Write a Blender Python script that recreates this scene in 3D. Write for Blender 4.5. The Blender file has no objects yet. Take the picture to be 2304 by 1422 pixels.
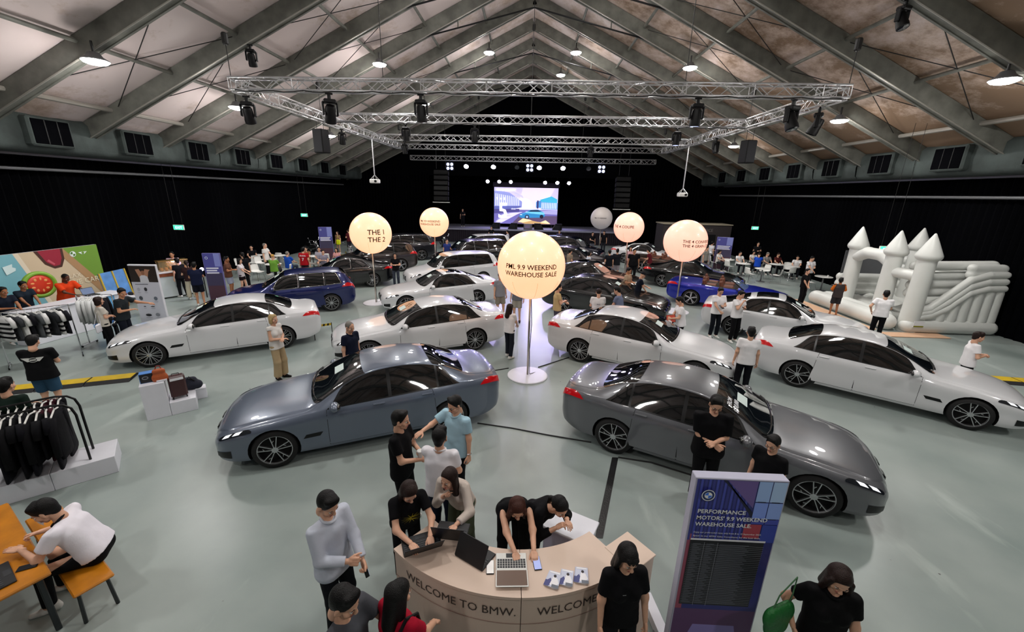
import bpy, math, random
import numpy as np
from mathutils import Vector, Matrix, Euler
random.seed(7)
SC = bpy.context.scene
COL = SC.collection
R = math.radians
# ---------------------------------------------------------------- camera, world, exposure
cam = bpy.data.cameras.new('camera'); camo = bpy.data.objects.new('camera', cam); COL.objects.link(camo)
cam.sensor_width = 36.0; cam.lens = 36.0*912.5/2304; cam.clip_start = .05; cam.clip_end = 300
_p, _y, _r = .293037959, .0336511152, .0214486846
_f = Vector((-math.sin(_y)*math.cos(_p), math.cos(_y)*math.cos(_p), -math.sin(_p)))
_rt = Vector((math.cos(_y), math.sin(_y), 0)); _up = _rt.cross(_f)
_rt2 = math.cos(_r)*_rt + math.sin(_r)*_up; _up2 = -math.sin(_r)*_rt + math.cos(_r)*_up
_m = Matrix((_rt2, _up2, -_f)).transposed().to_4x4(); _m.translation = (0, 0, 4.5)
camo.matrix_world = _m
SC.camera = camo
w = bpy.data.worlds.new('world'); SC.world = w; w.use_nodes = True
w.node_tree.nodes['Background'].inputs[0].default_value = (.01, .011, .013, 1)
SC.view_settings.view_transform = 'Standard'; SC.view_settings.look = 'None'
SC.view_settings.gamma = 1; SC.view_settings.use_curve_mapping = False
SC.view_settings.exposure = 0.0
SC.cycles.sample_clamp_indirect = 6
SC.cycles.max_bounces = 6; SC.cycles.diffuse_bounces = 3; SC.cycles.glossy_bounces = 3; SC.cycles.transparent_max_bounces = 6
LAMP = 235.0      # radiance of a flood light lens
SPILL = 75.0      # watts of a flood light that spill sideways and up
# ---------------------------------------------------------------- materials
MATS = {}
def lin(c):
    if isinstance(c, str):
        c = [int(c[i:i+2], 16)/255 for i in (0, 2, 4)]
        return tuple(x/12.92 if x <= .04045 else ((x+.055)/1.055)**2.4 for x in c)
    return tuple(c)
def mat(name, col, rough=.6, metal=0., coat=0., spec=.5, emit=0., var=0., vscale=6., bump=0., bscale=40., alpha=1., trans=0., sheen=0.):
    if name in MATS: return MATS[name]
    m = bpy.data.materials.new(name); m.use_nodes = True; nt = m.node_tree; b = nt.nodes['Principled BSDF']
    c = lin(col)
    b.inputs['Base Color'].default_value = (*c, 1); b.inputs['Roughness'].default_value = rough; b.inputs['Metallic'].default_value = metal
    b.inputs['Coat Weight'].default_value = coat; b.inputs['Coat Roughness'].default_value = .03
    b.inputs['Specular IOR Level'].default_value = spec; b.inputs['Alpha'].default_value = alpha
    b.inputs['Transmission Weight'].default_value = trans; b.inputs['Sheen Weight'].default_value = sheen
    if emit: b.inputs['Emission Color'].default_value = (*c, 1); b.inputs['Emission Strength'].default_value = emit
    if var or bump:
        tc = nt.nodes.new('ShaderNodeTexCoord'); n = nt.nodes.new('ShaderNodeTexNoise')
        n.inputs['Scale'].default_value = vscale; n.inputs['Detail'].default_value = 4
        nt.links.new(tc.outputs['Object'], n.inputs['Vector'])
        if var:
            r = nt.nodes.new('ShaderNodeValToRGB'); r.color_ramp.elements[0].position = .3; r.color_ramp.elements[1].position = .7
            r.color_ramp.elements[0].color = (*[x*(1-var) for x in c], 1); r.color_ramp.elements[1].color = (*[min(1, x*(1+var)) for x in c], 1)
            nt.links.new(n.outputs['Fac'], r.inputs['Fac']); nt.links.new(r.outputs['Color'], b.inputs['Base Color'])
        if bump:
            n2 = nt.nodes.new('ShaderNodeTexNoise'); n2.inputs['Scale'].default_value = bscale; n2.inputs['Detail'].default_value = 3
            nt.links.new(tc.outputs['Object'], n2.inputs['Vector'])
            bp = nt.nodes.new('ShaderNodeBump'); bp.inputs['Strength'].default_value = bump; bp.inputs['Distance'].default_value = .02
            nt.links.new(n2.outputs['Fac'], bp.inputs['Height']); nt.links.new(bp.outputs['Normal'], b.inputs['Normal'])
    MATS[name] = m
    return m
def flat(hexc, rough=.6, emit=0.):
    return mat('print_%s_%d_%d' % (hexc, int(rough*100), int(emit*100)), hexc, rough, emit=emit)
# ---------------------------------------------------------------- mesh helpers
class MB:
    """collects shapes; build() links them as one mesh object"""
    def __init__(s): s.v = []; s.f = []; s.mi = []; s.n = 0; s.cur = 0
    def add(s, V, F, mi=None):
        V = np.asarray(V, float).reshape(-1, 3); s.v.append(V)
        for f in F: s.f.append([i+s.n for i in f]); s.mi.append(s.cur if mi is None else mi)
        s.n += len(V); return s
    def box(s, c, d, rz=0., ry=0., rx=0., mi=None, taper=1.):
        x, y, z = d[0]/2, d[1]/2, d[2]/2; t = taper
        V = np.array([(-x,-y,-z),(x,-y,-z),(x,y,-z),(-x,y,-z),(-x*t,-y*t,z),(x*t,-y*t,z),(x*t,y*t,z),(-x*t,y*t,z)])
        if rz or ry or rx: V = V @ np.array(Euler((rx, ry, rz)).to_matrix()).T
        return s.add(V+np.array(c), [(0,3,2,1),(4,5,6,7),(0,1,5,4),(1,2,6,5),(2,3,7,6),(3,0,4,7)], mi)
    def rbox(s, c, d, b=.01, rz=0., ry=0., rx=0., mi=None):
        """box with chamfered edges"""
        h = np.array(d)/2; b = min(b, h.min()*.9); V = []; ix = {}
        for sx in (-1, 1):
            for sy in (-1, 1):
                for sz in (-1, 1):
                    for a in range(3):
                        p = h-b; p = p.copy(); p[a] = h[a]
                        ix[(sx, sy, sz, a)] = len(V); V.append(p*np.array((sx, sy, sz)))
        F = []; S = (-1, 1)
        for a in range(3):
            o = [k for k in range(3) if k != a]
            for sg in S:
                q = []
                for u, v in ((-1,-1),(1,-1),(1,1),(-1,1)):
                    k = [0]*3; k[a] = sg; k[o[0]] = u; k[o[1]] = v; q.append(ix[(*k, a)])
                if (sg > 0) != (a != 1): q = q[::-1]
                F.append(q)
        for a in range(3):
            o = [k for k in range(3) if k != a]
            for u in S:
                for v in S:
                    def K(t, ax):
                        k = [0]*3; k[a] = t; k[o[0]] = u; k[o[1]] = v; return ix[(*k, ax)]
                    q = [K(-1, o[0]), K(1, o[0]), K(1, o[1]), K(-1, o[1])]
                    if (u*v > 0) == (a != 1): q = q[::-1]
                    F.append(q)
        for k in [(x, y, z) for x in S for y in S for z in S]:
            q = [ix[(*k, 0)], ix[(*k, 1)], ix[(*k, 2)]]
            if k[0]*k[1]*k[2] < 0: q = q[::-1]
            F.append(q)
        V = np.array(V)
        if rz or ry or rx: V = V @ np.array(Euler((rx, ry, rz)).to_matrix()).T
        return s.add(V+np.array(c), F, mi)
    def cyl(s, a, b, r0, r1=None, n=10, mi=None, cap=True):
        a = np.array(a, float); b = np.array(b, float); r1 = r0 if r1 is None else r1
        d = b-a; L = np.linalg.norm(d); d = d/max(L, 1e-9)
        u = np.cross(d, (0, 0, 1.)) if abs(d[2]) < .95 else np.cross(d, (1., 0, 0)); u /= np.linalg.norm(u); w_ = np.cross(d, u)
        t = np.arange(n)*2*math.pi/n; ring = np.outer(np.cos(t), u)+np.outer(np.sin(t), w_)
        V = np.vstack([a+ring*r0, b+ring*r1])
        F = [(i, (i+1) % n, n+(i+1) % n, n+i) for i in range(n)]
        if cap: F += [tuple(range(n-1, -1, -1)), tuple(range(n, 2*n))]
        return s.add(V, F, mi)
    def tube(s, pts, r, n=8, closed=False, mi=None):
        P = np.array(pts, float); m = len(P); rr = np.broadcast_to(np.asarray(r, float), (m,))
        T = np.roll(P, -1, 0)-np.roll(P, 1, 0)
        if not closed: T[0] = P[1]-P[0]; T[-1] = P[-1]-P[-2]
        T /= np.maximum(np.linalg.norm(T, axis=1, keepdims=True), 1e-9)
        u = np.cross(T[0], (0, 0, 1.)); u = np.cross(T[0], (1., 0, 0)) if np.linalg.norm(u) < .1 else u; u /= np.linalg.norm(u)
        V = []; t = np.arange(n)*2*math.pi/n
        for i in range(m):
            u = u-T[i]*(u@T[i]); u /= max(np.linalg.norm(u), 1e-9); w_ = np.cross(T[i], u)
            V.append(P[i]+(np.outer(np.cos(t), u)+np.outer(np.sin(t), w_))*rr[i])
        F = []
        for i in range(m if closed else m-1):
            j = (i+1) % m
            for k in range(n): F.append((i*n+k, i*n+(k+1) % n, j*n+(k+1) % n, j*n+k))
        if not closed: F += [tuple(range(n-1, -1, -1)), tuple((m-1)*n+k for k in range(n))]
        return s.add(np.vstack(V), F, mi)
    def lathe(s, prof, c=(0, 0, 0), n=24, axis=2, mi=None):
        prof = np.array(prof, float); m = len(prof); t = np.arange(n)*2*math.pi/n
        V = np.zeros((m, n, 3)); a, b = [(1, 2), (2, 0), (0, 1)][axis]
        V[:, :, a] = prof[:, :1]*np.cos(t); V[:, :, b] = prof[:, :1]*np.sin(t); V[:, :, axis] = prof[:, 1:2]
        F = [(i*n+k, i*n+(k+1) % n, (i+1)*n+(k+1) % n, (i+1)*n+k) for i in range(m-1) for k in range(n)]
        return s.add(V.reshape(-1, 3)+np.array(c), F, mi)
    def grid(s, G, mi=None, flip=False):
        a, b = G.shape[:2]
        F = [(i*b+j, (i+1)*b+j, (i+1)*b+j+1, i*b+j+1) for i in range(a-1) for j in range(b-1)]
        if flip: F = [f[::-1] for f in F]
        return s.add(G.reshape(-1, 3), F, mi)
    def prism(s, poly, z0, z1, mi=None):
        n = len(poly); V = [(x, y, z0) for x, y in poly]+[(x, y, z1) for x, y in poly]
        F = [tuple(range(n-1, -1, -1)), tuple(range(n, 2*n))]+[(i, (i+1) % n, n+(i+1) % n, n+i) for i in range(n)]
        return s.add(V, F, mi)
    def ball(s, c, r, n=16, m=10, mi=None):
        r = np.broadcast_to(np.asarray(r, float), (3,)); V = []
        for i in range(m+1):
            p = math.pi*i/m
            for k in range(n): V.append((math.sin(p)*math.cos(2*math.pi*k/n), math.sin(p)*math.sin(2*math.pi*k/n), math.cos(p)))
        F = [(i*n+k, (i+1)*n+k, (i+1)*n+(k+1) % n, i*n+(k+1) % n) for i in range(m) for k in range(n)]
        return s.add(np.array(V)*r+np.array(c), F, mi)
    def xf(s, M):
        A = np.array(M); s.v = [v @ A[:3, :3].T+A[:3, 3] for v in s.v]; return s
    def mesh(s, name, mats, smooth=False):
        me = bpy.data.meshes.new(name); V = np.vstack(s.v) if s.v else np.zeros((0, 3))
        me.from_pydata(V.tolist(), [], s.f)
        for m in (mats if isinstance(mats, (list, tuple)) else [mats]): me.materials.append(m)
        if isinstance(mats, (list, tuple)) and len(mats) > 1: me.polygons.foreach_set('material_index', s.mi)
        if smooth: me.polygons.foreach_set('use_smooth', [True]*len(me.polygons))
        if smooth and smooth is not True: me.set_sharp_from_angle(angle=R(smooth))
        me.update(); return me
    def build(s, name, mats, parent=None, smooth=False, loc=None, rz=None):
        return link(name, s.mesh(name, mats, smooth), parent, loc, rz)
def link(name, me, parent=None, loc=None, rz=None):
    o = bpy.data.objects.new(name, me); COL.objects.link(o)
    if parent: o.parent = parent
    if loc is not None: o.location = loc
    if rz is not None: o.rotation_euler = (0, 0, rz)
    return o
def tag(o, label, cat, group=None, kind=None):
    o['label'] = label; o['category'] = cat
    if group: o['group'] = group
    if kind: o['kind'] = kind
    return o
def empty(name, loc=(0, 0, 0), rz=0., label=None, cat=None, group=None):
    o = link(name, None, None, loc, rz); o.empty_display_size = .1
    if label: tag(o, label, cat, group)
    return o
def struct(o): o['kind'] = 'structure'; return o
def copy_tree(o, parent=None):
    c = o.copy(); COL.objects.link(c); c.parent = parent
    for ch in o.children: copy_tree(ch, c)
    return c
_TX = {}
def text_geo(s, size=1., bold=0., align='LEFT', space=1.0):
    k = (s, bold, align, space)
    if k not in _TX:
        cu = bpy.data.curves.new('t', 'FONT'); cu.body = s; cu.size = 1; cu.offset = bold; cu.align_x = align
        cu.resolution_u = 2; cu.space_character = space; cu.space_line = .95
        o = bpy.data.objects.new('t', cu); COL.objects.link(o); bpy.context.view_layer.update()
        me = bpy.data.meshes.new_from_object(o.evaluated_get(bpy.context.evaluated_depsgraph_get()))
        V = np.array([v.co[:] for v in me.vertices]); F = [list(p.vertices) for p in me.polygons]
        bpy.data.objects.remove(o); bpy.data.curves.remove(cu); bpy.data.meshes.remove(me); _TX[k] = (V, F)
    V, F = _TX[k]
    return V*size, F
def frame(o, ux, uy):
    """4x4 with x along ux, y along uy, z outwards"""
    ux = Vector(ux).normalized(); uy = Vector(uy).normalized(); uz = ux.cross(uy)
    M = Matrix((ux, uy, uz)).transposed().to_4x4(); M.translation = o; return M
def lettering(parent, s, M, size, m, bold=0., align='LEFT', name='lettering', space=1.0, wmax=None):
    V, F = text_geo(s, size, bold, align, space)
    if wmax: V = V*np.array((wmax/(V[:, 0].max()-V[:, 0].min()), 1, 1))
    b = MB(); b.add(V, F); b.xf(M); return b.build(name, m, parent)
def picture(parent, M, polys, name='picture', step=.0012):
    """flat print: polygons (material, [(u,v)..]) laid over each other"""
    b = MB(); ms = []
    for k, (m, P) in enumerate(polys):
        if m not in ms: ms.append(m)
        b.add([(u, v, step*(k+1)) for u, v in P], [tuple(range(len(P)))], ms.index(m))
    b.xf(M); return b.build(name, ms, parent)
def rect(a, b, c, d): return [(a, b), (c, b), (c, d), (a, d)]
def ell(cx, cy, rx, ry, n=20, a0=0, a1=360): return [(cx+rx*math.cos(R(a0+(a1-a0)*i/n)), cy+ry*math.sin(R(a0+(a1-a0)*i/n))) for i in range(n if a1-a0 >= 360 else n+1)]
# ---------------------------------------------------------------- the hall
HX, YB, YF = 16.9, -12.0, 39.8
RZ, RS = 14.1, .48
def floor_mat():
    m = bpy.data.materials.new('polished_concrete'); m.use_nodes = True; nt = m.node_tree; b = nt.nodes['Principled BSDF']
    tc = nt.nodes.new('ShaderNodeNewGeometry')
    def noise(sc, det=4, stretch=None):
        n = nt.nodes.new('ShaderNodeTexNoise'); n.inputs['Scale'].default_value = sc; n.inputs['Detail'].default_value = det
        if stretch:
            mp = nt.nodes.new('ShaderNodeMapping'); mp.inputs['Scale'].default_value = stretch; mp.inputs['Rotation'].default_value = (0, 0, .5)
            nt.links.new(tc.outputs['Position'], mp.inputs['Vector']); nt.links.new(mp.outputs['Vector'], n.inputs['Vector'])
        else: nt.links.new(tc.outputs['Position'], n.inputs['Vector'])
        return n
    n1 = noise(.55, 5); r1 = nt.nodes.new('ShaderNodeValToRGB')
    r1.color_ramp.elements[0].position = .3; r1.color_ramp.elements[0].color = (.225, .275, .262, 1)
    r1.color_ramp.elements[1].position = .72; r1.color_ramp.elements[1].color = (.345, .39, .372, 1)
    nt.links.new(n1.outputs['Fac'], r1.inputs['Fac'])
    # worn pale scuffs and small dark specks
    n2 = noise(1.4, 6, (1.0, .3, 1)); r2 = nt.nodes.new('ShaderNodeValToRGB'); r2.color_ramp.elements[0].position = .62; r2.color_ramp.elements[1].position = .76
    nt.links.new(n2.outputs['Fac'], r2.inputs['Fac'])
    mx = nt.nodes.new('ShaderNodeMix'); mx.data_type = 'RGBA'; mx.inputs[7].default_value = (.47, .53, .50, 1)
    ml = nt.nodes.new('ShaderNodeMath'); ml.operation = 'MULTIPLY'; ml.inputs[1].default_value = .75
    nt.links.new(r2.outputs['Color'], ml.inputs[0]); nt.links.new(ml.outputs[0], mx.inputs[0]); nt.links.new(r1.outputs['Color'], mx.inputs[6])
    n3 = noise(7, 2); r3 = nt.nodes.new('ShaderNodeValToRGB'); r3.color_ramp.elements[0].position = .765; r3.color_ramp.elements[1].position = .80
    nt.links.new(n3.outputs['Fac'], r3.inputs['Fac'])
    mx2 = nt.nodes.new('ShaderNodeMix'); mx2.data_type = 'RGBA'; mx2.inputs[7].default_value = (.09, .09, .085, 1)
    nt.links.new(r3.outputs['Color'], mx2.inputs[0]); nt.links.new(mx.outputs[2], mx2.inputs[6]); nt.links.new(mx2.outputs[2], b.inputs['Base Color'])
    r4 = nt.nodes.new('ShaderNodeMapRange'); r4.inputs[3].default_value = .22; r4.inputs[4].default_value = .42
    nt.links.new(n1.outputs['Fac'], r4.inputs[0]); nt.links.new(r4.outputs[0], b.inputs['Roughness'])
    b.inputs['Specular IOR Level'].default_value = .38
    return m
def roof_mat():
    m = bpy.data.materials.new('tent_fabric'); m.use_nodes = True; nt = m.node_tree; b = nt.nodes['Principled BSDF']
    g = nt.nodes.new('ShaderNodeNewGeometry')
    mp = nt.nodes.new('ShaderNodeMapping'); mp.inputs['Scale'].default_value = (.55, .42, .55); nt.links.new(g.outputs['Position'], mp.inputs['Vector'])
    n = nt.nodes.new('ShaderNodeTexNoise'); n.inputs['Scale'].default_value = 1.0; n.inputs['Detail'].default_value = 9; n.inputs['Roughness'].default_value = .74
    nt.links.new(mp.outputs['Vector'], n.inputs['Vector'])
    sx = nt.nodes.new('ShaderNodeSeparateXYZ'); nt.links.new(g.outputs['Position'], sx.inputs[0])
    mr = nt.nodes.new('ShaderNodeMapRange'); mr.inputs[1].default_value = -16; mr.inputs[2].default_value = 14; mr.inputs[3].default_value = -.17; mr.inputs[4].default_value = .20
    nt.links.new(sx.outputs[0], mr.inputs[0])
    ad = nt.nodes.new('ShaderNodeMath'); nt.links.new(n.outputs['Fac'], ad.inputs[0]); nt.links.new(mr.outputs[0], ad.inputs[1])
    # browner and darker towards the eaves
    ab = nt.nodes.new('ShaderNodeMath'); ab.operation = 'ABSOLUTE'; nt.links.new(sx.outputs[0], ab.inputs[0])
    me_ = nt.nodes.new('ShaderNodeMapRange'); me_.inputs[1].default_value = 13.2; me_.inputs[2].default_value = 17; me_.inputs[3].default_value = 0; me_.inputs[4].default_value = .26
    nt.links.new(ab.outputs[0], me_.inputs[0]); ad2 = nt.nodes.new('ShaderNodeMath'); nt.links.new(ad.outputs[0], ad2.inputs[0]); nt.links.new(me_.outputs[0], ad2.inputs[1])
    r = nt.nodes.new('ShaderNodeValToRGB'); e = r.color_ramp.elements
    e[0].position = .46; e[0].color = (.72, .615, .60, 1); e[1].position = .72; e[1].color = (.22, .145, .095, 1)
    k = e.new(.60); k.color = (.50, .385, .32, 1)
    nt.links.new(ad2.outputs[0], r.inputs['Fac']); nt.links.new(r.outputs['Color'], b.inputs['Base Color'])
    b.inputs['Roughness'].default_value = .55; b.inputs['Specular IOR Level'].default_value = .3
    return m
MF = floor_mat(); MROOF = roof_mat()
M_raft = mat('weathered_aluminium', '6c6d66', .6, .15, var=.3, vscale=2.5, bump=.15, bscale=30)
M_rod = mat('bright_rod', 'a8a49c', .4, .6)
M_alu = mat('truss_aluminium', 'd4d4d6', .32, .75, var=.08)
M_blk = mat('black_plastic', '09090b', .5, spec=.25, var=.2)
M_blkm = mat('black_metal', '0b0b0d', .4, .2)
M_cable = mat('black_cable', '141414', .6)
M_curt = mat('black_curtain', (.0011, .0012, .0019), .95, spec=.04, var=.25, vscale=.8)
M_duct = mat('duct_fabric', '3a4240', .9, var=.35, vscale=1.6, bump=.5, bscale=9)
M_white = mat('white_laminate', 'dfe0e8', .35, var=.02)
M_wht_pl = mat('white_plastic', 'e4e4e0', .4)
M_chrome = mat('chrome', 'd8d8dc', .12, 1.)
M_grey = mat('grey_metal', '7c7d80', .4, .6)
M_glow = mat('lamp_lens', 'fdfaf6', .5, emit=LAMP)

fl = MB(); fl.box((0, (YB+46)/2, -.05), (2*HX, 46-YB, .1)); struct(fl.build('floor', MF))
def curtain(name, a, b, z0, z1, pleat=.28, amp=.05):
    """pleated hanging curtain from a to b"""
    a = np.array(a, float); b = np.array(b, float); L = np.linalg.norm(b-a); n = int(L/pleat*4); d = (b-a)/L; nr = np.array((-d[1], d[0]))
    t = np.linspace(0, L, n+1); off = amp*np.sin(t/pleat*2*math.pi)*(1+.4*np.sin(t*1.7))
    G = np.zeros((n+1, 2, 3)); G[:, :, :2] = (a+np.outer(t, d)+np.outer(off, nr))[:, None]; G[:, 0, 2] = z0; G[:, 1, 2] = z1
    m = MB(); m.grid(G); return m
def wall(name, a, b, z0, z1, **k): return struct(curtain(name, a, b, z0, z1, **k).build(name, M_curt))
wall('wall_left', (-HX, YF+4), (-HX, YB), 0, 6.6); wall('wall_right', (HX, YB), (HX, YF+4), 0, 6.6)
wall('wall_far', (HX, 44.4), (-HX, 44.4), 0, 7.6); wall('wall_back', (-HX, YB), (HX, YB), 0, 6.6)
# black gable drapes close the roof ends
for nm, y in (('wall_gable_far', YF), ('wall_gable_back', YB)):
    g = MB(); ap = RZ+.02; zl = 6.0
    g.prism([(-HX, zl), (HX, zl), (HX, ap-RS*HX), (0, ap), (-HX, ap-RS*HX)], -.02, .02)
    g.xf(Matrix.Translation((0, y, 0)) @ Matrix.Rotation(R(90), 4, 'X')); struct(g.build(nm, M_curt))
# side drapes framing the stage
for i, (x0, x1) in enumerate(((-HX, -9.4), (9.4, HX))): wall('wall_proscenium', (x1, YF), (x0, YF), 0, 6.3)
sl = MB(); sl.box((0, 42.2, 7.7), (2*HX, 4.8, .1)); struct(sl.build('ceiling_stage', M_curt))

# roof: fabric panels between rafters and purlins
ceil = link('ceiling', None); struct(ceil)
STEP = 2.414; NS = 7
def panel_mesh(sag):
    G = np.zeros((5, 5, 3))
    for i in range(5):
        for j in range(5):
            u, v = i/4, j/4
            G[i, j] = (u*STEP, v*3.0, -RS*u*STEP-sag*math.sin(math.pi*u)*math.sin(math.pi*v))
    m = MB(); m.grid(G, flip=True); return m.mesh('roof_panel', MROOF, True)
pms = [panel_mesh(s) for s in (.03, .05, .08)]
for k in range(17):
    y0 = YB+3.0*k+.0
    y0 = -12+3.0*k
    for sgn in (-1, 1):
        for i in range(NS):
            o = link('roof_panel', random.choice(pms), ceil, (sgn*i*STEP, y0, RZ-RS*i*STEP)); o.scale = (sgn, min(1, (YF-y0)/3.0) if k == 17 else 1, 1)
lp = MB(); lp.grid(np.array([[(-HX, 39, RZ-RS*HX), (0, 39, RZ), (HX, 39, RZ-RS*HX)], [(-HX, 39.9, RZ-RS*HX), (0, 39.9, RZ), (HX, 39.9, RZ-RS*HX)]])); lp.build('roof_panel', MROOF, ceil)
def beam(m, p, q, wdt, dep):
    """rectangular beam from p to q, dep in the vertical plane"""
    p = np.array(p, float); q = np.array(q, float); d = (q-p)/np.linalg.norm(q-p)
    s_ = np.cross(d, (0, 0, 1.)); s_ /= np.linalg.norm(s_); u = np.cross(s_, d)
    V = [c+s_*a*wdt/2+u*b*dep/2 for c in (p, q) for a, b in ((-1,-1),(1,-1),(1,1),(-1,1))]
    m.add(V, [(0,1,2,3),(7,6,5,4),(0,4,5,1),(1,5,6,2),(2,6,7,3),(3,7,4,0)])
mr_ = {}
for sgn in (-1, 1):
    m = MB(); beam(m, (0, 0, -.30), (sgn*HX, 0, -.30-RS*HX), .26, .5)
    # flange lip under the beam
    beam(m, (0, -.10, -.58), (sgn*HX, -.10, -.58-RS*HX), .07, .05); beam(m, (0, .10, -.58), (sgn*HX, .10, -.58-RS*HX), .07, .05)
    mr_[sgn] = m.mesh('rafter', M_raft)
    c = MB(); c.cyl((sgn*.3, -.17, -.62-RS*.3), (sgn*15.8, -.17, -.62-RS*15.8), .022, n=6); mr_[sgn*2] = c.mesh('conduit', M_rod)
for k in range(18):
    y = -12+3.0*k
    if y > 39.5: continue
    for sgn in (-1, 1):
        r_ = link('rafter', mr_[sgn], ceil, (0, y, RZ))
        if 8 < y: link('conduit', mr_[2*sgn], r_)
for sgn in (-1, 1):
    for i in range(1, NS):
        x = sgn*i*STEP; m = MB(); m.cyl((x, 0, 0), (x, 3.0, 0), .06 if i != 6 else .075, n=8); me = m.mesh('purlin', M_rod if i == 6 else M_raft)
        for k in range(17): link('purlin', me, ceil, (0, -12+3.0*k, RZ-.18-RS*i*STEP))
# wind-bracing wires and ridge ties
def wire(p, q, r=.012, name='bracing_wire', mt=None, par=None):
    m = MB(); m.cyl(p, q, r, n=5); return m.build(name, mt or M_cable, par)
def rp(x, y, dz=.3): return (x, y, RZ-RS*abs(x)-dz)
for sgn in (-1, 1):
    for y in (15, 18, 24, 30):
        wire(rp(sgn*9.6, y, .2), rp(sgn*4.8, y+3, .2), .014, par=ceil); wire(rp(sgn*9.6, y+3, .2), rp(sgn*4.8, y, .2), .014, par=ceil)
    for y in (12, 15):
        wire(rp(sgn*14.4, y, .2), rp(sgn*9.6, y+3, .2), .014, par=ceil); wire(rp(sgn*14.4, y+3, .2), rp(sgn*9.6, y, .2), .014, par=ceil)
    for y in (18, 21, 27, 33):
        wire(rp(sgn*4.9, y, .55), (0, y, RZ-1.75), .035, 'ridge_tie', M_blkm, ceil)
        for x in (3.4,):
            t = x/4.9; wire(rp(sgn*x, y, .5), (sgn*x, y, (RZ-1.75)*(1-t)+t*(RZ-RS*4.9-.55)), .03, 'ridge_strut', M_raft, ceil)
# fabric air ducts hung along the eaves, with boxy vents
def duct(sgn, label):
    root = empty('air_duct', (0, 0, 0), 0, label, 'duct', 'fabric ducts along the eaves')
    for k in range(16):
        y0 = -9+3.0*k; n = 9; P = []
        for j in range(n):
            t = j/(n-1); bul = .05*math.sin(math.pi*t*2+k)+random.uniform(-.025, .025)
            P.append([(sgn*(HX-.05), y0+3.0*t, 6.72+bul), (sgn*15.75, y0+3.0*t, 6.66+bul*.8), (sgn*(15.46+bul*.5), y0+3.0*t, 6.45), (sgn*(15.42+bul), y0+3.0*t, 6.0), (sgn*(15.46+bul*.5), y0+3.0*t, 5.62), (sgn*15.6, y0+3.0*t, 5.48), (sgn*(HX-.05), y0+3.0*t, 5.46)])
        m = MB(); m.grid(np.array(P), flip=sgn < 0); m.build('duct_section', M_duct, root, True)
        if y0 >= 8 and y0 < 36:
            # vent box with a dark grille
            v = MB(); yc = y0+1.45; v.rbox((sgn*15.36, yc, 6.05), (.3, 1.25, .86), .05); vo = v.build('vent', M_duct, root)
            v = MB(); v.rbox((sgn*15.205, yc, 6.05), (.03, 1.08, .72), .02); v.build('vent_opening', M_curt, vo)
            for q in (-.18, .18):
                v = MB(); v.box((sgn*15.185, yc+q, 6.05), (.012, .03, .7)); v.build('vent_fin', M_blk, vo)
    return root
duct(-1, 'grey fabric air duct along the wall with the exit sign over the food stall')
duct(1, 'grey fabric air duct along the wall above the white inflatable castle')
for sgn, z, tx in ((-1, 4.96, 'long grey curtain rail on the wall behind the watermelon booth'), (1, 4.71, 'long grey curtain rail on the wall behind the inflatable castle')):
    m = MB(); m.cyl((sgn*16.62, YB, z), (sgn*16.62, 37.5, z), .055, n=8); m.box((sgn*16.72, (YB+37)/2, 5.42), (.3, 37-YB, .07)); tag(m.build('curtain_rail', M_grey), tx, 'rail')
# ---------------------------------------------------------------- flood lights on the rafters
def flood(x, y, label, dz=.95):
    z = RZ-RS*abs(x)-dz; o = empty('flood_light', (x, y, z), 0, label, 'lamp', 'flood lights under the roof')
    m = MB(); m.lathe([(.02, .20), (.12, .18), (.18, .08), (.28, .02), (.30, -.01), (.28, -.02)], n=20); m.build('housing', M_grey, o, True)
    m = MB(); m.lathe([(.29, -.02), (.25, -.065), (.17, -.095), (.08, -.11), (.001, -.115)], n=16); m.build('lens', M_glow, o)
    m = MB(); m.cyl((0, 0, .18), (0, 0, dz-.5), .03, n=6); m.build('bracket', M_blkm, o)
    l = bpy.data.lights.new('spill', 'POINT'); l.energy = SPILL; l.shadow_soft_size = .25; l.color = (1, .96, .92)
    lo = link('spill_light', l, o, (0, 0, -1.3))
FL = [(-11.5, 11.7, 'flood light over the far end of the clothes racks'), (11.8, 11.9, 'flood light nearest the white inflatable castle roof bay'),
 (-11.65, 17.3, 'flood light beside the truss corner above the white sedan row'), (11.85, 17.6, 'flood light under the truss corner on the castle side'),
 (-11.7, 25.3, 'flood light above the hanging black speaker over the cafe tables'), (11.9, 26.1, 'flood light behind the hanging speaker on the castle side'),
 (-6.8, 20.2, 'flood light halfway up the pale roof slope'), (-6.8, 28.4, 'flood light seen just under the front truss'),
 (-2.45, 25.7, 'flood light by the ridge on the pale roof slope'), (2.35, 25.7, 'flood light by the ridge on the stained roof slope'), (1.9, 31.0, 'flood light close to the ridge, deepest in the hall')]
for x, y, t in FL: flood(x, y, t)
for i, (x, y) in enumerate(((-2.45, 17.0), (2.35, 17.0), (6.8, 20.2), (-4.5, 6), (4.5, 6), (0, 8.5), (-11.5, 3), (11.5, 3), (-5, -3), (5, -3))): flood(x, y, 'added flood light high above the front of the hall, out of view')  # added flood lights; the front pair sits inward to brighten the central floor
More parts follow.
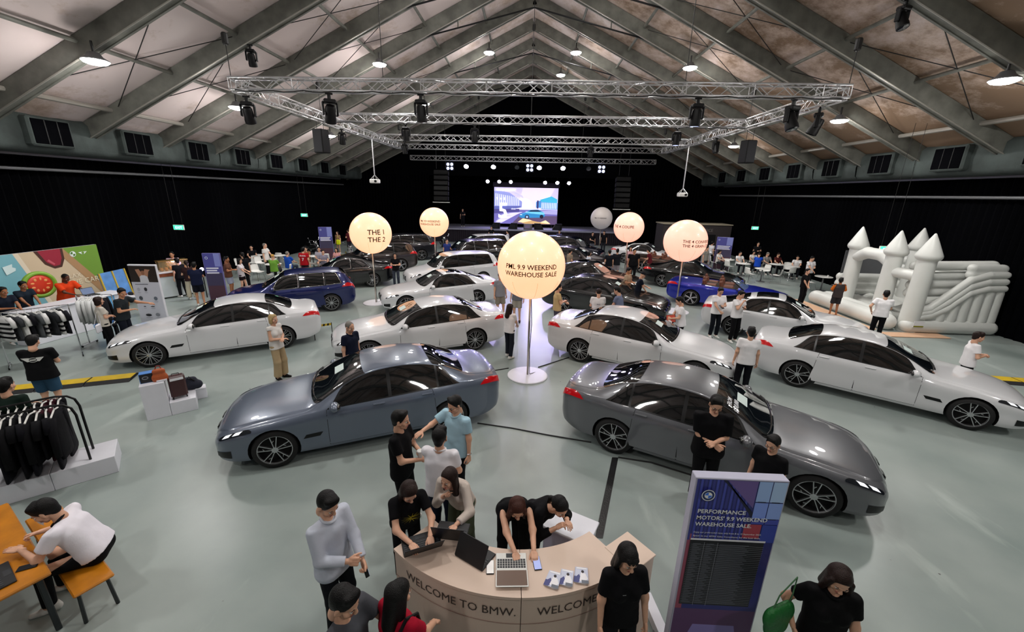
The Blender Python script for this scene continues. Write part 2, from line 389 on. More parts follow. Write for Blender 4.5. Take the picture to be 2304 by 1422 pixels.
# ---------------------------------------------------------------- lattice trusses
def truss(p, q, label, sz=.34, pitch=.42, cr=.027, br=.013):
    p = np.array(p, float); q = np.array(q, float); L = np.linalg.norm(q-p); d = (q-p)/L; s_ = np.cross(d, (0, 0, 1.)); u = np.array((0, 0, 1.))
    root = empty('lattice_truss', tuple(p), 0, label, 'truss', 'aluminium lattice trusses'); c4 = [(-1,-1),(1,-1),(1,1),(-1,1)]
    off = [s_*a*sz/2+u*b*sz/2 for a, b in c4]
    for o_ in off:
        m = MB(); m.cyl(o_, o_+d*L, cr, n=6); m.build('chord', M_alu, root, True)
    n = max(2, round(L/pitch)); m = MB()
    for k in range(4):
        a, b = off[k], off[(k+1) % 4]
        for i in range(n):
            t0, t1 = L*i/n, L*(i+1)/n
            m.cyl((a if i % 2 else b)+d*t0, (b if i % 2 else a)+d*t1, br, n=4, cap=False)
        for t in [0, L]+[2.0*j for j in range(1, int(L/2.0)+1)]: m.cyl(a+d*min(t, L), b+d*min(t, L), br, n=4, cap=False)
    lo = m.build('lattice', M_alu, root); lo['kind'] = 'stuff'
    return root
TZ, TX0 = 7.6, 9.4
truss((-TX0, 13.9, TZ), (TX0, 13.9, TZ), 'bright aluminium lattice truss nearest the viewer, spanning the hall')
truss((-TX0, 19.6, TZ), (TX0, 19.6, TZ), 'second aluminium cross truss, behind the nearest one', .32)
truss((-TX0, 26.2, TZ), (TX0, 26.2, TZ), 'third aluminium cross truss towards the stage', .32)
truss((-TX0, 31.2, TZ), (TX0, 31.2, TZ), 'fourth cross truss, closing the hung rectangle at the stage end', .32)
truss((-TX0, 14.1, TZ), (-TX0, 31.0, TZ), 'long side truss running to the stage on the pale roof side')
truss((TX0, 14.1, TZ), (TX0, 31.0, TZ), 'long side truss running to the stage on the stained roof side')
truss((-9.4, 33.9, 7.05), (9.7, 33.9, 7.05), 'lowest lattice truss, carrying the glowing stage lights', .32)
for i, (x, y) in enumerate([(-9.4, 13.9), (9.4, 13.9), (-9.4, 19.6), (9.4, 19.6), (-9.4, 31.2), (9.4, 31.2), (-4.6, 13.9), (4.6, 13.9), (0, 19.6), (0, 26.2), (-4, 33.9), (4, 33.9)]):
    m = MB(); zt = 7.05 if y > 33 else TZ; m.cyl((0, 0, .17), (0, 0, RZ-RS*abs(x)-zt-.6), .012, n=5); m.rbox((0, 0, RZ-RS*abs(x)-zt-.75), (.16, .16, .34), .04)
    tag(m.build('hoist_cable', M_cable, None, loc=(x, y, zt)), 'thin cable and black hoist at the '+['near corner on the pale roof side', 'near corner on the castle side', 'second truss end on the pale roof side', 'second truss end on the castle side', 'fourth truss end on the pale roof side', 'fourth truss end on the castle side', 'nearest truss, pale roof half', 'nearest truss, castle half', 'middle of the second truss', 'middle of the third truss', 'lowest truss, cafe half', 'lowest truss, castle half'][i], 'cable', 'truss hoist cables')
for y, (x0, x1), z in ((13.9, (-9.2, 9.2), TZ-.19), (19.6, (-9.2, 9.2), TZ-.19)):
    n = 60; P = [(x0+(x1-x0)*i/n, y-.2, z-.05*abs(math.sin(i*.9))) for i in range(n+1)]; m = MB(); m.tube(P, .016, 5); tag(m.build('power_cable', M_cable), 'black cable looped along the %s cross truss' % ('nearest' if y < 15 else 'second'), 'cable')
# moving-head stage lights
M_lensb = mat('blue_lit_lens', 'b9c4ff', .3, emit=3.0); M_lens0 = mat('dark_lens', '2a2c34', .08, coat=1.); M_lensw = mat('stage_lamp_lens', 'e6dcff', .3, emit=60.)
def moving_head(x, y, z, label, s=1., yaw=0., tilt=0., lens=None):
    o = empty('stage_light', (x, y, z), yaw, label, 'stage light', 'moving stage lights'); o.scale = (s, s, s)
    m = MB(); m.rbox((0, 0, -.10), (.09, .09, .16), .02); m.cyl((-.1, 0, -.02), (.1, 0, -.02), .03, n=8); m.build('clamp', M_blkm, o)
    m = MB(); m.rbox((0, 0, -.23), (.34, .26, .12), .03); m.build('base', M_blk, o)
    for a in (-.19, .19):
        m = MB(); m.rbox((a, 0, -.42), (.05, .14, .36), .02); m.build('yoke_arm', M_blk, o)
    m = MB(); m.lathe([(.001, .20), (.11, .20), (.14, .14), (.15, -.10), (.165, -.16), (.165, -.27), (.14, -.28)], n=14)
    h = m.build('head', M_blk, o, 40); h.location = (0, 0, -.52); h.rotation_euler = (tilt, 0, 0)
    m = MB(); m.lathe([(.145, -.275), (.001, -.262)], n=14); m.build('lens', lens or M_lens0, h)
    return o
for x, y, z, t, s, yw, ti, ln in ((-6.35, 13.9, TZ-.2, 'large black moving light under the nearest truss, left of the looped cable', 1.1, .6, .5, None), (-3.45, 13.9, TZ-.2, 'black moving light with round face under the nearest truss', 1., 0, .1, None),
  (5.05, 13.9, TZ-.2, 'moving light with a blue-lit lens under the nearest truss', 1., 0, .1, M_lensb), (7.9, 13.9, TZ-.2, 'large black moving light under the nearest truss on the castle side', 1.1, .4, -.4, None),
  (-9.4, 14.5, TZ-.2, 'black moving light tilted under the truss corner on the pale roof side', 1.05, .3, .5, None), (9.4, 15.0, TZ-.2, 'black moving light tilted under the truss corner on the castle side', 1.05, 1., .4, None),
  (-5.6, 19.6, TZ-.2, 'small blue-lit moving light under the second truss', .9, 0, .1, M_lensb), (-2.5, 19.6, TZ-.2, 'small black moving light under the second truss near the hall centre', .9, 0, 0, None), (6.4, 19.6, TZ-.2, 'blue-lit moving light under the second truss on the castle side', .9, 0, 0, M_lensb), (3.6, 26.2, TZ-.2, 'small lit moving light under the third truss', .9, 0, .1, M_lensb), (-7.6, 26.2, TZ-.2, 'small lit moving light under the third truss on the cafe side', .9, 0, .1, M_lensb),
  (-9.4, 21.6, TZ-.2, 'black moving light under the side truss on the pale roof side', .9, .4, .4, None), (9.4, 22.6, TZ-.2, 'black moving light under the side truss on the castle side', .9, .4, -.3, None),
  (9.0, 12.0, 9.2, 'small black spotlight clamped to a rafter on the castle side', .8, .3, -.4, None), (-9.3, 14.95, 9.0, 'small black spotlight clamped to a rafter on the pale roof side', .8, .3, .4, None)): moving_head(x, y, z, t, s, yw, ti, ln)
PL = [(-5.0, 1), (-2.85, 1), (-1.0, 0), (.75, 1), (2.6, 1), (4.6, 0), (-6.3, 2), (0, 2), (5.6, 2)]
for i, (x, k) in enumerate(PL):
    o = empty('stage_light', (x, 33.9, 7.05-.17), 0, ['dark stage lamp hanging from the lowest truss', 'glowing violet stage lamp hanging from the lowest truss', 'square four-eyed blinder lamp hanging from the lowest truss'][k]+', '+['leftmost glowing', 'second glowing', 'left dark', 'third glowing', 'rightmost glowing', 'right dark', 'leftmost blinder', 'middle blinder', 'rightmost blinder'][i]+' one', 'stage light', 'lamps on the lowest truss %d' % k)
    m = MB(); m.rbox((0, 0, -.05), (.08, .08, .14), .02); m.build('clamp', M_blkm, o)
    if k < 2:
        m = MB(); m.lathe([(.001, .12), (.1, .1), (.16, -.02), (.19, -.12)], n=14); h = m.build('head', M_blk, o, 40); h.location = (0, 0, -.34); h.rotation_euler = (R(-52), 0, 0)
        m = MB(); m.lathe([(.18, -.115), (.001, -.105)], n=14); m.build('lens', M_lensw if k else M_lens0, h)
        if k:
            sl_ = bpy.data.lights.new('beam', 'SPOT'); sl_.energy = 1500; sl_.spot_size = R(34); sl_.spot_blend = .8; sl_.shadow_soft_size = .15; sl_.color = (.58, .50, 1)
            bo = link('beam', sl_, o, (0, -.25, -.5)); bo.rotation_euler = (R(-66), 0, 0)
    else:
        m = MB(); m.rbox((0, 0, -.42), (.62, .14, .62), .03); m.build('head', M_blk, o)
        for a in (-.15, .15):
            for b in (-.27, -.57):
                m = MB(); m.lathe([(.115, 0), (.08, .03), (.001, .04)], (0, 0, 0), n=12, axis=1); q = m.build('lens', M_lensb, o); q.location = (a, -.075, b); q.rotation_euler = (0, 0, math.pi)
for i, x in enumerate((-3.95, -2.85, -1.75, 1.5, 2.65, 3.75)):
    o = empty('stage_light', (x, 40.4, 5.55), 0, ['leftmost', 'second', 'third', 'fourth', 'fifth', 'rightmost'][i]+' small round white lamp in the row above the screen', 'stage light', 'lamp row above the screen')
    m = MB(); m.lathe([(.001, .2), (.12, .18), (.17, 0)], n=12); h = m.build('head', M_blk, o, 40); h.rotation_euler = (R(-60), 0, 0)
    m = MB(); m.lathe([(.165, .01), (.001, .02)], n=12); m.build('lens', M_lensw, h)
    sl_ = bpy.data.lights.new('beam', 'SPOT'); sl_.energy = 260; sl_.spot_size = R(75); sl_.spot_blend = .8; sl_.shadow_soft_size = .15; sl_.color = (.66, .58, 1); bo = link('beam', sl_, o, (0, -.2, -.25)); bo.rotation_euler = (R(-12), 0, 0)
    m = MB(); m.cyl((0, 0, .1), (0, 0, 2.12), .015, n=5); m.build('rod', M_blkm, o)
# hanging loudspeakers, projectors, light bars
for x, y, tx in ((-9.5, 19.6, 'black loudspeaker hanging below the side truss over the cafe'), (10.2, 20.9, 'black loudspeaker hanging below the roof on the castle side')):
    o = empty('loudspeaker', (x, y, 6.05), .25 if x > 0 else -.25, tx, 'speaker', 'hung loudspeakers')
    m = MB(); m.rbox((0, 0, .55), (.52, .5, 1.0), .03); m.build('cabinet', M_blk, o)
    m = MB(); m.rbox((0, -.256, .55), (.45, .02, .92), .01); m.build('grille', mat('speaker_grille', '1d1e22', .8, bump=.6, bscale=300), o)
    m = MB(); m.cyl((-.18, 0, 1.05), (-.18, 0, 1.5), .012, n=5); m.cyl((.18, 0, 1.05), (.18, 0, 1.5), .012, n=5); m.build('suspension', M_cable, o)
for x, y, tx in ((-9.4, 25.7, 'white projector on a long drop pole, cafe side'), (9.4, 26.35, 'white projector on a long drop pole, castle side')):
    o = empty('projector', (x, y, 4.93 if x < 0 else 4.53), 0, tx, 'projector', 'hung projectors')
    m = MB(); m.rbox((0, 0, .12), (.52, .46, .24), .04); m.build('body', M_wht_pl, o)
    m = MB(); m.cyl((.12, -.23, .12), (.12, -.29, .12), .07, n=12); m.build('lens', M_blk, o)
    m = MB(); m.cyl((0, 0, .5), (0, 0, 7.45-(4.93 if x < 0 else 4.53)), .035, n=8); m.build('drop_pole', M_alu, o)
    m = MB()
    for a in (-1, 1):
        for b in (-1, 1): m.cyl((a*.2, b*.18, .22), (0, 0, .5), .012, n=5)
    m.build('cradle', M_alu, o)
for x, z, tx in ((-7.6, 3.62, 'dark line-array speaker stack beside the stage, cafe side'), (8.0, 3.36, 'dark line-array speaker stack beside the stage, castle side')):
    o = empty('line_array', (x, 36.5, z), 0, tx, 'speaker', 'line arrays beside the stage')
    for k in range(6):
        m = MB(); m.rbox((0, .06*k, .35+.42*k), (1.25, .6, .38), .04, rx=-.05*k); m.build('speaker_box', M_blk, o)
    m = MB(); m.rbox((0, -.1, .03), (1.5, .1, .07), .02); m.build('light_bar', M_wht_pl, o)
    m = MB(); m.cyl((-.4, .2, 2.8), (-.4, .2, 6.5), .02, n=5); m.cyl((.4, .2, 2.8), (.4, .2, 6.5), .02, n=5); m.build('suspension', M_cable, o)
o = empty('split_air_conditioner', (15.35, 13.2, 7.1), R(0), 'white air conditioner unit under the roof on the castle side', 'air conditioner')
m = MB(); m.rbox((0, 0, 0), (.5, 1.5, .36), .06); m.build('casing', M_wht_pl, o); m = MB(); m.rbox((-.24, 0, -.12), (.04, 1.3, .08), .01); m.build('louver', M_grey, o)
for x in (-1, 1):
    m = MB(); m.cyl((.1, x*.5, .1), (.1, x*.5, .42), .015, n=5); m.build('hanger', M_blkm, o)
# exit signs
M_exit = mat('exit_green', '3fe0a8', .4, emit=1.6); M_exitw = mat('exit_white', 'eafff4', .4, emit=1.8)
for x, y, z, fc, tx in ((-16.2, 18.6, 2.68, 1, 'green exit sign hanging over the food stall'), (-16.2, 29.6, 2.7, 1, 'small green exit sign deep on the cafe side wall'), (16.2, 30.2, 2.5, -1, 'small green exit sign near the office block'), (14.0, 16.5, 2.72, -1, 'green exit sign showing above the inflatable castle arch')):
    o = empty('exit_sign', (x, y, z), 0, tx, 'exit sign', 'exit signs')
    m = MB(); m.rbox((0, 0, 0), (.5, .06, .24), .01); m.build('case', M_wht_pl, o)
    m = MB(); m.box((0, -.033, 0), (.46, .004, .20)); m.build('panel', M_exit, o)
    lettering(o, 'EXIT', frame((.02, -.037, -.06), (1, 0, 0), (0, 0, 1)), .16, M_exitw, .012, 'CENTER')
    for a in (-.2, .2):
        m = MB(); m.cyl((a, 0, .12), (a, 0, 2.85 if abs(x) > 15 else 4.5), .008, n=4); m.build('rod', M_blkm, o)
# ---------------------------------------------------------------- stage and screen
st = MB(); st.box((0, 41.4, 1.22), (18.6, 5.5, .14)); so = tag(st.build('stage', mat('stage_deck', '8f90a4', .4, var=.1)), 'low wide stage with pale deck under the big screen', 'stage')
m = curtain('skirt', (9.25, 38.75), (-9.25, 38.75), 0, 1.16, .2, .03); m.build('stage_skirt', mat('stage_skirt_cloth', '1b1420', .9), so)
SX0, SX1, SZ0, SZ1, SY = -3.40, 2.86, 1.62, 5.08, 41.5
scr = empty('led_screen', ((SX0+SX1)/2, SY, SZ0), 0, 'big lit screen on stage showing a blue car in a street', 'screen')
m = MB(); m.box((0, .1, 1.73), (6.36, .18, 3.56)); m.build('cabinet', M_blk, scr)
m = MB(); m.box((0, .1, 3.72), (6.5, .3, .42)); m.build('header', mat('screen_header', '2a2438', .8), scr)
for a in (-2.6, 0, 2.6):
    m = MB(); m.box((a, .15, -.17), (.12, .12, .34)); m.build('support', M_blkm, scr)
SF = frame((-(SX1-SX0)/2, 0, 0), (1, 0, 0), (0, 0, 1)); Ws, Hs = SX1-SX0, SZ1-SZ0
def S(h, e=.95): return flat(h, .5, e)
def sc(P): return [(u*Ws, v*Hs) for u, v in P]
def col(h): return S(h)
PX = [(S('cfc4ee'), rect(0, 0, 1, 1)), (S('e9dcf6'), [(.35, .35), (.75, .35), (.95, 1), (.45, 1)]), (S('fdf3fb'), ell(.47, .5, .13, .22)), (S('ffffff'), ell(.475, .48, .05, .09)),
 (S('8f96d6'), [(0, .30), (.44, .46), (.44, .62), (.24, .86), (0, .93)]), (S('5b62a8'), [(0, .30), (.42, .46), (.42, .50), (0, .48)])]
for i in range(13):
    a = .02+i*.03; PX.append((S('dfe2fb'), rect(a, .50+.02*a, a+.014, .84-.30*a)))
PX += [(S('c9c3f2'), [(0, .9), (.25, .88), (.47, .70), (.45, .78), (.24, .97), (0, .99)]), (S('4f8fd0'), [(.66, .46), (.80, .46), (.92, .55), (.92, .74), (.80, .70), (.66, .62)]), (S('3fb2d8'), [(.72, .68), (.90, .78), (.99, .70), (.99, .60), (.76, .60)]), (S('7fa3dc'), [(.74, .42), (1, .42), (1, .60), (.74, .62)])]
for i in range(9):
    a = .75+i*.027; PX.append((S('e0eeff'), rect(a, .44, a+.011, .60)))
PX += [(S('35306a'), rect(.675, .44, .70, .66)), (S('6d66ac'), rect(0, 0, 1, .40)), (S('4a4486'), [(0, .40), (.4, .42), (.4, .34), (0, .28)]), (S('a9a6d8'), [(.5, .36), (1, .40), (1, .28), (.5, .30)])]
for i in range(7):
    PX.append((S('e6e2fa' if i % 2 else 'cfcaf0'), [(-.0+.02*i, .02+.045*i), (.12+.03*i, .02+.045*i), (.40+.01*i, .30+.005*i), (.37+.01*i, .30+.005*i)]))
PX += [(S('5b4a6a'), [(.28, 0), (1, 0), (1, .24), (.40, .22)]), (S('f0dcae'), [(.38, .05), (.46, .16), (.56, .13), (.64, .08), (.74, .06), (.82, .12), (.90, .02), (.6, .02)]), (S('c7a06a'), [(.44, .03), (.60, .10), (.78, .04), (.9, .01), (.5, .01)]),
 (S('2f86c0'), [(.40, .20), (.42, .28), (.50, .31), (.57, .40), (.70, .41), (.79, .33), (.81, .24), (.78, .19), (.44, .17)]), (S('74c9ee'), [(.42, .28), (.50, .31), (.56, .30), (.78, .27), (.80, .29), (.79, .33), (.70, .36), (.52, .34)]), (S('14304e'), [(.55, .345), (.58, .39), (.69, .40), (.75, .35)]),
 (S('16182e'), ell(.525, .20, .035, .06, 14)), (S('9fb6dc'), ell(.525, .20, .02, .035, 10)), (S('16182e'), ell(.755, .215, .03, .055, 14)), (S('e8f6ff'), rect(.415, .25, .445, .27))]
picture(scr, SF, [(m_, sc(P)) for m_, P in PX], 'screen_picture')
sw = flat('ffffff', .5, 1.15)
for s_, u, v, sz, b_ in (('FROM $323,888*', .035, .905, .27, .02), ('T  H  E', .035, .66, .3, .02), ('5', .06, .17, 2.0, .02), ('SERIES', .27, .40, .16, .01)):
    lettering(scr, s_, SF @ Matrix.Translation((u*Ws, v*Hs, .08)), sz, sw, b_)
for i, (x, k) in enumerate(((-3.1, 1), (-1.45, 1), (1.05, -1), (2.75, 0))):
    o = empty('stage_monitor', (x, 39.3, 1.29), 0, ['leftmost', 'second from left', 'third from left', 'rightmost'][i]+' black wedge speaker on the stage edge', 'speaker', 'wedge speakers on the stage edge')
    m = MB(); m.prism([(-.45, 0), (.45, 0), (.45, .55), (-.15, .55)] if k >= 0 else [(-.45, 0), (.45, 0), (.15, .55), (-.45, .55)], -.3, .3); m.xf(Matrix.Rotation(R(90), 4, 'X')); m.build('cabinet', M_blk, o)
    m = MB(); m.box((0, -.31, .26), (.5, .01, .36)); m.build('grille', MATS['speaker_grille'], o)
o = empty('flight_case', (0, 39.1, 1.29), 0, 'grey case with screen standing mid-stage edge', 'case'); m = MB(); m.rbox((0, 0, .25), (.8, .4, .5), .03); m.build('body', M_grey, o); m = MB(); m.box((-.05, -.205, .27), (.5, .01, .3)); m.build('screen', flat('8f7fa8'), o)
# ---------------------------------------------------------------- lit balloons on poles
def balloon_mat(nm, c, e):
    m = mat(nm, (.55, .48, .42), .35, coat=.35, emit=e); m.node_tree.nodes['Principled BSDF'].inputs['Emission Color'].default_value = (*c, 1); return m
M_bal = balloon_mat('lit_balloon', (1.0, .50, .26), 1.22); M_bal2 = balloon_mat('pink_lit_balloon', (1.0, .47, .33), 1.1); M_bal0 = balloon_mat('faint_glow_balloon', (.62, .63, .75), .16)  # the balloon without a lamp gets a faint added glow
M_ink = mat('brown_ink', '1c1206', .9, spec=.05); M_pole = mat('steel_pole', 'b8b2a8', .3, .8); M_seam = mat('balloon_seam', 'c89a62', .6, emit=.25)
def balloon(x, y, label, mt, lines, az=0., size=.165, el=-.14, z=2.87, rad=.806, up=0.):
    o = empty('balloon_sign', (x, y, 0), 0, label, 'balloon', 'balloon signs on poles')
    m = MB(); m.ball((0, 0, z), rad, 48, 32); bo = m.build('balloon', mt, o, True)
    m = MB(); m.cyl((0, 0, .03), (0, 0, z-rad+.02), .027, n=10); m.build('pole', M_pole, o, True)
    m = MB(); m.lathe([(.001, .035), (.50, .03), (.52, .02), (.52, 0)], n=32); m.build('base_plate', M_white, o)
    m = MB(); m.tube([(.03, .01, z-rad), (.06, -.02, 1.4), (.03, .02, .7), (.05, 0, .05), (.3, .25, .012)], .009, 5); m.build('cord', M_cable, o)
    for k in range(8):
        a = k*math.pi/4+.2; P = [((rad+.001)*math.cos(e)*math.cos(a), (rad+.001)*math.cos(e)*math.sin(a), z+(rad+.001)*math.sin(e)) for e in np.linspace(-1.5, -.35, 12)]
        m = MB(); m.tube(P, .0025, 4); m.build('seam', M_seam, bo)
    base = math.atan2(-y, -x)+az            # towards the aisle viewer's side
    for i, s_ in enumerate(lines):
        V, F = text_geo(s_, size, .012, 'CENTER'); e = el-i*size*1.05/rad+V[:, 1]/rad; a = base+V[:, 0]/rad/np.cos(np.clip(el, -1, 1)); rr = rad+.004
        W = np.stack([rr*np.cos(e)*np.cos(a), rr*np.cos(e)*np.sin(a), z+rr*np.sin(e)], 1); mm = MB(); mm.add(W, F); mm.build('lettering', M_ink, bo)
    return o
balloon(.11, 9.62, 'largest lit balloon, on a pole in the centre aisle, reading WEEKEND WAREHOUSE SALE', M_bal, ['PML 9.9 WEEKEND', 'WAREHOUSE SALE'], .0, .152, .04)
balloon(-6.25, 16.2, 'lit balloon on a pole reading THE 1 THE 2', M_bal, ['THE 1', 'THE 2'], .28, .27, .02)
balloon(-5.25, 23.1, 'lit balloon on a pole above a dark grey car near the stage, cafe side', M_bal, ['PML 9.9 WEEKEND', 'WAREHOUSE SALE'], -.38, .152, .06)
balloon(6.15, 16.25, 'pinkish lit balloon on a pole reading THE 4 CONVERTIBLE', M_bal2, ['THE 4 CONVERTIBLE', 'THE 4 GRAN COUPE'], .78, .152, .0)
balloon(5.5, 22.8, 'lit balloon on a pole reading THE 4 COUPE', M_bal2, ['THE 4 COUPE'], -.42, .2, .0)
balloon(5.5, 31.5, 'unlit white balloon on a pole near the stage', M_bal0, ['PML 9.9 WEEKEND'], -.1, .11, .0)
# ---------------------------------------------------------------- cars
def crom(xs, ys, x):
    """monotone cubic through table points"""
    xs = np.array(xs, float); ys = np.array(ys, float); h = np.diff(xs); d = np.diff(ys)/h
    m = np.zeros(len(xs)); m[0] = d[0]; m[-1] = d[-1]
    for i in range(1, len(xs)-1): m[i] = 0 if d[i-1]*d[i] <= 0 else 2*d[i-1]*d[i]/(d[i-1]+d[i])
    i = np.clip(np.searchsorted(xs, x)-1, 0, len(h)-1); t = (np.clip(x, xs[0], xs[-1])-xs[i])/h[i]
    return (2*t**3-3*t**2+1)*ys[i]+(t**3-2*t**2+t)*h[i]*m[i]+(-2*t**3+3*t**2)*ys[i+1]+(t**3-t**2)*h[i]*m[i+1]
class Car:
    """lofted body: tables over x (0 = nose)"""
    def __init__(s, k):
        s.k = k; s.L = k['L']
    def g(s, n, x): a = s.k[n]; return crom([p[0] for p in a], [p[1] for p in a], x)
    def sect(s, x):
        """control points of the half section at x, sill to roof centre: 14 points (y, z)"""
        x = np.asarray(x, float); w_, zb, zt, wr, z0 = s.g('w', x), s.g('belt', x), s.g('top', x), s.g('wr', x), s.g('bot', x)
        zr = np.maximum(zt-s.g('crown', x), zb+.006); zm = z0+(zb-z0)*.42
        wb = w_*.945; e = np.zeros_like(x)
        Y = [e, w_*.84, w_*.955, w_*.982, w_*.984, w_*1.0, wb, wb+(wr-wb)*.30+.012, wb+(wr-wb)*.62+.014, wb+(wr-wb)*.9+.006, wr, wr*.93, wr*.55, e]
        dz = zr-zb
        Z = [z0, z0, z0+.05, zm-.06, zm+.1*(zb-z0), zb-.16*(zb-z0), zb, zb+.30*dz, zb+.63*dz, zb+.91*dz, zr, zr+.42*(zt-zr), zt-.16*(zt-zr), zt]
        return np.stack([np.stack([y+0*x, z+0*x], -1) for y, z in zip(Y, Z)], -2)
    def P(s, x, t):
        """surface point at station x, section parameter t in 0..13 (right side, y>0); Catmull-Rom across"""
        x = np.asarray(x, float); t = np.asarray(t, float); C = s.sect(x)
        i = np.clip(np.floor(t).astype(int), 0, 12); f = (t-i)[..., None]
        def G(j):
            m = np.where(j < 0, -j, np.where(j > 13, 26-j, j)); v = np.take_along_axis(C, m[..., None, None], -2)[..., 0, :].copy()
            fl_ = (j < 0) | (j > 13); v[..., 0] = np.where(fl_, -v[..., 0], v[..., 0]); return v
        p0, p1, p2, p3 = G(i-1), G(i), G(i+1), G(i+2)
        a = .42; m1 = a*(p2-p0); m2 = a*(p3-p1)
        q = (2*f**3-3*f**2+1)*p1+(f**3-2*f**2+f)*m1+(-2*f**3+3*f**2)*p2+(f**3-f**2)*m2
        return np.stack([x+0*q[..., 0], q[..., 0], q[..., 1]], -1)
    def N(s, x, t):
        d = .004; a = s.P(np.clip(x+d, 0, s.L), t)-s.P(np.clip(x-d, 0, s.L), t); b = s.P(x, np.clip(t+.02, 0, 13))-s.P(x, np.clip(t-.02, 0, 13))
        n = np.cross(a, b); return n/np.maximum(np.linalg.norm(n, axis=-1, keepdims=True), 1e-9)
    def patch(s, X, T, off=.005, side=1, thick=0.):
        n = s.N(X, T); c = s.P(X, T)*np.array((0, 1, 1))-np.array((0, 0, .6)); flip = np.sign((n*c).sum(-1, keepdims=True)); n = n*np.where(flip == 0, 1, flip)
        G = s.P(X, T)+n*off; G[..., 1] *= side; return G
    def body(s):
        k = s.k; L = s.L
        xs = np.unique(np.concatenate([np.array([0, .012, .03, .06, .10, .15]), np.linspace(.2, L-.2, 74), L-np.array([.15, .10, .06, .03, .012, 0])]))
        ts = np.concatenate([np.linspace(0, 2, 5)[:-1], np.linspace(2, 6, 15)[:-1], np.linspace(6, 11, 17)[:-1], np.linspace(11, 13, 7)])
        X, T = np.meshgrid(xs, ts, indexing='ij'); G = s.P(X, T); Lf = G.copy(); Lf[..., 1] *= -1
        ring = np.concatenate([G, Lf[:, -2:0:-1]], 1); a, b = ring.shape[:2]
        F = [(i*b+j, i*b+(j+1) % b, (i+1)*b+(j+1) % b, (i+1)*b+j) for i in range(a-1) for j in range(b)]
        m = MB(); m.add(ring.reshape(-1, 3), F); m.add(np.zeros((0, 3)), [])
        m.f.append(list(range(b-1, -1, -1))); m.mi.append(0); m.f.append([(a-1)*b+j for j in range(b)]); m.mi.append(0)
        me = m.mesh('body', [M_dummy, M_well], False)
        cut = MB()
        for xw in k['wheels']:
            for sd in (-1, 1): cut.cyl((xw, sd*(k['half']-.30), k['wr_c']), (xw, sd*1.4, k['wr_c']), k['arch'], n=28, mi=1)
        cm = cut.mesh('cut', [M_dummy, M_well])
        a_ = link('tmp_body', me); c_ = link('tmp_cut', cm); md = a_.modifiers.new('b', 'BOOLEAN'); md.object = c_; md.operation = 'DIFFERENCE'; md.solver = 'EXACT'
        bpy.context.view_layer.update()
        out = bpy.data.meshes.new_from_object(a_.evaluated_get(bpy.context.evaluated_depsgraph_get()))
        bpy.data.objects.remove(a_); bpy.data.objects.remove(c_)
        out.polygons.foreach_set('use_smooth', [True]*len(out.polygons)); out.set_sharp_from_angle(angle=R(35)); out.name = 'body'
        return out
M_dummy = mat('car_paint', 'ffffff', .3); M_well = mat('wheel_well', '0a0a0b', .8)
M_tyre = mat('tyre_rubber', '121213', .75, bump=.1); M_rimd = mat('dark_rim', '1a1b1e', .35, .6); M_rim = mat('rim_silver', 'c9cacd', .25, .9)
M_glass = mat('tinted_glass', '0b0d10', .03, spec=.8, coat=1.); M_glassw = mat('windscreen_glass', '10151a', .03, spec=.8, coat=1.)
M_red = mat('tail_light', 'c01018', .15, coat=1., emit=.12); M_hl = mat('headlight_glass', '20242a', .05, coat=1.); M_drl = mat('headlight_led', 'f2f4f8', .2, emit=.7)
M_gril = mat('grille_black', '0c0c0e', .3, .3); M_handle = mat('door_seam', '0b0b0c', .7)
M_stick = mat('price_sticker', 'c9d8d4', .5, emit=.05); M_plate = mat('white_print', 'e8eaee', .5)
M_leath = mat('tan_leather', '6a3c28', .6, var=.1)
PAINT = dict(white=mat('paint_white', 'd9dadd', .28, 0, 1.), grey=mat('paint_steel_grey', '6d7178', .3, .25, 1.), grey2=mat('paint_dark_grey', '66686d', .32, .25, 1.), black=mat('paint_black', '08080a', .25, .1, 1.), blue=mat('paint_navy_blue', '0e1c5a', .28, .35, 1.),
  rblue=mat('paint_royal_blue', '1426a8', .28, .35, 1.), brown=mat('paint_brown_grey', '37302f', .3, .5, 1.), slate=mat('paint_slate', '2a2a30', .3, .5, 1.), blue2=mat('paint_blue_black', '0b0e22', .25, .3, 1.), bluegrey=mat('paint_blue_grey', '667081', .3, .3, 1.), brn2=mat('paint_bronze', '4a3b32', .3, .5, 1.))
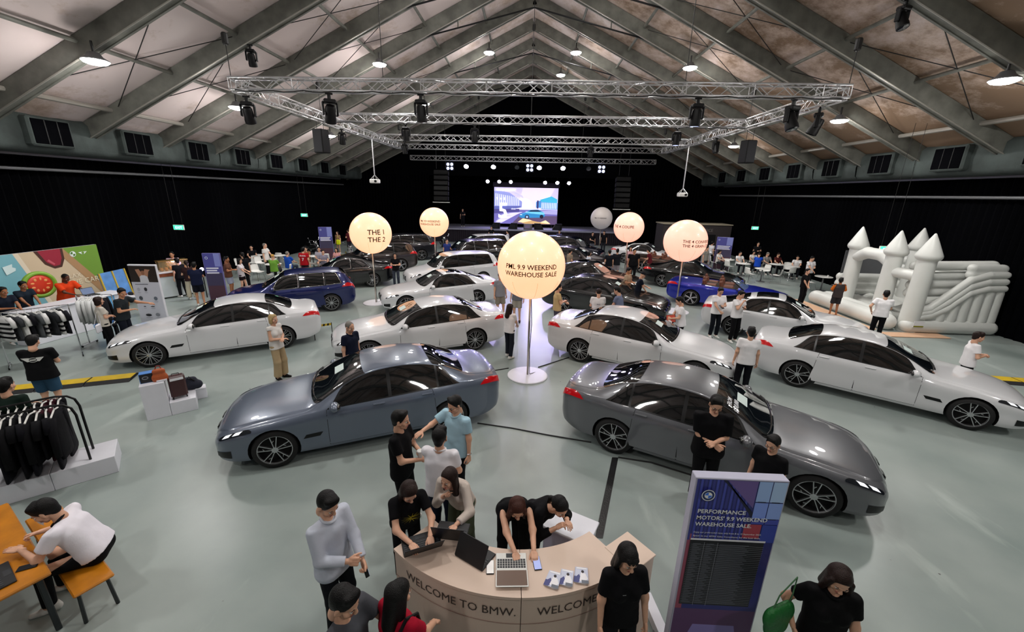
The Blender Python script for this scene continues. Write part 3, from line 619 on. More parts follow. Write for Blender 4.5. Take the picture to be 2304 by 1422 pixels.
def K(L, wmax, H, kind, **o):
    W = wmax/2; f = L
    wx = [(0, .60*W), (.03, .70*W), (.10, .81*W), (.25, .90*W), (.5, .955*W), (.85, .985*W), (1.6, W), (f-1.2, W), (f-.7, .965*W), (f-.35, .915*W), (f-.12, .83*W), (f-.03, .74*W), (f, .66*W)]
    if kind == 'sedan':
        top = [(0, .60), (.04, .67), (.12, .735), (.4, .83), (.9, .915), (1.42, .975), (1.6, 1.05), (1.95, 1.24), (2.3, 1.385), (2.65, H-.02), (3.0, H), (3.35, H-.025), (3.7, H-.10), (4.02, H-.235), (4.28, H-.345), (4.45, H-.375), (f-.2, H-.39), (f-.06, H-.43), (f-.02, H-.52), (f, H-.62)]
        belt = [(0, .52), (.05, .60), (.3, .725), (.7, .80), (1.3, .875), (1.7, .91), (2.6, .945), (3.6, .985), (4.2, 1.01), (f-.3, 1.0), (f-.06, .94), (f, .78)]
        wr = [(0, .45*W), (.3, .76*W), (.9, .83*W), (1.4, .85*W), (1.65, .80*W), (2.2, .66*W), (2.7, .625*W), (3.3, .62*W), (3.8, .65*W), (4.3, .73*W), (f-.3, .74*W), (f, .5*W)]
        crown = [(0, .05), (.5, .06), (1.4, .055), (1.7, .05), (2.4, .055), (3.4, .055), (4.2, .04), (f, .04)]
        d = dict(ws=(1.46, 2.34), rw=(3.56, 4.24), win=[(1.78, 2.74), (2.80, 3.62), (3.66, 4.02)], doors=[(1.72, 2.77), (2.79, 3.62)], wheels=(.88, .88+2.975*L/4.96))
    elif kind in ('suv', 'hatch'):
        h = H; top = [(0, .60), (.04, .70), (.12, .80), (.4, .90), (.85, .98), (1.18, 1.03), (1.36, 1.12), (1.65, h*.83), (1.95, h*.945), (2.3, h*.99), (2.7, h), (f-1.0, h-.01), (f-.55, h-.04), (f-.36, h-.10), (f-.22, h-.30), (f-.12, h-.50), (f-.05, h-.58), (f, h-.75)]
        zb = H*.635; belt = [(0, .52), (.05, .62), (.3, .77), (.7, .86), (1.2, .93), (1.6, zb-.04), (2.6, zb), (3.4, zb+.03), (f-.4, zb+.06), (f-.1, zb+.02), (f, zb-.18)]
        wr = [(0, .45*W), (.3, .76*W), (.8, .84*W), (1.2, .86*W), (1.45, .82*W), (1.9, .70*W), (2.4, .675*W), (f-.9, .665*W), (f-.4, .66*W), (f-.15, .70*W), (f, .55*W)]
        crown = [(0, .05), (.5, .06), (1.2, .055), (1.6, .05), (2.2, .055), (f-.5, .06), (f, .04)]
        d = dict(ws=(1.22, 1.98), rw=(f-.50, f-.14), win=[(1.52, 2.42), (2.48, 3.30), (3.36, f-.50)], doors=[(1.46, 2.45), (2.47, 3.28)], wheels=(.82, .82+.605*L))
    elif kind == 'coupe':
        top = [(0, .58), (.04, .66), (.12, .72), (.4, .81), (.9, .885), (1.45, .94), (1.65, 1.03), (2.0, 1.22), (2.35, H-.04), (2.65, H), (2.95, H-.015), (3.3, H-.075), (3.7, H-.20), (4.1, H-.33), (4.35, H-.375), (f-.2, H-.39), (f-.06, H-.43), (f-.02, H-.52), (f, H-.62)]
        belt = [(0, .52), (.05, .60), (.3, .71), (.7, .78), (1.3, .85), (1.7, .885), (2.6, .91), (3.4, .94), (4.1, .955), (f-.3, .95), (f-.06, .9), (f, .74)]
        wr = [(0, .45*W), (.3, .76*W), (.9, .83*W), (1.4, .85*W), (1.7, .80*W), (2.2, .65*W), (2.7, .61*W), (3.2, .61*W), (3.7, .65*W), (4.2, .73*W), (f-.3, .74*W), (f, .5*W)]
        crown = [(0, .05), (.5, .06), (1.4, .055), (1.7, .05), (2.4, .055), (3.4, .055), (4.2, .04), (f, .04)]
        d = dict(ws=(1.50, 2.36), rw=(3.38, 4.18), win=[(1.82, 2.78), (2.84, 3.66)], doors=[(1.76, 2.84), (2.86, 3.6)], wheels=(.85, .85+.596*L))
    else:  # open car
        top = [(0, .58), (.04, .66), (.12, .72), (.4, .81), (.9, .885), (1.45, .935), (1.7, .93), (2.6, .93), (3.4, .97), (4.1, .985), (f-.2, .975), (f-.06, .93), (f-.02, .84), (f, .74)]
        belt = [(0, .52), (.05, .60), (.3, .71), (.7, .78), (1.3, .85), (1.7, .885), (2.6, .91), (3.4, .94), (4.1, .955), (f-.3, .95), (f-.06, .9), (f, .72)]
        wr = [(0, .45*W), (.3, .76*W), (.9, .83*W), (1.6, .84*W), (2.6, .85*W), (3.6, .83*W), (f-.3, .74*W), (f, .5*W)]
        crown = [(0, .05), (.5, .06), (1.4, .05), (1.8, .035), (3.2, .03), (f, .04)]
        d = dict(ws=None, rw=None, win=[], doors=[(1.76, 2.95)], wheels=(.85, .85+.596*L))
    r = dict(L=L, kind=kind, w=wx, top=top, belt=belt, wr=wr, crown=crown, bot=[(0, .34), (.06, .24), (.4, .19), (f-.5, .20), (f-.1, .30), (f, .42)], half=W, H=H)
    r.update(d); tr = .345 if kind in ('sedan', 'coupe', 'open') else .37
    if kind == 'hatch': tr = .34
    r.update(tyre=tr, wr_c=tr, arch=tr+.045, **o); return r
def wheel_meshes(r, style):
    m = MB(); w_ = .23
    m.lathe([(r*.62, -w_/2+.02), (r*.72, -w_/2), (r*.94, -w_/2+.012), (r, -w_/2+.045), (r, w_/2-.045), (r*.94, w_/2-.012), (r*.78, w_/2), (r*.755, w_/2-.012), (r*.74, w_/2-.05), (r*.70, -.02), (.001, -.03)], n=36, axis=1)
    ty = m.mesh('wheel', M_tyre, 50)
    m = MB(); y = w_/2-.012; ri = r*.765
    m.lathe([(ri, y-.03), (ri+.004, y), (ri-.012, y+.004), (ri-.022, y-.02)], n=36, axis=1)
    n = {0: 5, 1: 10, 2: 5}[style]
    def bar(a0, r0, a1, r1, wd):
        p = np.array((r0*math.cos(a0), y-.022 if r0 < .1 else y-.012, r0*math.sin(a0))); q = np.array((r1*math.cos(a1), y-.012, r1*math.sin(a1)))
        d = (q-p)/np.linalg.norm(q-p); s_ = np.cross(d, (0, 1., 0)); u = np.array((0, .012, 0))
        V = [c+s_*e*wd/2+g*u for c in (p, q) for e, g in ((-1, -1), (1, -1), (.6, 1), (-.6, 1))]
        m.add(V, [(0,1,2,3),(7,6,5,4),(0,4,5,1),(1,5,6,2),(2,6,7,3),(3,7,4,0)])
    for i in range(n):
        a = 2*math.pi*i/n+math.pi/2
        if style == 0: bar(a-.30, .045, a-.20, ri-.006, .021); bar(a+.30, .045, a+.20, ri-.006, .021); bar(a, r*.52, a-.20, ri*.55, .012)
        elif style == 1: bar(a-.05, .05, a-.07, ri-.004, .016); bar(a+.05, .05, a+.16, ri-.004, .014)
        else: bar(a, .04, a+.10, ri-.004, .05); bar(a-.2, .05, a-.16, ri-.004, .02)
    m.lathe([(.055, y-.03), (.05, y-.005), (.001, y)], n=14, axis=1)
    return ty, m.mesh('rim', M_rim)
WH = {}
def make_car(k, wheel=0, trim=False, sun=False):
    """meshes of one kind of car, shared by its copies: list of (name, mesh, [(subname, mesh, matrix)], matrix)"""
    c = Car(k); parts = []; L = k['L']; I4 = Matrix.Identity(4)
    def pm(name, G, mt, smooth=True, flip=False):
        m = MB(); m.grid(G, flip=flip); return m.mesh(name, mt, smooth)
    parts.append(('body', c.body(), [], I4))
    def strip(name, X, T, mt, off=.005, side=1):
        return pm(name, c.patch(X, T, off, side), mt, True, side > 0)
    def span(x0, x1, t0, t1, n=10, q=6, e0=0., e1=0., r=0.):
        """param grid; e0/e1 lean of the ends, r rounding of the ends"""
        v = np.linspace(0, 1, q); u = np.linspace(0, 1, n); U, Vv = np.meshgrid(u, v, indexing='ij')
        a = x0+e0*Vv; b = x1+e1*Vv; rr = r*(1-np.sqrt(np.clip(1-(2*Vv-1)**2, 0, 1))); X = (a+rr)+(b-a-2*rr)*U
        return X, t0+(t1-t0)*Vv
    gl = k['win']
    for sd in (1, -1):
        if gl:
            X, T = span(gl[0][0]-.06, gl[-1][1]+.04, 6.12, 9.9, 22, 7, .30, -.34 if k['kind'] in ('sedan', 'coupe') else -.20); parts.append(('window_surround', strip('window_surround', X, T, M_gril, .003, sd), [], I4))
        for i, (a, b) in enumerate(gl):
            e0 = .30 if i == 0 else 0; last = i == len(gl)-1; e1 = (-.34 if k['kind'] in ('sedan', 'coupe') else -.20) if last else 0
            X, T = span(a, b, 6.25, 9.75, 12, 7, e0, e1, .0)
            sub = []
            if trim:
                G = c.patch(X, T, .007, sd); bd = list(G[:, 0])+(list(G[-1, 1:]) if last else [])+list(G[:-1 if last else None, -1][::-1])+(list(G[0, 1:-1][::-1]) if i == 0 else [])
                m = MB(); m.tube(bd[::1], .012, 5); sub.append(('window_trim', m.mesh('window_trim', M_chrome, True), I4))
            parts.append(('side_window', strip('side_window', X, T, M_glass, .006, sd), sub, I4))
        for i, (a, b) in enumerate(k['doors']):
            X, T = span(a-.008, b+.008, 2.15, 6.12, 14, 10, 0, .05 if i == 0 else -.10); seam = strip('door_seam', X, T, M_handle, .0012, sd)
            X, T = span(a, b, 2.2, 6.08, 14, 10, 0, .05 if i == 0 else -.10); dr = strip('door', X, T, M_dummy, .0045, sd)
            hp = c.P(np.array(b-.20), np.array(5.55)); m = MB(); m.rbox((hp[0], sd*(hp[1]+.012), hp[2]), (.20, .03, .035), .012)
            parts.append(('door', dr, [('door_handle', m.mesh('door_handle', M_dummy), I4), ('door_seam', seam, I4)], I4))
        # lamps
        X, T = span(.10, .62, 5.35, 6.15, 10, 5, .05, -.08, .03); h = strip('headlight', X, T, M_hl, .007, sd); sub = []
        for q in range(2):
            X, T = span(.17+.15*q, .27+.15*q, 5.5, 6.0, 4, 4, .06, .06); sub.append(('led_strip', strip('led_strip', X, T, M_drl, .010, sd), I4))
        parts.append(('headlight', h, sub, I4))
        X, T = span(L-.50, L-.03, 5.2, 6.5, 10, 5, .22, .0, .0); parts.append(('tail_light', strip('tail_light', X, T, M_red, .008, sd), [], I4))
        # front wing vent and bumper intake
        X, T = span(1.32, 1.58, 3.4, 3.9, 4, 3, .05, .05); parts.append(('side_vent', strip('side_vent', X, T, M_gril, .005, sd), [], I4))
        X, T = span(.05, .26, 2.5, 3.7, 5, 4); parts.append(('bumper_intake', strip('bumper_intake', X, T, M_gril, .006, sd), [], I4))
        # kidney grille half on the nose
        m = MB(); m.rbox((.035, sd*.17, .52), (.10, .24, .26), .04); gs = []
        parts.append(('grille', m.mesh('grille', M_gril), gs, I4))
        # mirror
        xm = (gl[0][0] if gl else 1.85)+.02; bp = c.P(np.array(xm+.1), np.array(6.3))
        m = MB(); m.ball((xm+.05, sd*(bp[1]+.12), bp[2]+.06), (.085, .13, .075), 12, 8); sub = []
        s2 = MB(); s2.rbox((xm+.07, sd*(bp[1]+.01), bp[2]+.01), (.06, .14, .04), .015); sub.append(('mirror_stalk', s2.mesh('mirror_stalk', M_gril), I4))
        s3 = MB(); s3.ball((xm+.105, sd*(bp[1]+.125), bp[2]+.06), (.045, .11, .06), 10, 6); sub.append(('mirror_glass', s3.mesh('mirror_glass', M_glass, True), I4))
        parts.append(('mirror', m.mesh('mirror', M_dummy, True), sub, I4))
    def topspan(x0, x1, tedge, cx0=0., cx1=0., n=10, q=13):
        v = np.linspace(-1, 1, q); u = np.linspace(0, 1, n); U, V = np.meshgrid(u, v, indexing='ij')
        X = (x0+cx0*V**2)+((x1+cx1*V**2)-(x0+cx0*V**2))*U; T = 13-np.abs(V)*(13-tedge); G = c.patch(X, T, .006, 1); G[..., 1] *= np.sign(V)+(V == 0); return G
    if k['ws']:
        a, b = k['ws']; G = topspan(a, b, 10.25, .16, .06); m = MB(); m.grid(G); sub = []
        sp = MB(); sp.grid(topspan(a+.42, a+.58, 12.1, 0, 0, 3, 3)[:, 1:]*np.array((1, 1, 1))+np.array((0, -.10, .005))); sub.append(('price_sticker', sp.mesh('price_sticker', M_stick), I4))
        for q in (-1, 1):
            wp = MB(); wp.tube([tuple(p+np.array((0, 0, .012))) for p in topspan(a+.03, a+.06, 10.6, .16, .1, 2, 9)[0, (0 if q < 0 else 4):(5 if q < 0 else 9)]], .009, 4); sub.append(('wiper', wp.mesh('wiper', M_gril), I4))
        parts.append(('windscreen', m.mesh('windscreen', M_glassw, True), sub, I4))
        a, b = k['rw']; G = topspan(a, b, 10.45, .05, -.10); m = MB(); m.grid(G); parts.append(('rear_window', m.mesh('rear_window', M_glass, True), [], I4))
        if sun:
            a = k['ws'][1]+.22; G = topspan(a, a+.62, 11.55, 0, 0, 5, 9); m = MB(); m.grid(G); parts.append(('sunroof', m.mesh('sunroof', M_glass, True), [], I4))
    if k['kind'] == 'open':
        G = topspan(1.95, 3.35, 10.9, 0, 0, 8, 9); m = MB(); m.grid(G); parts.append(('cabin_floor', m.mesh('cabin_floor', mat('cabin_black', '18120f', .8), True), [], I4))
        for y in (-.38, .38):
            for x in (2.35, 3.0):
                m = MB(); m.rbox((x, y, .90), (.44, .5, .14), .05); m.rbox((x+.27, y, .99), (.14, .48, .36), .06, ry=.25); m.rbox((x+.32, y, 1.19), (.10, .24, .14), .04, ry=.25); parts.append(('seat', m.mesh('seat', M_leath), [], I4))
        V = np.zeros((5, 9, 3))
        for i in range(5):
            for j in range(9):
                u, v = i/4, j/4-1; V[i, j] = (1.62+.14*v*v+u*.52, v*(.74-.14*u), .945+u*.37-.03*v*v)
        m = MB(); m.grid(V); sub = []
        fm = MB(); fm.tube(list(V[:, 0])+list(V[-1, 1:])+list(V[:-1, -1][::-1]), .022, 6); sub.append(('windscreen_frame', fm.mesh('windscreen_frame', M_gril, True), I4))
        parts.append(('windscreen', m.mesh('windscreen', mat('clear_windscreen', '8aa0b0', .03, alpha=.35, coat=1.), True), sub, I4))
    kk = (k['tyre'], wheel)
    if kk not in WH: WH[kk] = wheel_meshes(*kk)
    for xw in k['wheels']:
        for sd in (1, -1):
            M = Matrix.Translation((xw, sd*(k['half']-.135), k['tyre'])) @ (Matrix.Identity(4) if sd > 0 else Matrix.Rotation(math.pi, 4, 'Z'))
            parts.append(('wheel', WH[kk][0], [('rim', WH[kk][1], I4)], M))
    return parts
def put_car(name, kit, k, rear, ang, paint, label, group=None):
    """rear: ground point of the camera-side rear wheel; ang: heading of the nose in degrees"""
    a = R(ang); d = np.array((math.cos(a), math.sin(a))); nl = np.array((-d[1], d[0]))
    side = 1 if (np.array(rear)*-1) @ nl > 0 else -1      # which flank faces the viewer's end of the hall
    xr = k['wheels'][1]; nose = np.array(rear)+d*xr-nl*side*(k['half']-.02)
    o = empty(name, (nose[0], nose[1], 0), a+math.pi, label, 'car', group); pm_ = PAINT[paint]
    def put(nm, me, par, M):
        q = link(nm, me, par); q.matrix_local = M
        for i, m_ in enumerate(me.materials):
            if m_ is M_dummy: q.material_slots[i].link = 'OBJECT'; q.material_slots[i].material = pm_
        return q
    for nm, me, subs, M in kit:
        q = put(nm, me, o, M)
        for sn, sm, sM in subs: put(sn, sm, q, sM)
    return o
K5 = K(4.96, 1.87, 1.475, 'sedan'); KX = K(4.72, 1.89, 1.67, 'suv'); KX5 = K(4.94, 2.0, 1.75, 'suv'); KH = K(4.40, 1.82, 1.55, 'hatch'); KG = K(4.78, 1.85, 1.43, 'coupe'); KO = K(4.77, 1.85, 1.38, 'open')
C5 = make_car(K5, 0); C5b = [p for p in C5]
C5m = []
for p in C5:      # same body, multi-spoke wheels
    C5m.append(p if p[0] != 'wheel' else ('wheel', WH.setdefault((K5['tyre'], 1), wheel_meshes(K5['tyre'], 1))[0], [('rim', WH[(K5['tyre'], 1)][1], Matrix.Identity(4))], p[3]))
CX = make_car(KX, 2); CX5 = make_car(KX5, 0, True); CH = make_car(KH, 1, True); CG = make_car(KG, 0, False, True); CGt = make_car(KG, 1, True); CO = make_car(KO, 2)
gL = 'cars on the cafe side of the aisle'; gR = 'cars on the castle side of the aisle'
for nm, kit, k, rear, ang, pt, lb in (
  ('sedan', C5, K5, (-1.37, 6.88), 205, 'bluegrey', 'blue-grey sedan at the front, behind the group with the coffee cup'),
  ('sedan', C5m, K5, (-1.44, 11.19), 206, 'white', 'white sedan directly behind the front blue-grey sedan'),
  ('sedan', C5m, K5, (-7.06, 10.85), 212, 'white', 'white sedan beside the plinth of bags and the blonde woman'),
  ('coupe', CG, KG, (-2.0, 16.09), 207, 'white', 'white sunroof car, third in the row beside the THE 1 THE 2 balloon'),
  ('hatchback', [p for p in CX], KX, (-2.15, 19.85), 208, 'white', 'white high-roofed hatchback beside the centre balloon'),
  ('suv', CX5, KX5, (-1.9, 25.2), 208, 'black', 'black off-roader with chrome window frames behind the white hatchback'),
  ('suv', CX, KX, (-1.9, 29.3), 208, 'white', 'white off-roader nearest the stage, behind the black one'),
  ('hatchback', CH, KH, (-7.43, 14.76), 208, 'blue', 'dark blue hatchback with chrome window line behind the white sedan'),
  ('coupe', CGt, KG, (-7.45, 19.05), 207, 'black', 'black car with chrome windows and tan seats under the balloon'),
  ('suv', CX, KX, (-7.3, 23.2), 208, 'brown', 'brown-grey off-roader behind the black car, partly behind the balloon'),
  ('suv', CX5, KX5, (-7.15, 27.39), 208, 'slate', 'slate grey off-roader farthest back on the cafe side')):
    put_car(nm, kit, k, rear, ang, pt, lb, gL)
for nm, kit, k, rear, ang, pt, lb in (
  ('sedan', C5, K5, (1.64, 6.42), -27, 'grey2', 'plain grey sedan at the front, behind the man with crossed arms'),
  ('sedan', C5m, K5, (1.53, 10.6), -27, 'white', 'white sedan with balloon reflected in its rear side window'),
  ('sedan', C5, K5, (6.79, 9.5), -36, 'white', 'white sedan at the outer front, nearest the inflatable castle'),
  ('coupe', CG, KG, (7.07, 13.36), -30, 'white', 'white car with sunroof beside the two men with tablets'),
  ('sedan', C5, K5, (1.5, 15.7), -27, 'black', 'black sedan behind the white one, men standing at its side'),
  ('coupe', CG, KG, (1.7, 19.8), -27, 'black', 'black coupe with price stickers, behind the black sedan'),
  ('sedan', C5m, K5, (1.4, 25.2), -27, 'brown', 'dark brown sedan fourth back on the castle side'),
  ('suv', CX, KX, (1.6, 29.3), -27, 'blue2', 'blue-black off-roader nearest the stage on the castle side'),
  ('open_car', CO, KO, (7.1, 17.28), -29, 'rblue', 'royal blue open-top car beside the pinkish balloon'),
  ('coupe', CG, KG, (7.03, 20.95), -29, 'black', 'black coupe with red tail light beyond the blue open-top'),
  ('open_car', CO, KO, (7.0, 24.8), -29, 'brn2', 'bronze open-top car with tan seats'),
  ('coupe', CG, KG, (6.78, 28.57), -29, 'white', 'white coupe farthest back on the castle side')):
    put_car(nm, kit, k, rear, ang, pt, lb, gR)

ob_ = [o for o in bpy.data.objects if o.get('label', '').startswith('plain grey sedan')][0]; wsc = [c for c in ob_.children if c.name.startswith('windscreen')][0]; c5 = Car(K5)
for i, s_ in enumerate(('$338,888', 'FROM')):
    x_ = np.array(2.02+.10*i); pp = c5.P(x_, np.array(11.6)); n_ = c5.N(x_, np.array(11.6)); n_ = n_*np.sign(n_[2]); uy = Vector((1, 0, .62)).normalized(); ux = Vector((0, -1, 0)); q = frame(Vector((pp[0], pp[1], pp[2]))+Vector(n_.tolist())*.016, ux, uy); lettering(wsc, s_, q, .115, M_plate, .02, 'CENTER')
# ---------------------------------------------------------------- people
def surfnet(f, org, h):
    """surface nets of a sampled distance field"""
    s = f < 0; c = sum(s[i:f.shape[0]-1+i, j:f.shape[1]-1+j, k:f.shape[2]-1+k].astype(np.int8) for i in (0, 1) for j in (0, 1) for k in (0, 1))
    act = (c > 0) & (c < 8); ii = np.argwhere(act); idx = np.full(act.shape, -1); idx[act] = np.arange(len(ii))
    S_ = np.zeros((len(ii), 3)); n = np.zeros(len(ii)); cs = [(i, j, k) for i in (0, 1) for j in (0, 1) for k in (0, 1)]
    for a in cs:
        for ax in range(3):
            if a[ax]: continue
            b = list(a); b[ax] = 1; b = np.array(b); a_ = np.array(a)
            fa = f[tuple((ii+a_).T)]; fb = f[tuple((ii+b).T)]; m = (fa < 0) != (fb < 0); t = np.where(m, fa/np.where(m, fa-fb, 1), 0)
            S_ += np.where(m[:, None], a_+t[:, None]*(b-a_), 0); n += m
    V = org+h*(ii+S_/n[:, None]); F = []
    for ax in range(3):
        u, v = (ax+1) % 3, (ax+2) % 3; sl0 = [slice(None)]*3; sl1 = [slice(None)]*3; sl0[ax] = slice(0, -1); sl1[ax] = slice(1, None)
        e = np.argwhere(s[tuple(sl0)] != s[tuple(sl1)]); e = e[(e[:, u] > 0) & (e[:, v] > 0) & (e[:, u] < f.shape[u]-1) & (e[:, v] < f.shape[v]-1)]
        q = []
        for du, dv in ((-1, -1), (0, -1), (0, 0), (-1, 0)):
            p = e.copy(); p[:, u] += du; p[:, v] += dv; q.append(idx[tuple(p.T)])
        Q = np.stack(q, 1); fl_ = ~s[tuple(e.T)]; Q[fl_] = Q[fl_][:, ::-1]; F.append(Q[(Q >= 0).all(1)])
    return V, np.vstack(F)
def sdf_mesh(prims, h, k=.03, pad=.03, smooth=1, clips=()):
    """prims: (a, b, ra, rb[, scale(3)][, clip planes]) round cones in metres; smooth union"""
    A = np.array([p[0] for p in prims]); B = np.array([p[1] for p in prims]); rm = np.array([max(p[2], p[3]) for p in prims])[:, None]*1.25
    lo = np.minimum(A, B)-rm; hi = np.maximum(A, B)+rm; g0 = lo.min(0)-pad; n = np.ceil((hi.max(0)+pad-g0)/h).astype(int)+1
    f = np.full(tuple(n), .3); ax = [g0[i]+h*np.arange(n[i]) for i in range(3)]
    for q, p in enumerate(prims):
        a = np.maximum(((lo[q]-k-2*h-g0)/h).astype(int), 0); b = np.minimum(((hi[q]+k+2*h-g0)/h).astype(int)+2, n); sl = tuple(slice(a[i], b[i]) for i in range(3))
        X = np.stack(np.meshgrid(ax[0][sl[0]], ax[1][sl[1]], ax[2][sl[2]], indexing='ij'), -1); pa, pb = A[q], B[q]; d = pb-pa
        sc_ = p[4] if len(p) > 4 and p[4] is not None else None
        Y = X-pa
        if sc_ is not None: Y = Y/np.array(sc_); d = d/np.array(sc_)
        t = np.clip((Y@d)/max(d@d, 1e-9), 0, 1); D = np.linalg.norm(Y-t[..., None]*d, axis=-1)-(p[2]+(p[3]-p[2])*t)
        if len(p) > 5:
            for o_, nn in p[5]: D = np.maximum(D, (X-np.array(o_))@np.array(nn))
        if len(p) > 6 and p[6]:      # carve
            g = -D; o = f[sl]; hh = np.clip(.5+.5*(o-g)/k, 0, 1); f[sl] = g+(o-g)*hh+k*hh*(1-hh); continue
        o = f[sl]; hh = np.clip(.5+.5*(o-D)/k, 0, 1); f[sl] = o+(D-o)*hh-k*hh*(1-hh)
    for o_, nn in clips:
        nn = np.array(nn, float); D = (ax[0]-o_[0])[:, None, None]*nn[0]+(ax[1]-o_[1])[None, :, None]*nn[1]+(ax[2]-o_[2])[None, None, :]*nn[2]; f = np.maximum(f, D)
    return surfnet(f, g0, h)
O3 = np.zeros(3)
def v3(*a): return np.array(a, float)
# --- head, in head space: x forward, z up, origin at skull centre base (ear level); about 0.23 m tall
_H = {}
def head_geo(lod, fem):
    k = (lod, fem)
    if k in _H: return _H[k]
    h = (.0065, .010, .017)[lod]; j = .92 if fem else 1.
    pr = [(v3(-.012, 0, .035), v3(.008, 0, .045), .088, .082, (1.08, .88, 1.12)), (v3(.02, 0, -.02), v3(.045, 0, -.075), .066, .040, (1., .95*j, 1.)), (v3(.03, -.025*j, -.07), v3(.03, .025*j, -.07), .030, .030), (v3(.058, 0, -.098), v3(.060, 0, -.102), .022*j, .020*j),
      (v3(.0, -.06, -.03), v3(.0, .06, -.03), .022, .022), (v3(.092, 0, .010), v3(.109, 0, -.030), .010, .0145), (v3(.104, -.011, -.036), v3(.104, .011, -.036), .008, .008),
      (v3(.085, -.034, .020), v3(.085, .034, .020), .014, .014, (1, 1, .7)), (v3(.058, -.045, -.025), v3(.058, -.045, -.03), .026, .024), (v3(.058, .045, -.025), v3(.058, .045, -.03), .026, .024),
      (v3(.083, -.017, -.063), v3(.083, .017, -.063), .010, .010), (v3(.081, -.014, -.072), v3(.081, .014, -.072), .010, .010)]
    for s_ in (-1, 1): pr += [(v3(-.006, s_*.083, .018), v3(-.012, s_*.089, -.022), .019, .013, (1., .45, 1.))]
    for s_ in (-1, 1): pr += [(v3(.100, s_*.033, .003), v3(.100, s_*.036, .003), .016, .015, (1, 1, .75), (), True)]
    pr += [(v3(-.028, 0, -.03), v3(-.040, 0, -.145), .056*j, .056*j)]
    V, F = sdf_mesh(pr, h, .014, .02); mi = [0]*len(F); V = list(V); F = [list(q) for q in F]
    cen = [np.mean([V[i] for i in q], 0) for q in F]
    for q, c in enumerate(cen):
        if c[0] > .078 and abs(c[1]) < .026 and -.080 < c[2] < -.054 and lod < 2: mi[q] = 1
    m = MB(); m.add(V, F); m.mi = mi
    for s_ in (-1, 1):
        m.ball((.080, s_*.033, .003), (.0145, .0155, .011), 10, 6, mi=2); m.ball((.0915, s_*.033, .001), (.0045, .0075, .0075), 8, 5, mi=3)
        m.tube([(.088, s_*.016, .024), (.095, s_*.030, .029), (.084, s_*.052, .024)], (.004, .0045, .002), 5, mi=3)
    _H[k] = (np.vstack(m.v), m.f, m.mi); return _H[k]
# --- hand, in hand space: wrist at origin, fingers along +x, palm facing -z, thumb towards +y (mirrored for the other hand)
def hand_geo(lod, pose):
    k = ('hand', lod, pose)
    if k in _H: return _H[k]
    cu = dict(relax=(.35, .45, .35), grip=(1.0, 1.15, .8), flat=(.06, .10, .10), type=(.30, .45, .4))[pose]; h = (.0052, .0075, .011)[lod]; fr = (1., 1.05, 1.3)[lod]
    pr = [(v3(-.03, 0, 0), v3(.02, 0, 0), .027, .028, (1, 1, .75)), (v3(.03, -.022, 0), v3(.085, -.027, 0), .021, .018, (1, 1, .7)), (v3(.03, .0, 0), v3(.088, 0, 0), .022, .018, (1, 1, .7)), (v3(.03, .022, 0), v3(.085, .026, 0), .022, .018, (1, 1, .72))]
    for y, l, sp in ((.0295, .072, .05), (.0095, .080, .0), (-.0105, .074, -.03), (-.029, .058, -.08)):
        p = v3(.088-.3*abs(y-.009), y, 0); a = cu[0]; seg = (.46, .30, .24); r = .0090*fr
        for q, s_ in enumerate(seg):
            d = v3(math.cos(a)*math.cos(sp), math.sin(sp)*math.cos(a), -math.sin(a)); n = p+d*l*s_; pr.append((p, n, r, r*.92)); p = n; r *= .92; a += cu[min(q+1, 2)]
    b = .9 if pose == 'flat' else .65
    t0 = v3(.018, .024, -.004); t1 = t0+.042*v3(math.cos(b), math.sin(b), -.25); t2 = t1+.034*v3(math.cos(b*.45), math.sin(b*.45), -.35 if pose != 'flat' else -.1); t3 = t2+.026*v3(math.cos(b*.15), math.sin(b*.15), -.35 if pose != 'flat' else -.1)
    pr += [(t0, t1, .0165*fr, .0125*fr), (t1, t2, .0118*fr, .0105*fr), (t2, t3, .0105*fr, .0085*fr)]
    V, F = sdf_mesh(pr, h, .006, .02); _H[k] = (V, F.tolist(), [0]*len(F)); return _H[k]
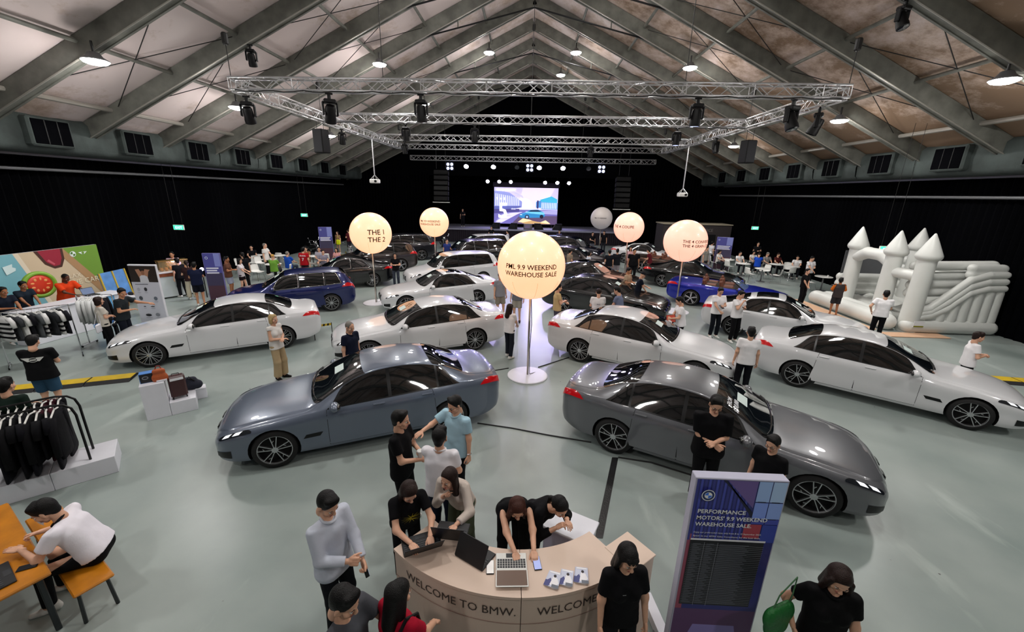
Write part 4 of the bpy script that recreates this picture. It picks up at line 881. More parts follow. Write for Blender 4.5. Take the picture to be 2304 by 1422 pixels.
def hair_mesh(style, lod):
    k = ('hair', style, min(lod, 1))
    if k in _H: return _H[k]
    h = (.009, .014)[min(lod, 1)]
    pr = [(v3(-.022, 0, .050), v3(.004, 0, .058), .099, .090, (1.06, .92, 1.06), ((v3(.062, 0, .055), (.85, 0, -.55)), (v3(0, 0, -.035), (.28, 0, -1))))]
    if style == 'short': pr += [(v3(.03, -.05, .118), v3(.055, .03, .112), .032, .030), (v3(-.06, 0, -.035), v3(-.055, 0, .0), .052, .06, (1, 1.1, 1))]
    if style == 'crop': pr = [(v3(-.022, 0, .046), v3(.0, 0, .052), .095, .086, (1.05, .92, 1.05), ((v3(.05, 0, .055), (.9, 0, -.4)), (v3(0, 0, -.03), (.2, 0, -1))))]
    if style in ('long', 'bangs', 'wavy'):
        pr += [(v3(-.055, 0, .05), v3(-.085, 0, -.26), .085, .075, (.75, 1.12, 1)), (v3(-.01, -.078, .03), v3(-.01, -.088, -.20), .036, .024, (1.2, .7, 1)), (v3(-.01, .078, .03), v3(-.01, .088, -.20), .036, .024, (1.2, .7, 1))]
        if style == 'bangs': pr += [(v3(.075, -.04, .085), v3(.087, -.035, .056), .022, .012), (v3(.082, 0, .09), v3(.094, 0, .054), .022, .012), (v3(.075, .04, .085), v3(.087, .035, .056), .022, .014)]
        if style == 'wavy': pr += [(v3(.02, -.085, -.02), v3(.04, -.11, -.24), .034, .028), (v3(.02, .085, -.02), v3(.02, .11, -.24), .034, .028), (v3(.05, -.075, .06), v3(.045, -.088, -.05), .022, .024), (v3(.05, .075, .06), v3(.045, .088, -.05), .022, .024), (v3(-.08, .03, -.15), v3(-.07, .08, -.28), .05, .03)]
    if style == 'bob': pr += [(v3(-.04, 0, .0), v3(-.05, 0, -.07), .082, .075, (.9, 1.1, 1)), (v3(.0, -.075, .02), v3(.01, -.080, -.07), .034, .024), (v3(.0, .075, .02), v3(.01, .080, -.07), .034, .024)]
    if style == 'tail': pr += [(v3(-.10, 0, .03), v3(-.14, 0, -.05), .028, .032), (v3(-.14, 0, -.05), v3(-.12, 0, -.20), .032, .014), (v3(-.055, 0, -.03), v3(-.05, 0, .0), .05, .06)]
    if style == 'cap': pr = [(v3(-.018, 0, .055), v3(.0, 0, .062), .100, .094, (1.05, .92, 1.), ((v3(0, 0, .045), (0, 0, -1)),)), (v3(.08, -.04, .055), v3(.08, .04, .055), .045, .045, (1.4, 1, .22))]
    V, F = sdf_mesh(pr, h, .018, .02); m = MB(); m.add(V, F.tolist()); me = m.mesh('hair', MATS['hair_black'], True); _H[k] = me; return me
for n_, c_ in (('hair_black', '060505'), ('hair_brown', '21110c'), ('hair_red', '3d1c12'), ('hair_grey', '77726c'), ('hair_blonde', 'b59a6c')): mat(n_, c_, .5, spec=.25, bump=.4, bscale=120, var=.25, vscale=60)
SK = [mat('skin_light', 'd9a88c', .5, spec=.35, var=.05, vscale=12), mat('skin_mid', 'c08a68', .5, spec=.35, var=.05, vscale=12), mat('skin_dark', '5a3625', .5, spec=.35, var=.06, vscale=12), mat('skin_tan', '9c6645', .5, spec=.35, var=.05, vscale=12)]
M_lip = mat('lip', 'b06458', .45); M_eyew = mat('eye_white', 'd8d4cc', .25); M_iris = mat('eye_dark', '120c0a', .3)
def cloth(c): return mat('cloth_'+c, c, .85, spec=.15, bump=.35, bscale=9, var=.03, vscale=5)
def two_bone(S0, T, l1, l2, hint):
    d = T-S0; L = np.linalg.norm(d); Lc = min(max(L, .12), (l1+l2)*.995); d = d/max(L, 1e-6); T = S0+d*Lc
    a = (l1*l1-l2*l2+Lc*Lc)/(2*Lc); hh = math.sqrt(max(l1*l1-a*a, 0)); n = np.array(hint, float); n = n-d*(n@d); n /= max(np.linalg.norm(n), 1e-6)
    return S0+d*a+n*hh, T
def rotm(yaw=0, pitch=0, roll=0):
    """x forward, y left, z up; pitch > 0 looks down"""
    return np.array((Matrix.Rotation(yaw, 3, 'Z') @ Matrix.Rotation(pitch, 3, 'Y') @ Matrix.Rotation(roll, 3, 'X')))
PRES = {'down': (.02, .26, .80), 'downf': (.10, .25, .83), 'phone': (.30, .06, 1.12), 'phonelow': (.33, .08, 1.02), 'cross': (.21, .0, 1.13), 'hip': (.05, .25, .98), 'clasp': (.20, .025, .90), 'face': (.20, .06, 1.42), 'chest': (.24, .04, 1.18), 'out': (.42, .42, 1.28), 'type': (.42, .12, 1.06), 'point': (.50, .2, 1.15), 'behind': (-.14, .04, .92), 'lap': (.28, .10, .72), 'table': (.40, .14, .80)}
SHOE = {}
def shoe_mesh(lod):
    if lod not in SHOE:
        V, F = sdf_mesh([(v3(-.05, 0, .045), v3(.05, 0, .04), .046, .046, (1, .85, 1.)), (v3(.05, 0, .03), v3(.15, .0, .022), .045, .034, (1, .95, .9)), (v3(-.045, 0, .06), v3(-.04, 0, .10), .04, .040)], .012 if lod < 2 else .02, .02, .02, clips=((v3(0, 0, .004), (0, 0, -1)), (v3(0, 0, .105), (0, 0, 1))))
        m = MB(); m.add(V, F.tolist()); SHOE[lod] = m.mesh('shoe', MATS['cloth_shoe'], True)
    return SHOE[lod]
MATS['cloth_shoe'] = mat('shoe_fabric', 'dcdcd8', .6)
def person(x, y, face, h, label, shirt, pants, hair=('short', 'hair_black'), skin=0, fem=False, lod=1, arms=('down', 'down'), lean=0., head=(0, 0), sleeve=.62, leg='long', shoe='e2e2de', seat=None, stride=0., build=1., hands=('relax', 'relax'), hem=.86, group=None, collar=None, z=0., legfwd=None, byhead=None):
    s = h/1.75; rs = (.013, .020, .027)[lod]; bw = build*(.92 if fem else 1.)
    hipz = .93 if seat is None else seat/s+.09
    pel = v3(0, 0, hipz); Rl = rotm(0, lean)
    def up(p): return pel+Rl@(np.array(p, float)-v3(0, 0, .93))           # upper body point given for upright pose
    sh = {1: up((0, .175*bw, 1.425)), -1: up((0, -.175*bw, 1.425))}
    neck = up((-.005, 0, 1.46)); hc = up((.02, 0, 1.625)); Hr = rotm(head[0], lean*.45+head[1])
    # body
    torso = [(up((-.005, -.07*bw, .98)), up((-.01, -.085*bw, 1.30)), .105*bw, .108), (up((-.005, .07*bw, .98)), up((-.01, .085*bw, 1.30)), .105*bw, .108), (up((.005, 0, 1.08)), up((0, 0, 1.32)), .115*bw, .118), (up((-.01, -.10*bw, 1.40)), up((-.01, .10*bw, 1.40)), .068, .068)]
    if fem: torso += [(up((.075, -.075, 1.27)), up((.08, -.075, 1.26)), .065, .062), (up((.075, .075, 1.27)), up((.08, .075, 1.26)), .065, .062)]
    pr = [(a, b, max(ra-.018, .02), max(rb-.018, .02)) for a, b, ra, rb in [q[:4] for q in torso]]; pr.append((neck-Rl@v3(0, 0, .05), hc+Hr@v3(-.03, 0, -.09), .062, .052))
    hip = {1: pel+v3(0, .088, 0), -1: pel+v3(0, -.088, 0)}; arm = {}; legs = {}; hm = {}
    for i, sd in enumerate((1, -1)):
        T = arms[i]
        if isinstance(T, str):
            t = PRES[T]; T = up((t[0], sd*t[1], t[2])) if T not in ('down', 'downf', 'lap', 'table') or seat is None else pel+v3(t[0], sd*t[1], t[2]-.60)
            if arms[i] in ('down', 'downf') and seat is None: T = sh[sd]+v3(t[0], sd*(t[1]-.175), t[2]-1.425)
        else: T = np.array(T, float)/s
        hint = (-.5, sd*.75, -.7) if arms[i] != 'down' else (-1, sd*.3, 0)
        el, wr_ = two_bone(sh[sd], T, .285, .255, hint); arm[sd] = (el, wr_)
        pr += [(sh[sd], el, .046*bw, .038), (el, wr_, .038, .026)]
        fwd = wr_-el; fwd = fwd/np.linalg.norm(fwd); upv = v3(0, 0, 1) if abs(fwd[2]) < .8 else v3(0, sd, 0)
        if hands[i] in ('grip',): upv = v3(-.4, sd*.9, .35)
        if hands[i] in ('flat', 'type') and arms[i] != 'out':
            fwd = fwd*.6+v3(.5, 0, -.15); fwd /= np.linalg.norm(fwd); upv = v3(0, 0, 1)
        yv = np.cross(upv, fwd); yv /= np.linalg.norm(yv); zv = np.cross(fwd, yv); hm[sd] = np.stack([fwd, yv*(1 if sd < 0 else -1)*1., zv], 1)
        # legs
        if seat is None:
            st_ = stride*sd; an = v3(st_*.30, sd*(.105+.0*abs(st_)), .085); kn, an = two_bone(hip[sd], an, .425, .425, (1, sd*.1, 0)); fd = v3(1, sd*.22, 0)
        else:
            lf = legfwd if legfwd else (.43, .02); kn = hip[sd]+v3(lf[0], sd*.05, -.02); an = kn+v3(lf[1], sd*.01, -(hipz-.02-.085)); fd = v3(1, sd*.12, 0)
        legs[sd] = (kn, an, fd); pr += [(hip[sd], kn, .078, .052), (kn, an, .052, .036), (an, an+v3(.0, 0, -.04)+fd*.06, .034, .028)]
    pr.append((hip[1], hip[-1], .095, .095))
    V, F = sdf_mesh(pr, rs*1.15, .035, .04)
    m = MB(); m.add(V, F.tolist()); hv, hf, hmi = head_geo(lod, fem)
    sc_h = .97 if fem else 1.
    W = hv*sc_h @ Hr.T+hc; m.v.append(W); m.f += [[i+m.n for i in q] for q in hf]; m.mi += hmi; m.n += len(W)
    for i, sd in enumerate((1, -1)):
        gv, gf, _ = hand_geo(lod, hands[i]); gs = .90 if fem else 1.; G = gv*gs
        W = G @ hm[sd].T+arm[sd][1]; flip = np.linalg.det(hm[sd]) < 0
        m.v.append(W); m.f += [[j+m.n for j in (q[::-1] if flip else q)] for q in gf]; m.mi += [0]*len(gf); m.n += len(W)
    A = R(face)
    if byhead is None: byhead = lean > .15 or seat is not None
    if byhead: x, y = x-s*(hc[0]*math.cos(A)-hc[1]*math.sin(A)), y-s*(hc[0]*math.sin(A)+hc[1]*math.cos(A))
    Mw = Matrix.Translation((x, y, z)) @ Matrix.Rotation(A, 4, 'Z') @ Matrix.Scale(s, 4)
    me = m.mesh('person', [SK[skin], M_lip, M_eyew, M_iris], True); o = link('person', me); o.matrix_world = Mw; tag(o, label, 'person', group)
    # shirt
    sp = [(a, b, ra+.006, rb+.006) for a, b, ra, rb in [q[:4] for q in torso]]
    for sd in (1, -1):
        el, wr_ = arm[sd]; d = (el-sh[sd])/np.linalg.norm(el-sh[sd])
        if sleeve <= 1:
            e = sh[sd]+d*.285*sleeve; sp.append((sh[sd], e+d*.03, .068*bw, .066*bw, None, ((e, d),)))
        else:
            d2 = (wr_-el)/np.linalg.norm(wr_-el); e = el+d2*.255*(sleeve-1); sp += [(sh[sd], el, .066*bw, .056), (el, e+d2*.03, .056, .046, None, ((e, d2),))]
    hemz = up((0, 0, hem)); sp += [(up((0, -.075*bw, .88)), up((-.005, -.075*bw, 1.0)), .132*bw, .118*bw), (up((0, .075*bw, .88)), up((-.005, .075*bw, 1.0)), .132*bw, .118*bw), (up((0, 0, .88)), up((0, 0, 1.1)), .134*bw, .124*bw)] if sleeve >= 0 else []
    nz = Rl@v3(0, 0, 1); cl = [(hemz, -nz), (up((0, 0, 1.478)), nz)]
    V, F = sdf_mesh(sp, rs, .03, .04, clips=cl); m = MB(); m.add(V, F.tolist()); so_ = m.build('shirt', cloth(shirt), o, True)
    if collar:
        c = MB(); c.tube([tuple(neck+Rl@v3(.070*math.cos(t)+.012, .068*math.sin(t), .012-.022*math.cos(t))) for t in np.linspace(0, 2*math.pi, 18)[:-1]], .014, 6, True); c.build('collar', cloth(collar), so_, True)
    # trousers, shorts or skirt
    tp = [(hip[1], hip[-1], .106*bw, .106*bw), (pel+v3(0, -.06, .06), pel+v3(0, .06, .06), .100*bw, .100*bw)]
    for sd in (1, -1):
        kn, an, fd = legs[sd]; d1 = (kn-hip[sd])/np.linalg.norm(kn-hip[sd]); d2 = (an-kn)/np.linalg.norm(an-kn)
        if leg == 'long': e = an-d2*.01; tp += [(hip[sd], kn, .096*bw, .073), (kn, e+d2*.03, .073, .060, None, ((e, d2),))]
        elif leg == 'wide': e = an-d2*.03; tp += [(hip[sd], kn, .10*bw, .088), (kn, e+d2*.03, .088, .098, None, ((e, d2),))]
        else: e = kn-d1*.06*(1 if leg == 'short' else 3); tp += [(hip[sd], e+d1*.03, .102*bw, .094, None, ((e, d1),))]
    V, F = sdf_mesh(tp, rs, .025, .04, clips=[(pel+Rl@v3(0, 0, .12), Rl@v3(0, 0, 1))]); m = MB(); m.add(V, F.tolist()); m.build('trousers' if leg in ('long', 'wide') else 'shorts', cloth(pants), o, True)
    # shoes
    if shoe:
        for sd in (1, -1):
            kn, an, fd = legs[sd]; q = link('shoe', shoe_mesh(lod), o); q.location = (an[0], an[1], max(an[2]-.085, 0)); q.rotation_euler = (0, 0, math.atan2(fd[1], fd[0]))
            if shoe != 'e2e2de': q.material_slots[0].link = 'OBJECT'; q.material_slots[0].material = cloth(shoe)
    # hair
    if hair:
        q = link('hair' if hair[0] != 'cap' else 'cap', hair_mesh(hair[0], lod), o); M4 = Matrix(Hr.tolist()).to_4x4(); M4.translation = hc; q.matrix_local = M4 @ Matrix.Scale(sc_h*1.0, 4)
        if hair[1] != 'hair_black': q.material_slots[0].link = 'OBJECT'; q.material_slots[0].material = MATS[hair[1]] if hair[1] in MATS else cloth(hair[1])
    H4 = Matrix(Hr.tolist()).to_4x4(); H4.translation = hc
    def hand(sd, off=(.09, 0, -.03)):
        p = arm[sd][1]+hm[sd]@np.array(off); M4 = Matrix((hm[sd] if np.linalg.det(hm[sd]) > 0 else hm[sd]*np.array((1, -1, 1))).tolist()).to_4x4(); M4.translation = p; return Mw @ M4
    return dict(o=o, head=Mw @ H4, headl=H4, hand=hand, Mw=Mw, s=s, up=up, chest=lambda px, py, pz: Mw @ Vector(up((px, py, pz))), Rl=Rl)
def glasses(p, dark=False):
    m = MB()
    for sd in (-1, 1): m.tube([(.101+.002, sd*.034+.023*math.cos(t), .003+.017*math.sin(t)) for t in np.linspace(0, 2*math.pi, 13)[:-1]], .0028, 4, True); m.tube([(.101, sd*.056, .008), (.0, sd*.094, .012)], .0028, 4)
    m.tube([(.103, -.011, .006), (.104, .011, .006)], .0025, 4); q = m.build('glasses', M_blkm, p['o']); q.matrix_local = p['headl']
def chest_print(p, s_, mt, px=.13, py=0., pz=1.30, size=.05, back=False, w_=None):
    """small lettering on the shirt, front or back"""
    sx = -1 if back else 1; base = Vector(p['up']((sx*px, py, pz))); Rl = Matrix(p['Rl'].tolist())
    ux = Rl @ Vector((0, -1. if back else 1., 0)); uz = Rl @ Vector((0, 0, 1)); return lettering(p['o'], s_, frame(base, ux, uz), size, mt, .02, 'CENTER', 'print')
def phone(M, label, w_=.075, h_=.155, screen='9fb4e8', group='phones'):
    o = link('phone', None); o.matrix_world = M; tag(o, label, 'phone', group)
    m = MB(); m.rbox((0, 0, 0), (h_, w_, .009), .004); m.build('case', M_blk, o); m = MB(); m.box((0, 0, .0052), (h_*.92, w_*.90, .001)); m.build('display', flat(screen, .2, .35), o); return o
# ---------------------------------------------------------------- the visitors and staff
WT, BK, NV, DK = 'f0eef0', '0c0c0f', '141a2e', '15161a'
def tab(p, sd, label, off=(.10, 0, -.02), w_=.17, h_=.24, screen='2c2f36', group='tablets and folders in hands'): return phone(p['hand'](sd, off), label, w_, h_, screen, group)
# foreground
p = person(-1.6, 4.62, -8, 1.76, 'man in black tee holding a white paper cup', BK, '0b0b0d', lod=0, arms=('chest', 'phone'), hands=('grip', 'grip'), head=(.15, .05), hem=.80)
chest_print(p, '. . .', M_plate, .135, .06, 1.31, .05)
c = p['hand'](1, (.085, 0, -.045)); o = link('paper_cup', None); o.location = c.translation+Vector((.0, 0, .02)); tag(o, 'white paper coffee cup in the hand of the man in black', 'cup')
m = MB(); m.lathe([(.001, -.055), (.030, -.055), (.040, .055)], n=18); m.build('cup', M_wht_pl, o, 40); m = MB(); m.lathe([(.043, .052), (.043, .062), (.036, .07), (.001, .07)], n=18); m.build('lid', M_wht_pl, o, 40)
p = person(-.95, 5.15, -125, 1.72, 'man in light blue polo gesturing with an open hand', 'a3c6d6', '0e1014', lod=0, arms=('down', (.44, -.24, 1.28)), hands=('relax', 'flat'), collar='a3c6d6', head=(-.1, .25), build=1.1, shoe='b8b8b4', hem=.84); glasses(p)
m = MB(); m.tube([(.0+.033*math.cos(t), .033*math.sin(t), 0) for t in np.linspace(0, 6.28, 12)[:-1]], .008, 5, True); q = m.build('wristwatch', M_chrome, p['o']); q.matrix_local = p['Mw'].inverted() @ p['hand'](1, (-.03, 0, 0)) @ Matrix.Rotation(R(90), 4, 'Y')
p = person(-1.0, 4.28, 82, 1.74, 'man in white polo seen from behind, between the coffee drinker and the counter', 'eae8ee', NV, lod=0, arms=('phonelow', 'chest'), collar='f0eef2', hem=.84)
p = person(-.80, 3.80, -105, 1.63, 'woman in pale cardigan leaning on the counter with a small cup', 'c9bcb2', '4a5240', ('long', 'hair_brown'), fem=True, lod=0, lean=.52, arms=((.60, .20, 1.08), (.36, -.05, 1.20)), hands=('flat', 'grip'), sleeve=1.8, head=(-.25, -.15), leg='wide'); chest_print(p, 'I', cloth('2a1c16'), .125, 0, 1.2, .02)
p = person(-1.17, 3.53, -60, 1.64, 'woman with very long brown hair and yellow printed black tee typing', BK, BK, ('long', 'hair_brown'), fem=True, lod=0, lean=.45, arms=((.62, .12, 1.10), (.62, -.08, 1.10)), hands=('type', 'type'), head=(.1, .35))
yl = flat('d8c81e', .7); base = Vector(p['up']((.150, .02, 1.25))); Rl = Matrix(p['Rl'].tolist()); FM = frame(base, Rl @ Vector((0, 1, 0)), Rl @ Vector((0, 0, 1)))
picture(p['o'], FM, [(yl, [(0, 0), (.02*math.cos(a-.25), .02*math.sin(a-.25)), (.13*math.cos(a), .12*math.sin(a)), (.02*math.cos(a+.25), .02*math.sin(a+.25))]) for a in np.linspace(0, 6.0, 13)], 'print')
p = person(-.02, 3.53, -80, 1.63, 'woman with reddish-brown hair in black tee bent over the counter keyboard', BK, BK, ('wavy', 'hair_red'), fem=True, lod=0, lean=.80, arms=((.88, .12, 1.07), (.86, -.06, 1.07)), hands=('type', 'type'), head=(0, .15))
p = person(.43, 3.60, -50, 1.62, 'woman with tied black hair bent forward behind the counter, beside the red-haired one', BK, BK, ('tail', 'hair_black'), fem=True, lod=0, lean=.82, arms=((.50, .12, 1.05), (.5, -.05, 1.05)), hands=('type', 'relax'), sleeve=1.7, head=(0, .15))
p = person(.95, 2.81, -82, 1.62, 'young woman in black tee with fringe standing before the counter end', BK, DK, ('bangs', 'hair_black'), fem=True, lod=0, arms=('downf', 'downf'), head=(.1, .28), sleeve=.72); chest_print(p, '....', M_plate, .15, -.05, 1.33, .04)
p = person(-1.86, 3.15, -25, 1.72, 'man in pale long-sleeved shirt looking at his phone', 'c4cad8', '101218', lod=0, arms=('phonelow', 'phone'), hands=('grip', 'grip'), sleeve=1.9, head=(0, .45), collar='ccd2de', hem=.80)
phone(p['hand'](1, (.09, 0, .0)), 'phone held by the man in the pale shirt')
p = person(-1.28, 2.20, -15, 1.72, 'man with black hair at the bottom edge, holding a phone', '4a4c52', DK, lod=0, arms=((.36, .12, 1.25), 'downf'), hands=('grip', 'relax'), head=(.1, .35))
phone(p['hand'](1, (.10, 0, .0)), 'phone with bright icons held at the bottom edge', screen='b8c4dc')
p = person(-.92, 2.33, 60, 1.62, 'woman in red top with dark hair seen from above, at the counter front', 'a3122c', DK, ('long', 'hair_black'), fem=True, lod=0, arms=('downf', 'phonelow'), head=(-.2, .1))
m = MB(); m.tube([tuple(Vector(p['up']((a, -.12, b)))) for a, b in ((-.13, 1.15), (-.12, 1.40), (-.02, 1.49), (.10, 1.42), (.14, 1.2))], .016, 6); m.build('bag_strap', M_blk, p['o'])
p = person(-5.03, 3.33, 207, 1.72, 'seated man in white polo and face mask working at the orange table', 'ece8f0', BK, lod=0, seat=.46, lean=.42, arms=((.52, .10, .84), (.50, -.16, .82)), hands=('flat', 'grip'), head=(.1, .25), collar='14141a', build=1.12, hem=.93)
m = MB(); m.grid(np.array([[(.058+.052*math.cos(a)*(1-.25*abs(b)), .066*math.sin(a), -.062+.045*b) for b in (-1, -.3, .3, 1)] for a in np.linspace(-1.45, 1.45, 9)])); q = m.build('face_mask', M_wht_pl, p['o'], True); q.matrix_local = p['headl']
p = person(-6.05, 2.55, 20, 1.70, 'visitor mostly outside the frame whose hand holds a phone over the orange table', '6a6a70', '8c8478', lod=1, seat=.46, lean=.2, arms=('table', (.60, -.05, .92)), hands=('relax', 'grip'))
phone(p['hand'](-1, (.10, 0, .0)), 'dark phone held over the orange table', screen='16171a')
p = person(2.79, 5.35, -100, 1.78, 'man in black tee with glasses and crossed arms beside the grey sedan', '0b0b0e', '0b0b0e', lod=0, arms=((.22, .0, 1.15), (.18, .03, 1.09)), hands=('grip', 'grip'), head=(-.05, .35), build=1.12, hem=.80, sleeve=.85); glasses(p)
p = person(3.3, 4.73, -150, 1.55, 'boy in black tee with glasses behind the tall banner', '0b0b0e', '0b0b0e', lod=0, arms=('down', 'down'), head=(.1, .2)); glasses(p)
p = person(2.68, 2.72, -105, 1.60, 'woman in black shirt with a green bag walking at the front corner', '0a0a0c', NV, ('wavy', 'hair_brown'), fem=True, lod=0, arms=('downf', 'hip'), head=(-.1, .38), sleeve=.6, collar='0a0a0c', build=1.05)
b_ = empty('handbag', (2.30, 2.74, 1.02), .4, 'green shoulder bag hanging beside the woman in the corner', 'bag')
m = MB(); V, F = sdf_mesh([(v3(-.10, 0, 0), v3(.10, 0, 0), .085, .085, (.8, .6, 1.3)), (v3(-.05, 0, -.12), v3(.05, 0, -.12), .09, .09, (.9, .6, 1.2))], .015, .03); m.add(V, F.tolist()); m.build('bag_body', mat('green_leather', '1c6a2e', .5, bump=.4), b_, True)
m = MB(); m.tube([(-.1, 0, .09), (-.02, .02, .2), (.20, .04, .30), (.12, .0, .18), (.1, 0, .09)], .006, 5); m.build('bag_strap', mat('green_strap', '3c6a44', .6), b_)
# around the front cars
def P1(*a, **k): k.setdefault('lod', 1); return person(*a, **k)
p = P1(10.61, 9.39, -30, 1.62, 'short-haired staff member in white tee with hands together near the castle', WT, BK, ('short', 'hair_brown'), arms=('chest', 'chest'), hands=('grip', 'grip'), lod=0, head=(.1, .1)); chest_print(p, '.', cloth('2a3a6a'), .14, .06, 1.32, .06)
P1(5.15, 8.93, 75, 1.70, 'staff man in white tee seen from behind between the white sedans', WT, '0e0f16', arms=('down', 'down'), lod=0)
p = P1(6.34, 13.17, -85, 1.70, 'staff man in white tee with glasses holding brochures beside the blue open-top', WT, '10131c', arms=('chest', 'phonelow'), hands=('grip', 'grip'), head=(-.1, .3)); glasses(p); tab(p, 1, 'dark brochure held by the staff man with glasses')
p = P1(6.80, 12.78, -70, 1.70, 'staff man in white tee holding a black tablet to the side', WT, BK, arms=((.24, .02, 1.20), 'face'), hands=('grip', 'grip'), head=(.1, .3)); tab(p, 1, 'black tablet held by the staff man beside the sunroof car')
p = P1(4.53, 11.75, 175, 1.70, 'staff man in white tee leaning over a paper at the white sedan', WT, BK, arms=('phone', 'phonelow'), hands=('grip', 'grip'), head=(0, .3), lean=.16); glasses(p); tab(p, -1, 'white paper sheet held by the leaning staff man', w_=.3, h_=.4, screen='cfcac4'); tab(p, 1, 'red folder held by the leaning staff man', (.02, 0, -.04), .24, .30, 'a8483a')
P1(11.82, 13.42, 60, 1.70, 'man in white tee and black trousers with hands on hips before the castle', WT, '0b0b0e', arms=('hip', 'chest'), lod=0, build=1.05)
p = P1(12.55, 16.4, 75, 1.55, 'boy in orange sleeves and dark vest standing barefoot on the castle mat', '3a3434', '2a2a2e', skin=3, arms=('cross', 'cross'), leg='short', shoe=None, stride=.15, head=(-.4, -.1))
for sd in (1, -1):
    m = MB(); V, F = sdf_mesh([(v3(*p['up']((0, sd*.17, 1.42))), v3(*p['up']((.02, sd*.25, 1.22))), .07, .066)], .02); m.add(V, F.tolist()); m.build('sleeve', cloth('c4641e'), p['o'], True)
P1(12.28, 18.06, -70, 1.62, 'woman in black uniform with clasped hands beside the castle entrance', '0d0d10', '0d0d10', ('tail', 'hair_black'), fem=True, arms=('clasp', 'clasp'), hands=('grip', 'grip'))
p = P1(14.81, 21.65, -80, 1.70, 'staff man in white tee with lanyard standing behind the cafe chairs', WT, BK, arms=('chest', 'phonelow'), head=(0, .3)); m = MB(); m.tube([tuple(Vector(p['up'](q_))) for q_ in ((.0, .06, 1.48), (.135, .0, 1.2), (.0, -.06, 1.48))], .006, 4); m.build('lanyard', M_blk, p['o'])
p = P1(-5.97, 8.94, -12, 1.65, 'blonde woman in white sleeveless top and beige trousers', 'dcd8d4', 'b09a78', ('bob', 'hair_blonde'), fem=True, lod=0, arms=('cross', 'cross'), leg='wide', shoe='1a1816', sleeve=.16)
m = MB(); m.rbox((0, 0, 0), (.05, .22, .26), .03); q = m.build('shoulder_bag', cloth('8c1420'), p['o']); q.location = (-.18, .16, .68)
P1(-3.9, 8.41, -20, 1.70, 'grey-haired man in navy polo behind the blue-grey sedan', NV, '1a1c22', ('crop', 'hair_grey'), lod=0, arms=('down', 'down'), head=(-.1, .2), collar=NV)
P1(-.43, 10.77, 60, 1.58, 'girl with very long hair in white tee and jeans in the aisle', WT, '20242e', ('long', 'hair_brown'), fem=True, lod=0, arms=('phone', 'phonelow'), stride=.25, head=(-.2, .2))
# behind the balloon and in the aisle
P1(1.05, 13.0, 10, 1.70, 'man in beige tee and grey shorts beside the centre balloon', 'c2a678', '4c4858', arms=('phone', 'chest'), leg='short', shoe='3a3a3e', byhead=False)
P1(-.95, 14.6, -60, 1.72, 'visitor with bare legs partly hidden behind the centre balloon', '8a8a90', '8c8478', arms=('down', 'down'), leg='short', shoe='26262a', stride=.3)
P1(-.30, 14.2, -100, 1.68, 'second bare-legged visitor mostly hidden by the centre balloon', '6a6a72', '9a948a', arms=('down', 'down'), leg='short', shoe='3a3030')
p = P1(2.29, 12.51, 88, 1.70, 'man in white printed tee seen from behind at the black sedan', 'd8d4d4', '22242c', ('crop', 'hair_brown'), arms=('phone', 'phone')); chest_print(p, 'SALE', cloth('5a5a66'), .135, 0, 1.25, .05, True)
p = P1(2.95, 12.91, 150, 1.70, 'man in blue-grey tee with glasses at the black sedan door', '6e7690', '22242c', arms=('phonelow', 'phonelow'), lean=.2, head=(.1, .2)); glasses(p)
P1(4.13, 16.44, -40, 1.72, 'man in beige tee looking down beside the black car', 'b49c82', '24242a', arms=('chest', 'chest'), skin=1, head=(-.1, .2))
p = P1(4.55, 15.83, -10, 1.68, 'man in dark navy shirt and cap reaching towards the aisle', '121624', '23283a', ('cap', '14161c'), arms=((.4, .18, 1.05), 'phonelow'), hands=('flat', 'relax'), lean=.18, head=(0, .2)); glasses(p)
def P2(*a, **k): k.setdefault('lod', 2); return person(*a, **k)
P2(4.45, 22.1, 95, 1.70, 'man in dark tee and light shorts with his back turned in the far aisle', '12141c', '8a8a94', arms=('down', 'down'), leg='short')
P2(4.95, 22.5, 80, 1.72, 'second dark-shirted man beside the one with his back turned', '16181f', '8f8890', arms=('down', 'phonelow'), leg='short')
P2(5.82, 22.3, -90, 1.76, 'heavy man in black tee facing the viewer in the far aisle', '0b0b0e', '0f1014', arms=('down', 'down'), build=1.3, skin=1)
P2(6.1, 24.3, -100, 1.65, 'woman in pale pink top behind the heavy man in black', 'c8a4a8', '8c6a6a', ('long', 'hair_black'), fem=True, arms=('chest', 'down'))
P2(6.95, 23.6, 150, 1.65, 'person in maroon tee leaning beside the bronze open-top', '5a1a24', '2a1c22', arms=('chest', 'phonelow'), lean=.2)
P2(2.35, 22.3, 30, 1.65, 'person in beige shirt seen from behind between the dark cars', '8c7c6a', '2c2a2e', arms=('phonelow', 'down'))
P2(3.29, 21.7, 10, 1.65, 'woman in striped white blouse between the dark cars', 'cdd2dc', '20242e', ('bob', 'hair_black'), fem=True, arms=('chest', 'chest'))
P2(5.15, 32.86, -80, 1.70, 'man in black tee and grey shorts standing near the stage', '101116', '5a5c66', arms=('down', 'phone'), leg='short')
P2(6.2, 33.68, -110, 1.75, 'taller man in dark clothes standing near the stage', '101116', '23252c', arms=('down', 'down'))
P2(-6.35, 19.3, -80, 1.65, 'woman in black printed tee walking between the black and white cars', '0e0e12', '3a404e', ('bob', 'hair_black'), fem=True, lod=1, arms=('chest', 'chest'), head=(.1, .1))
P2(-5.0, 25.3, -70, 1.70, 'person in blue shirt beside the pole of the far balloon', '2a3a7a', '20222a', arms=('down', 'down'))
P2(-3.2, 36.2, -80, 1.70, 'dark-clothed man standing at the stage front near the wedge speakers', '0f0f14', '121218', arms=('down', 'down'))
P2(-1.6, 33.0, 170, 1.66, 'person in white shirt near the stage behind the white off-roader', 'c9c9d4', '24242c', arms=('phone', 'down'))
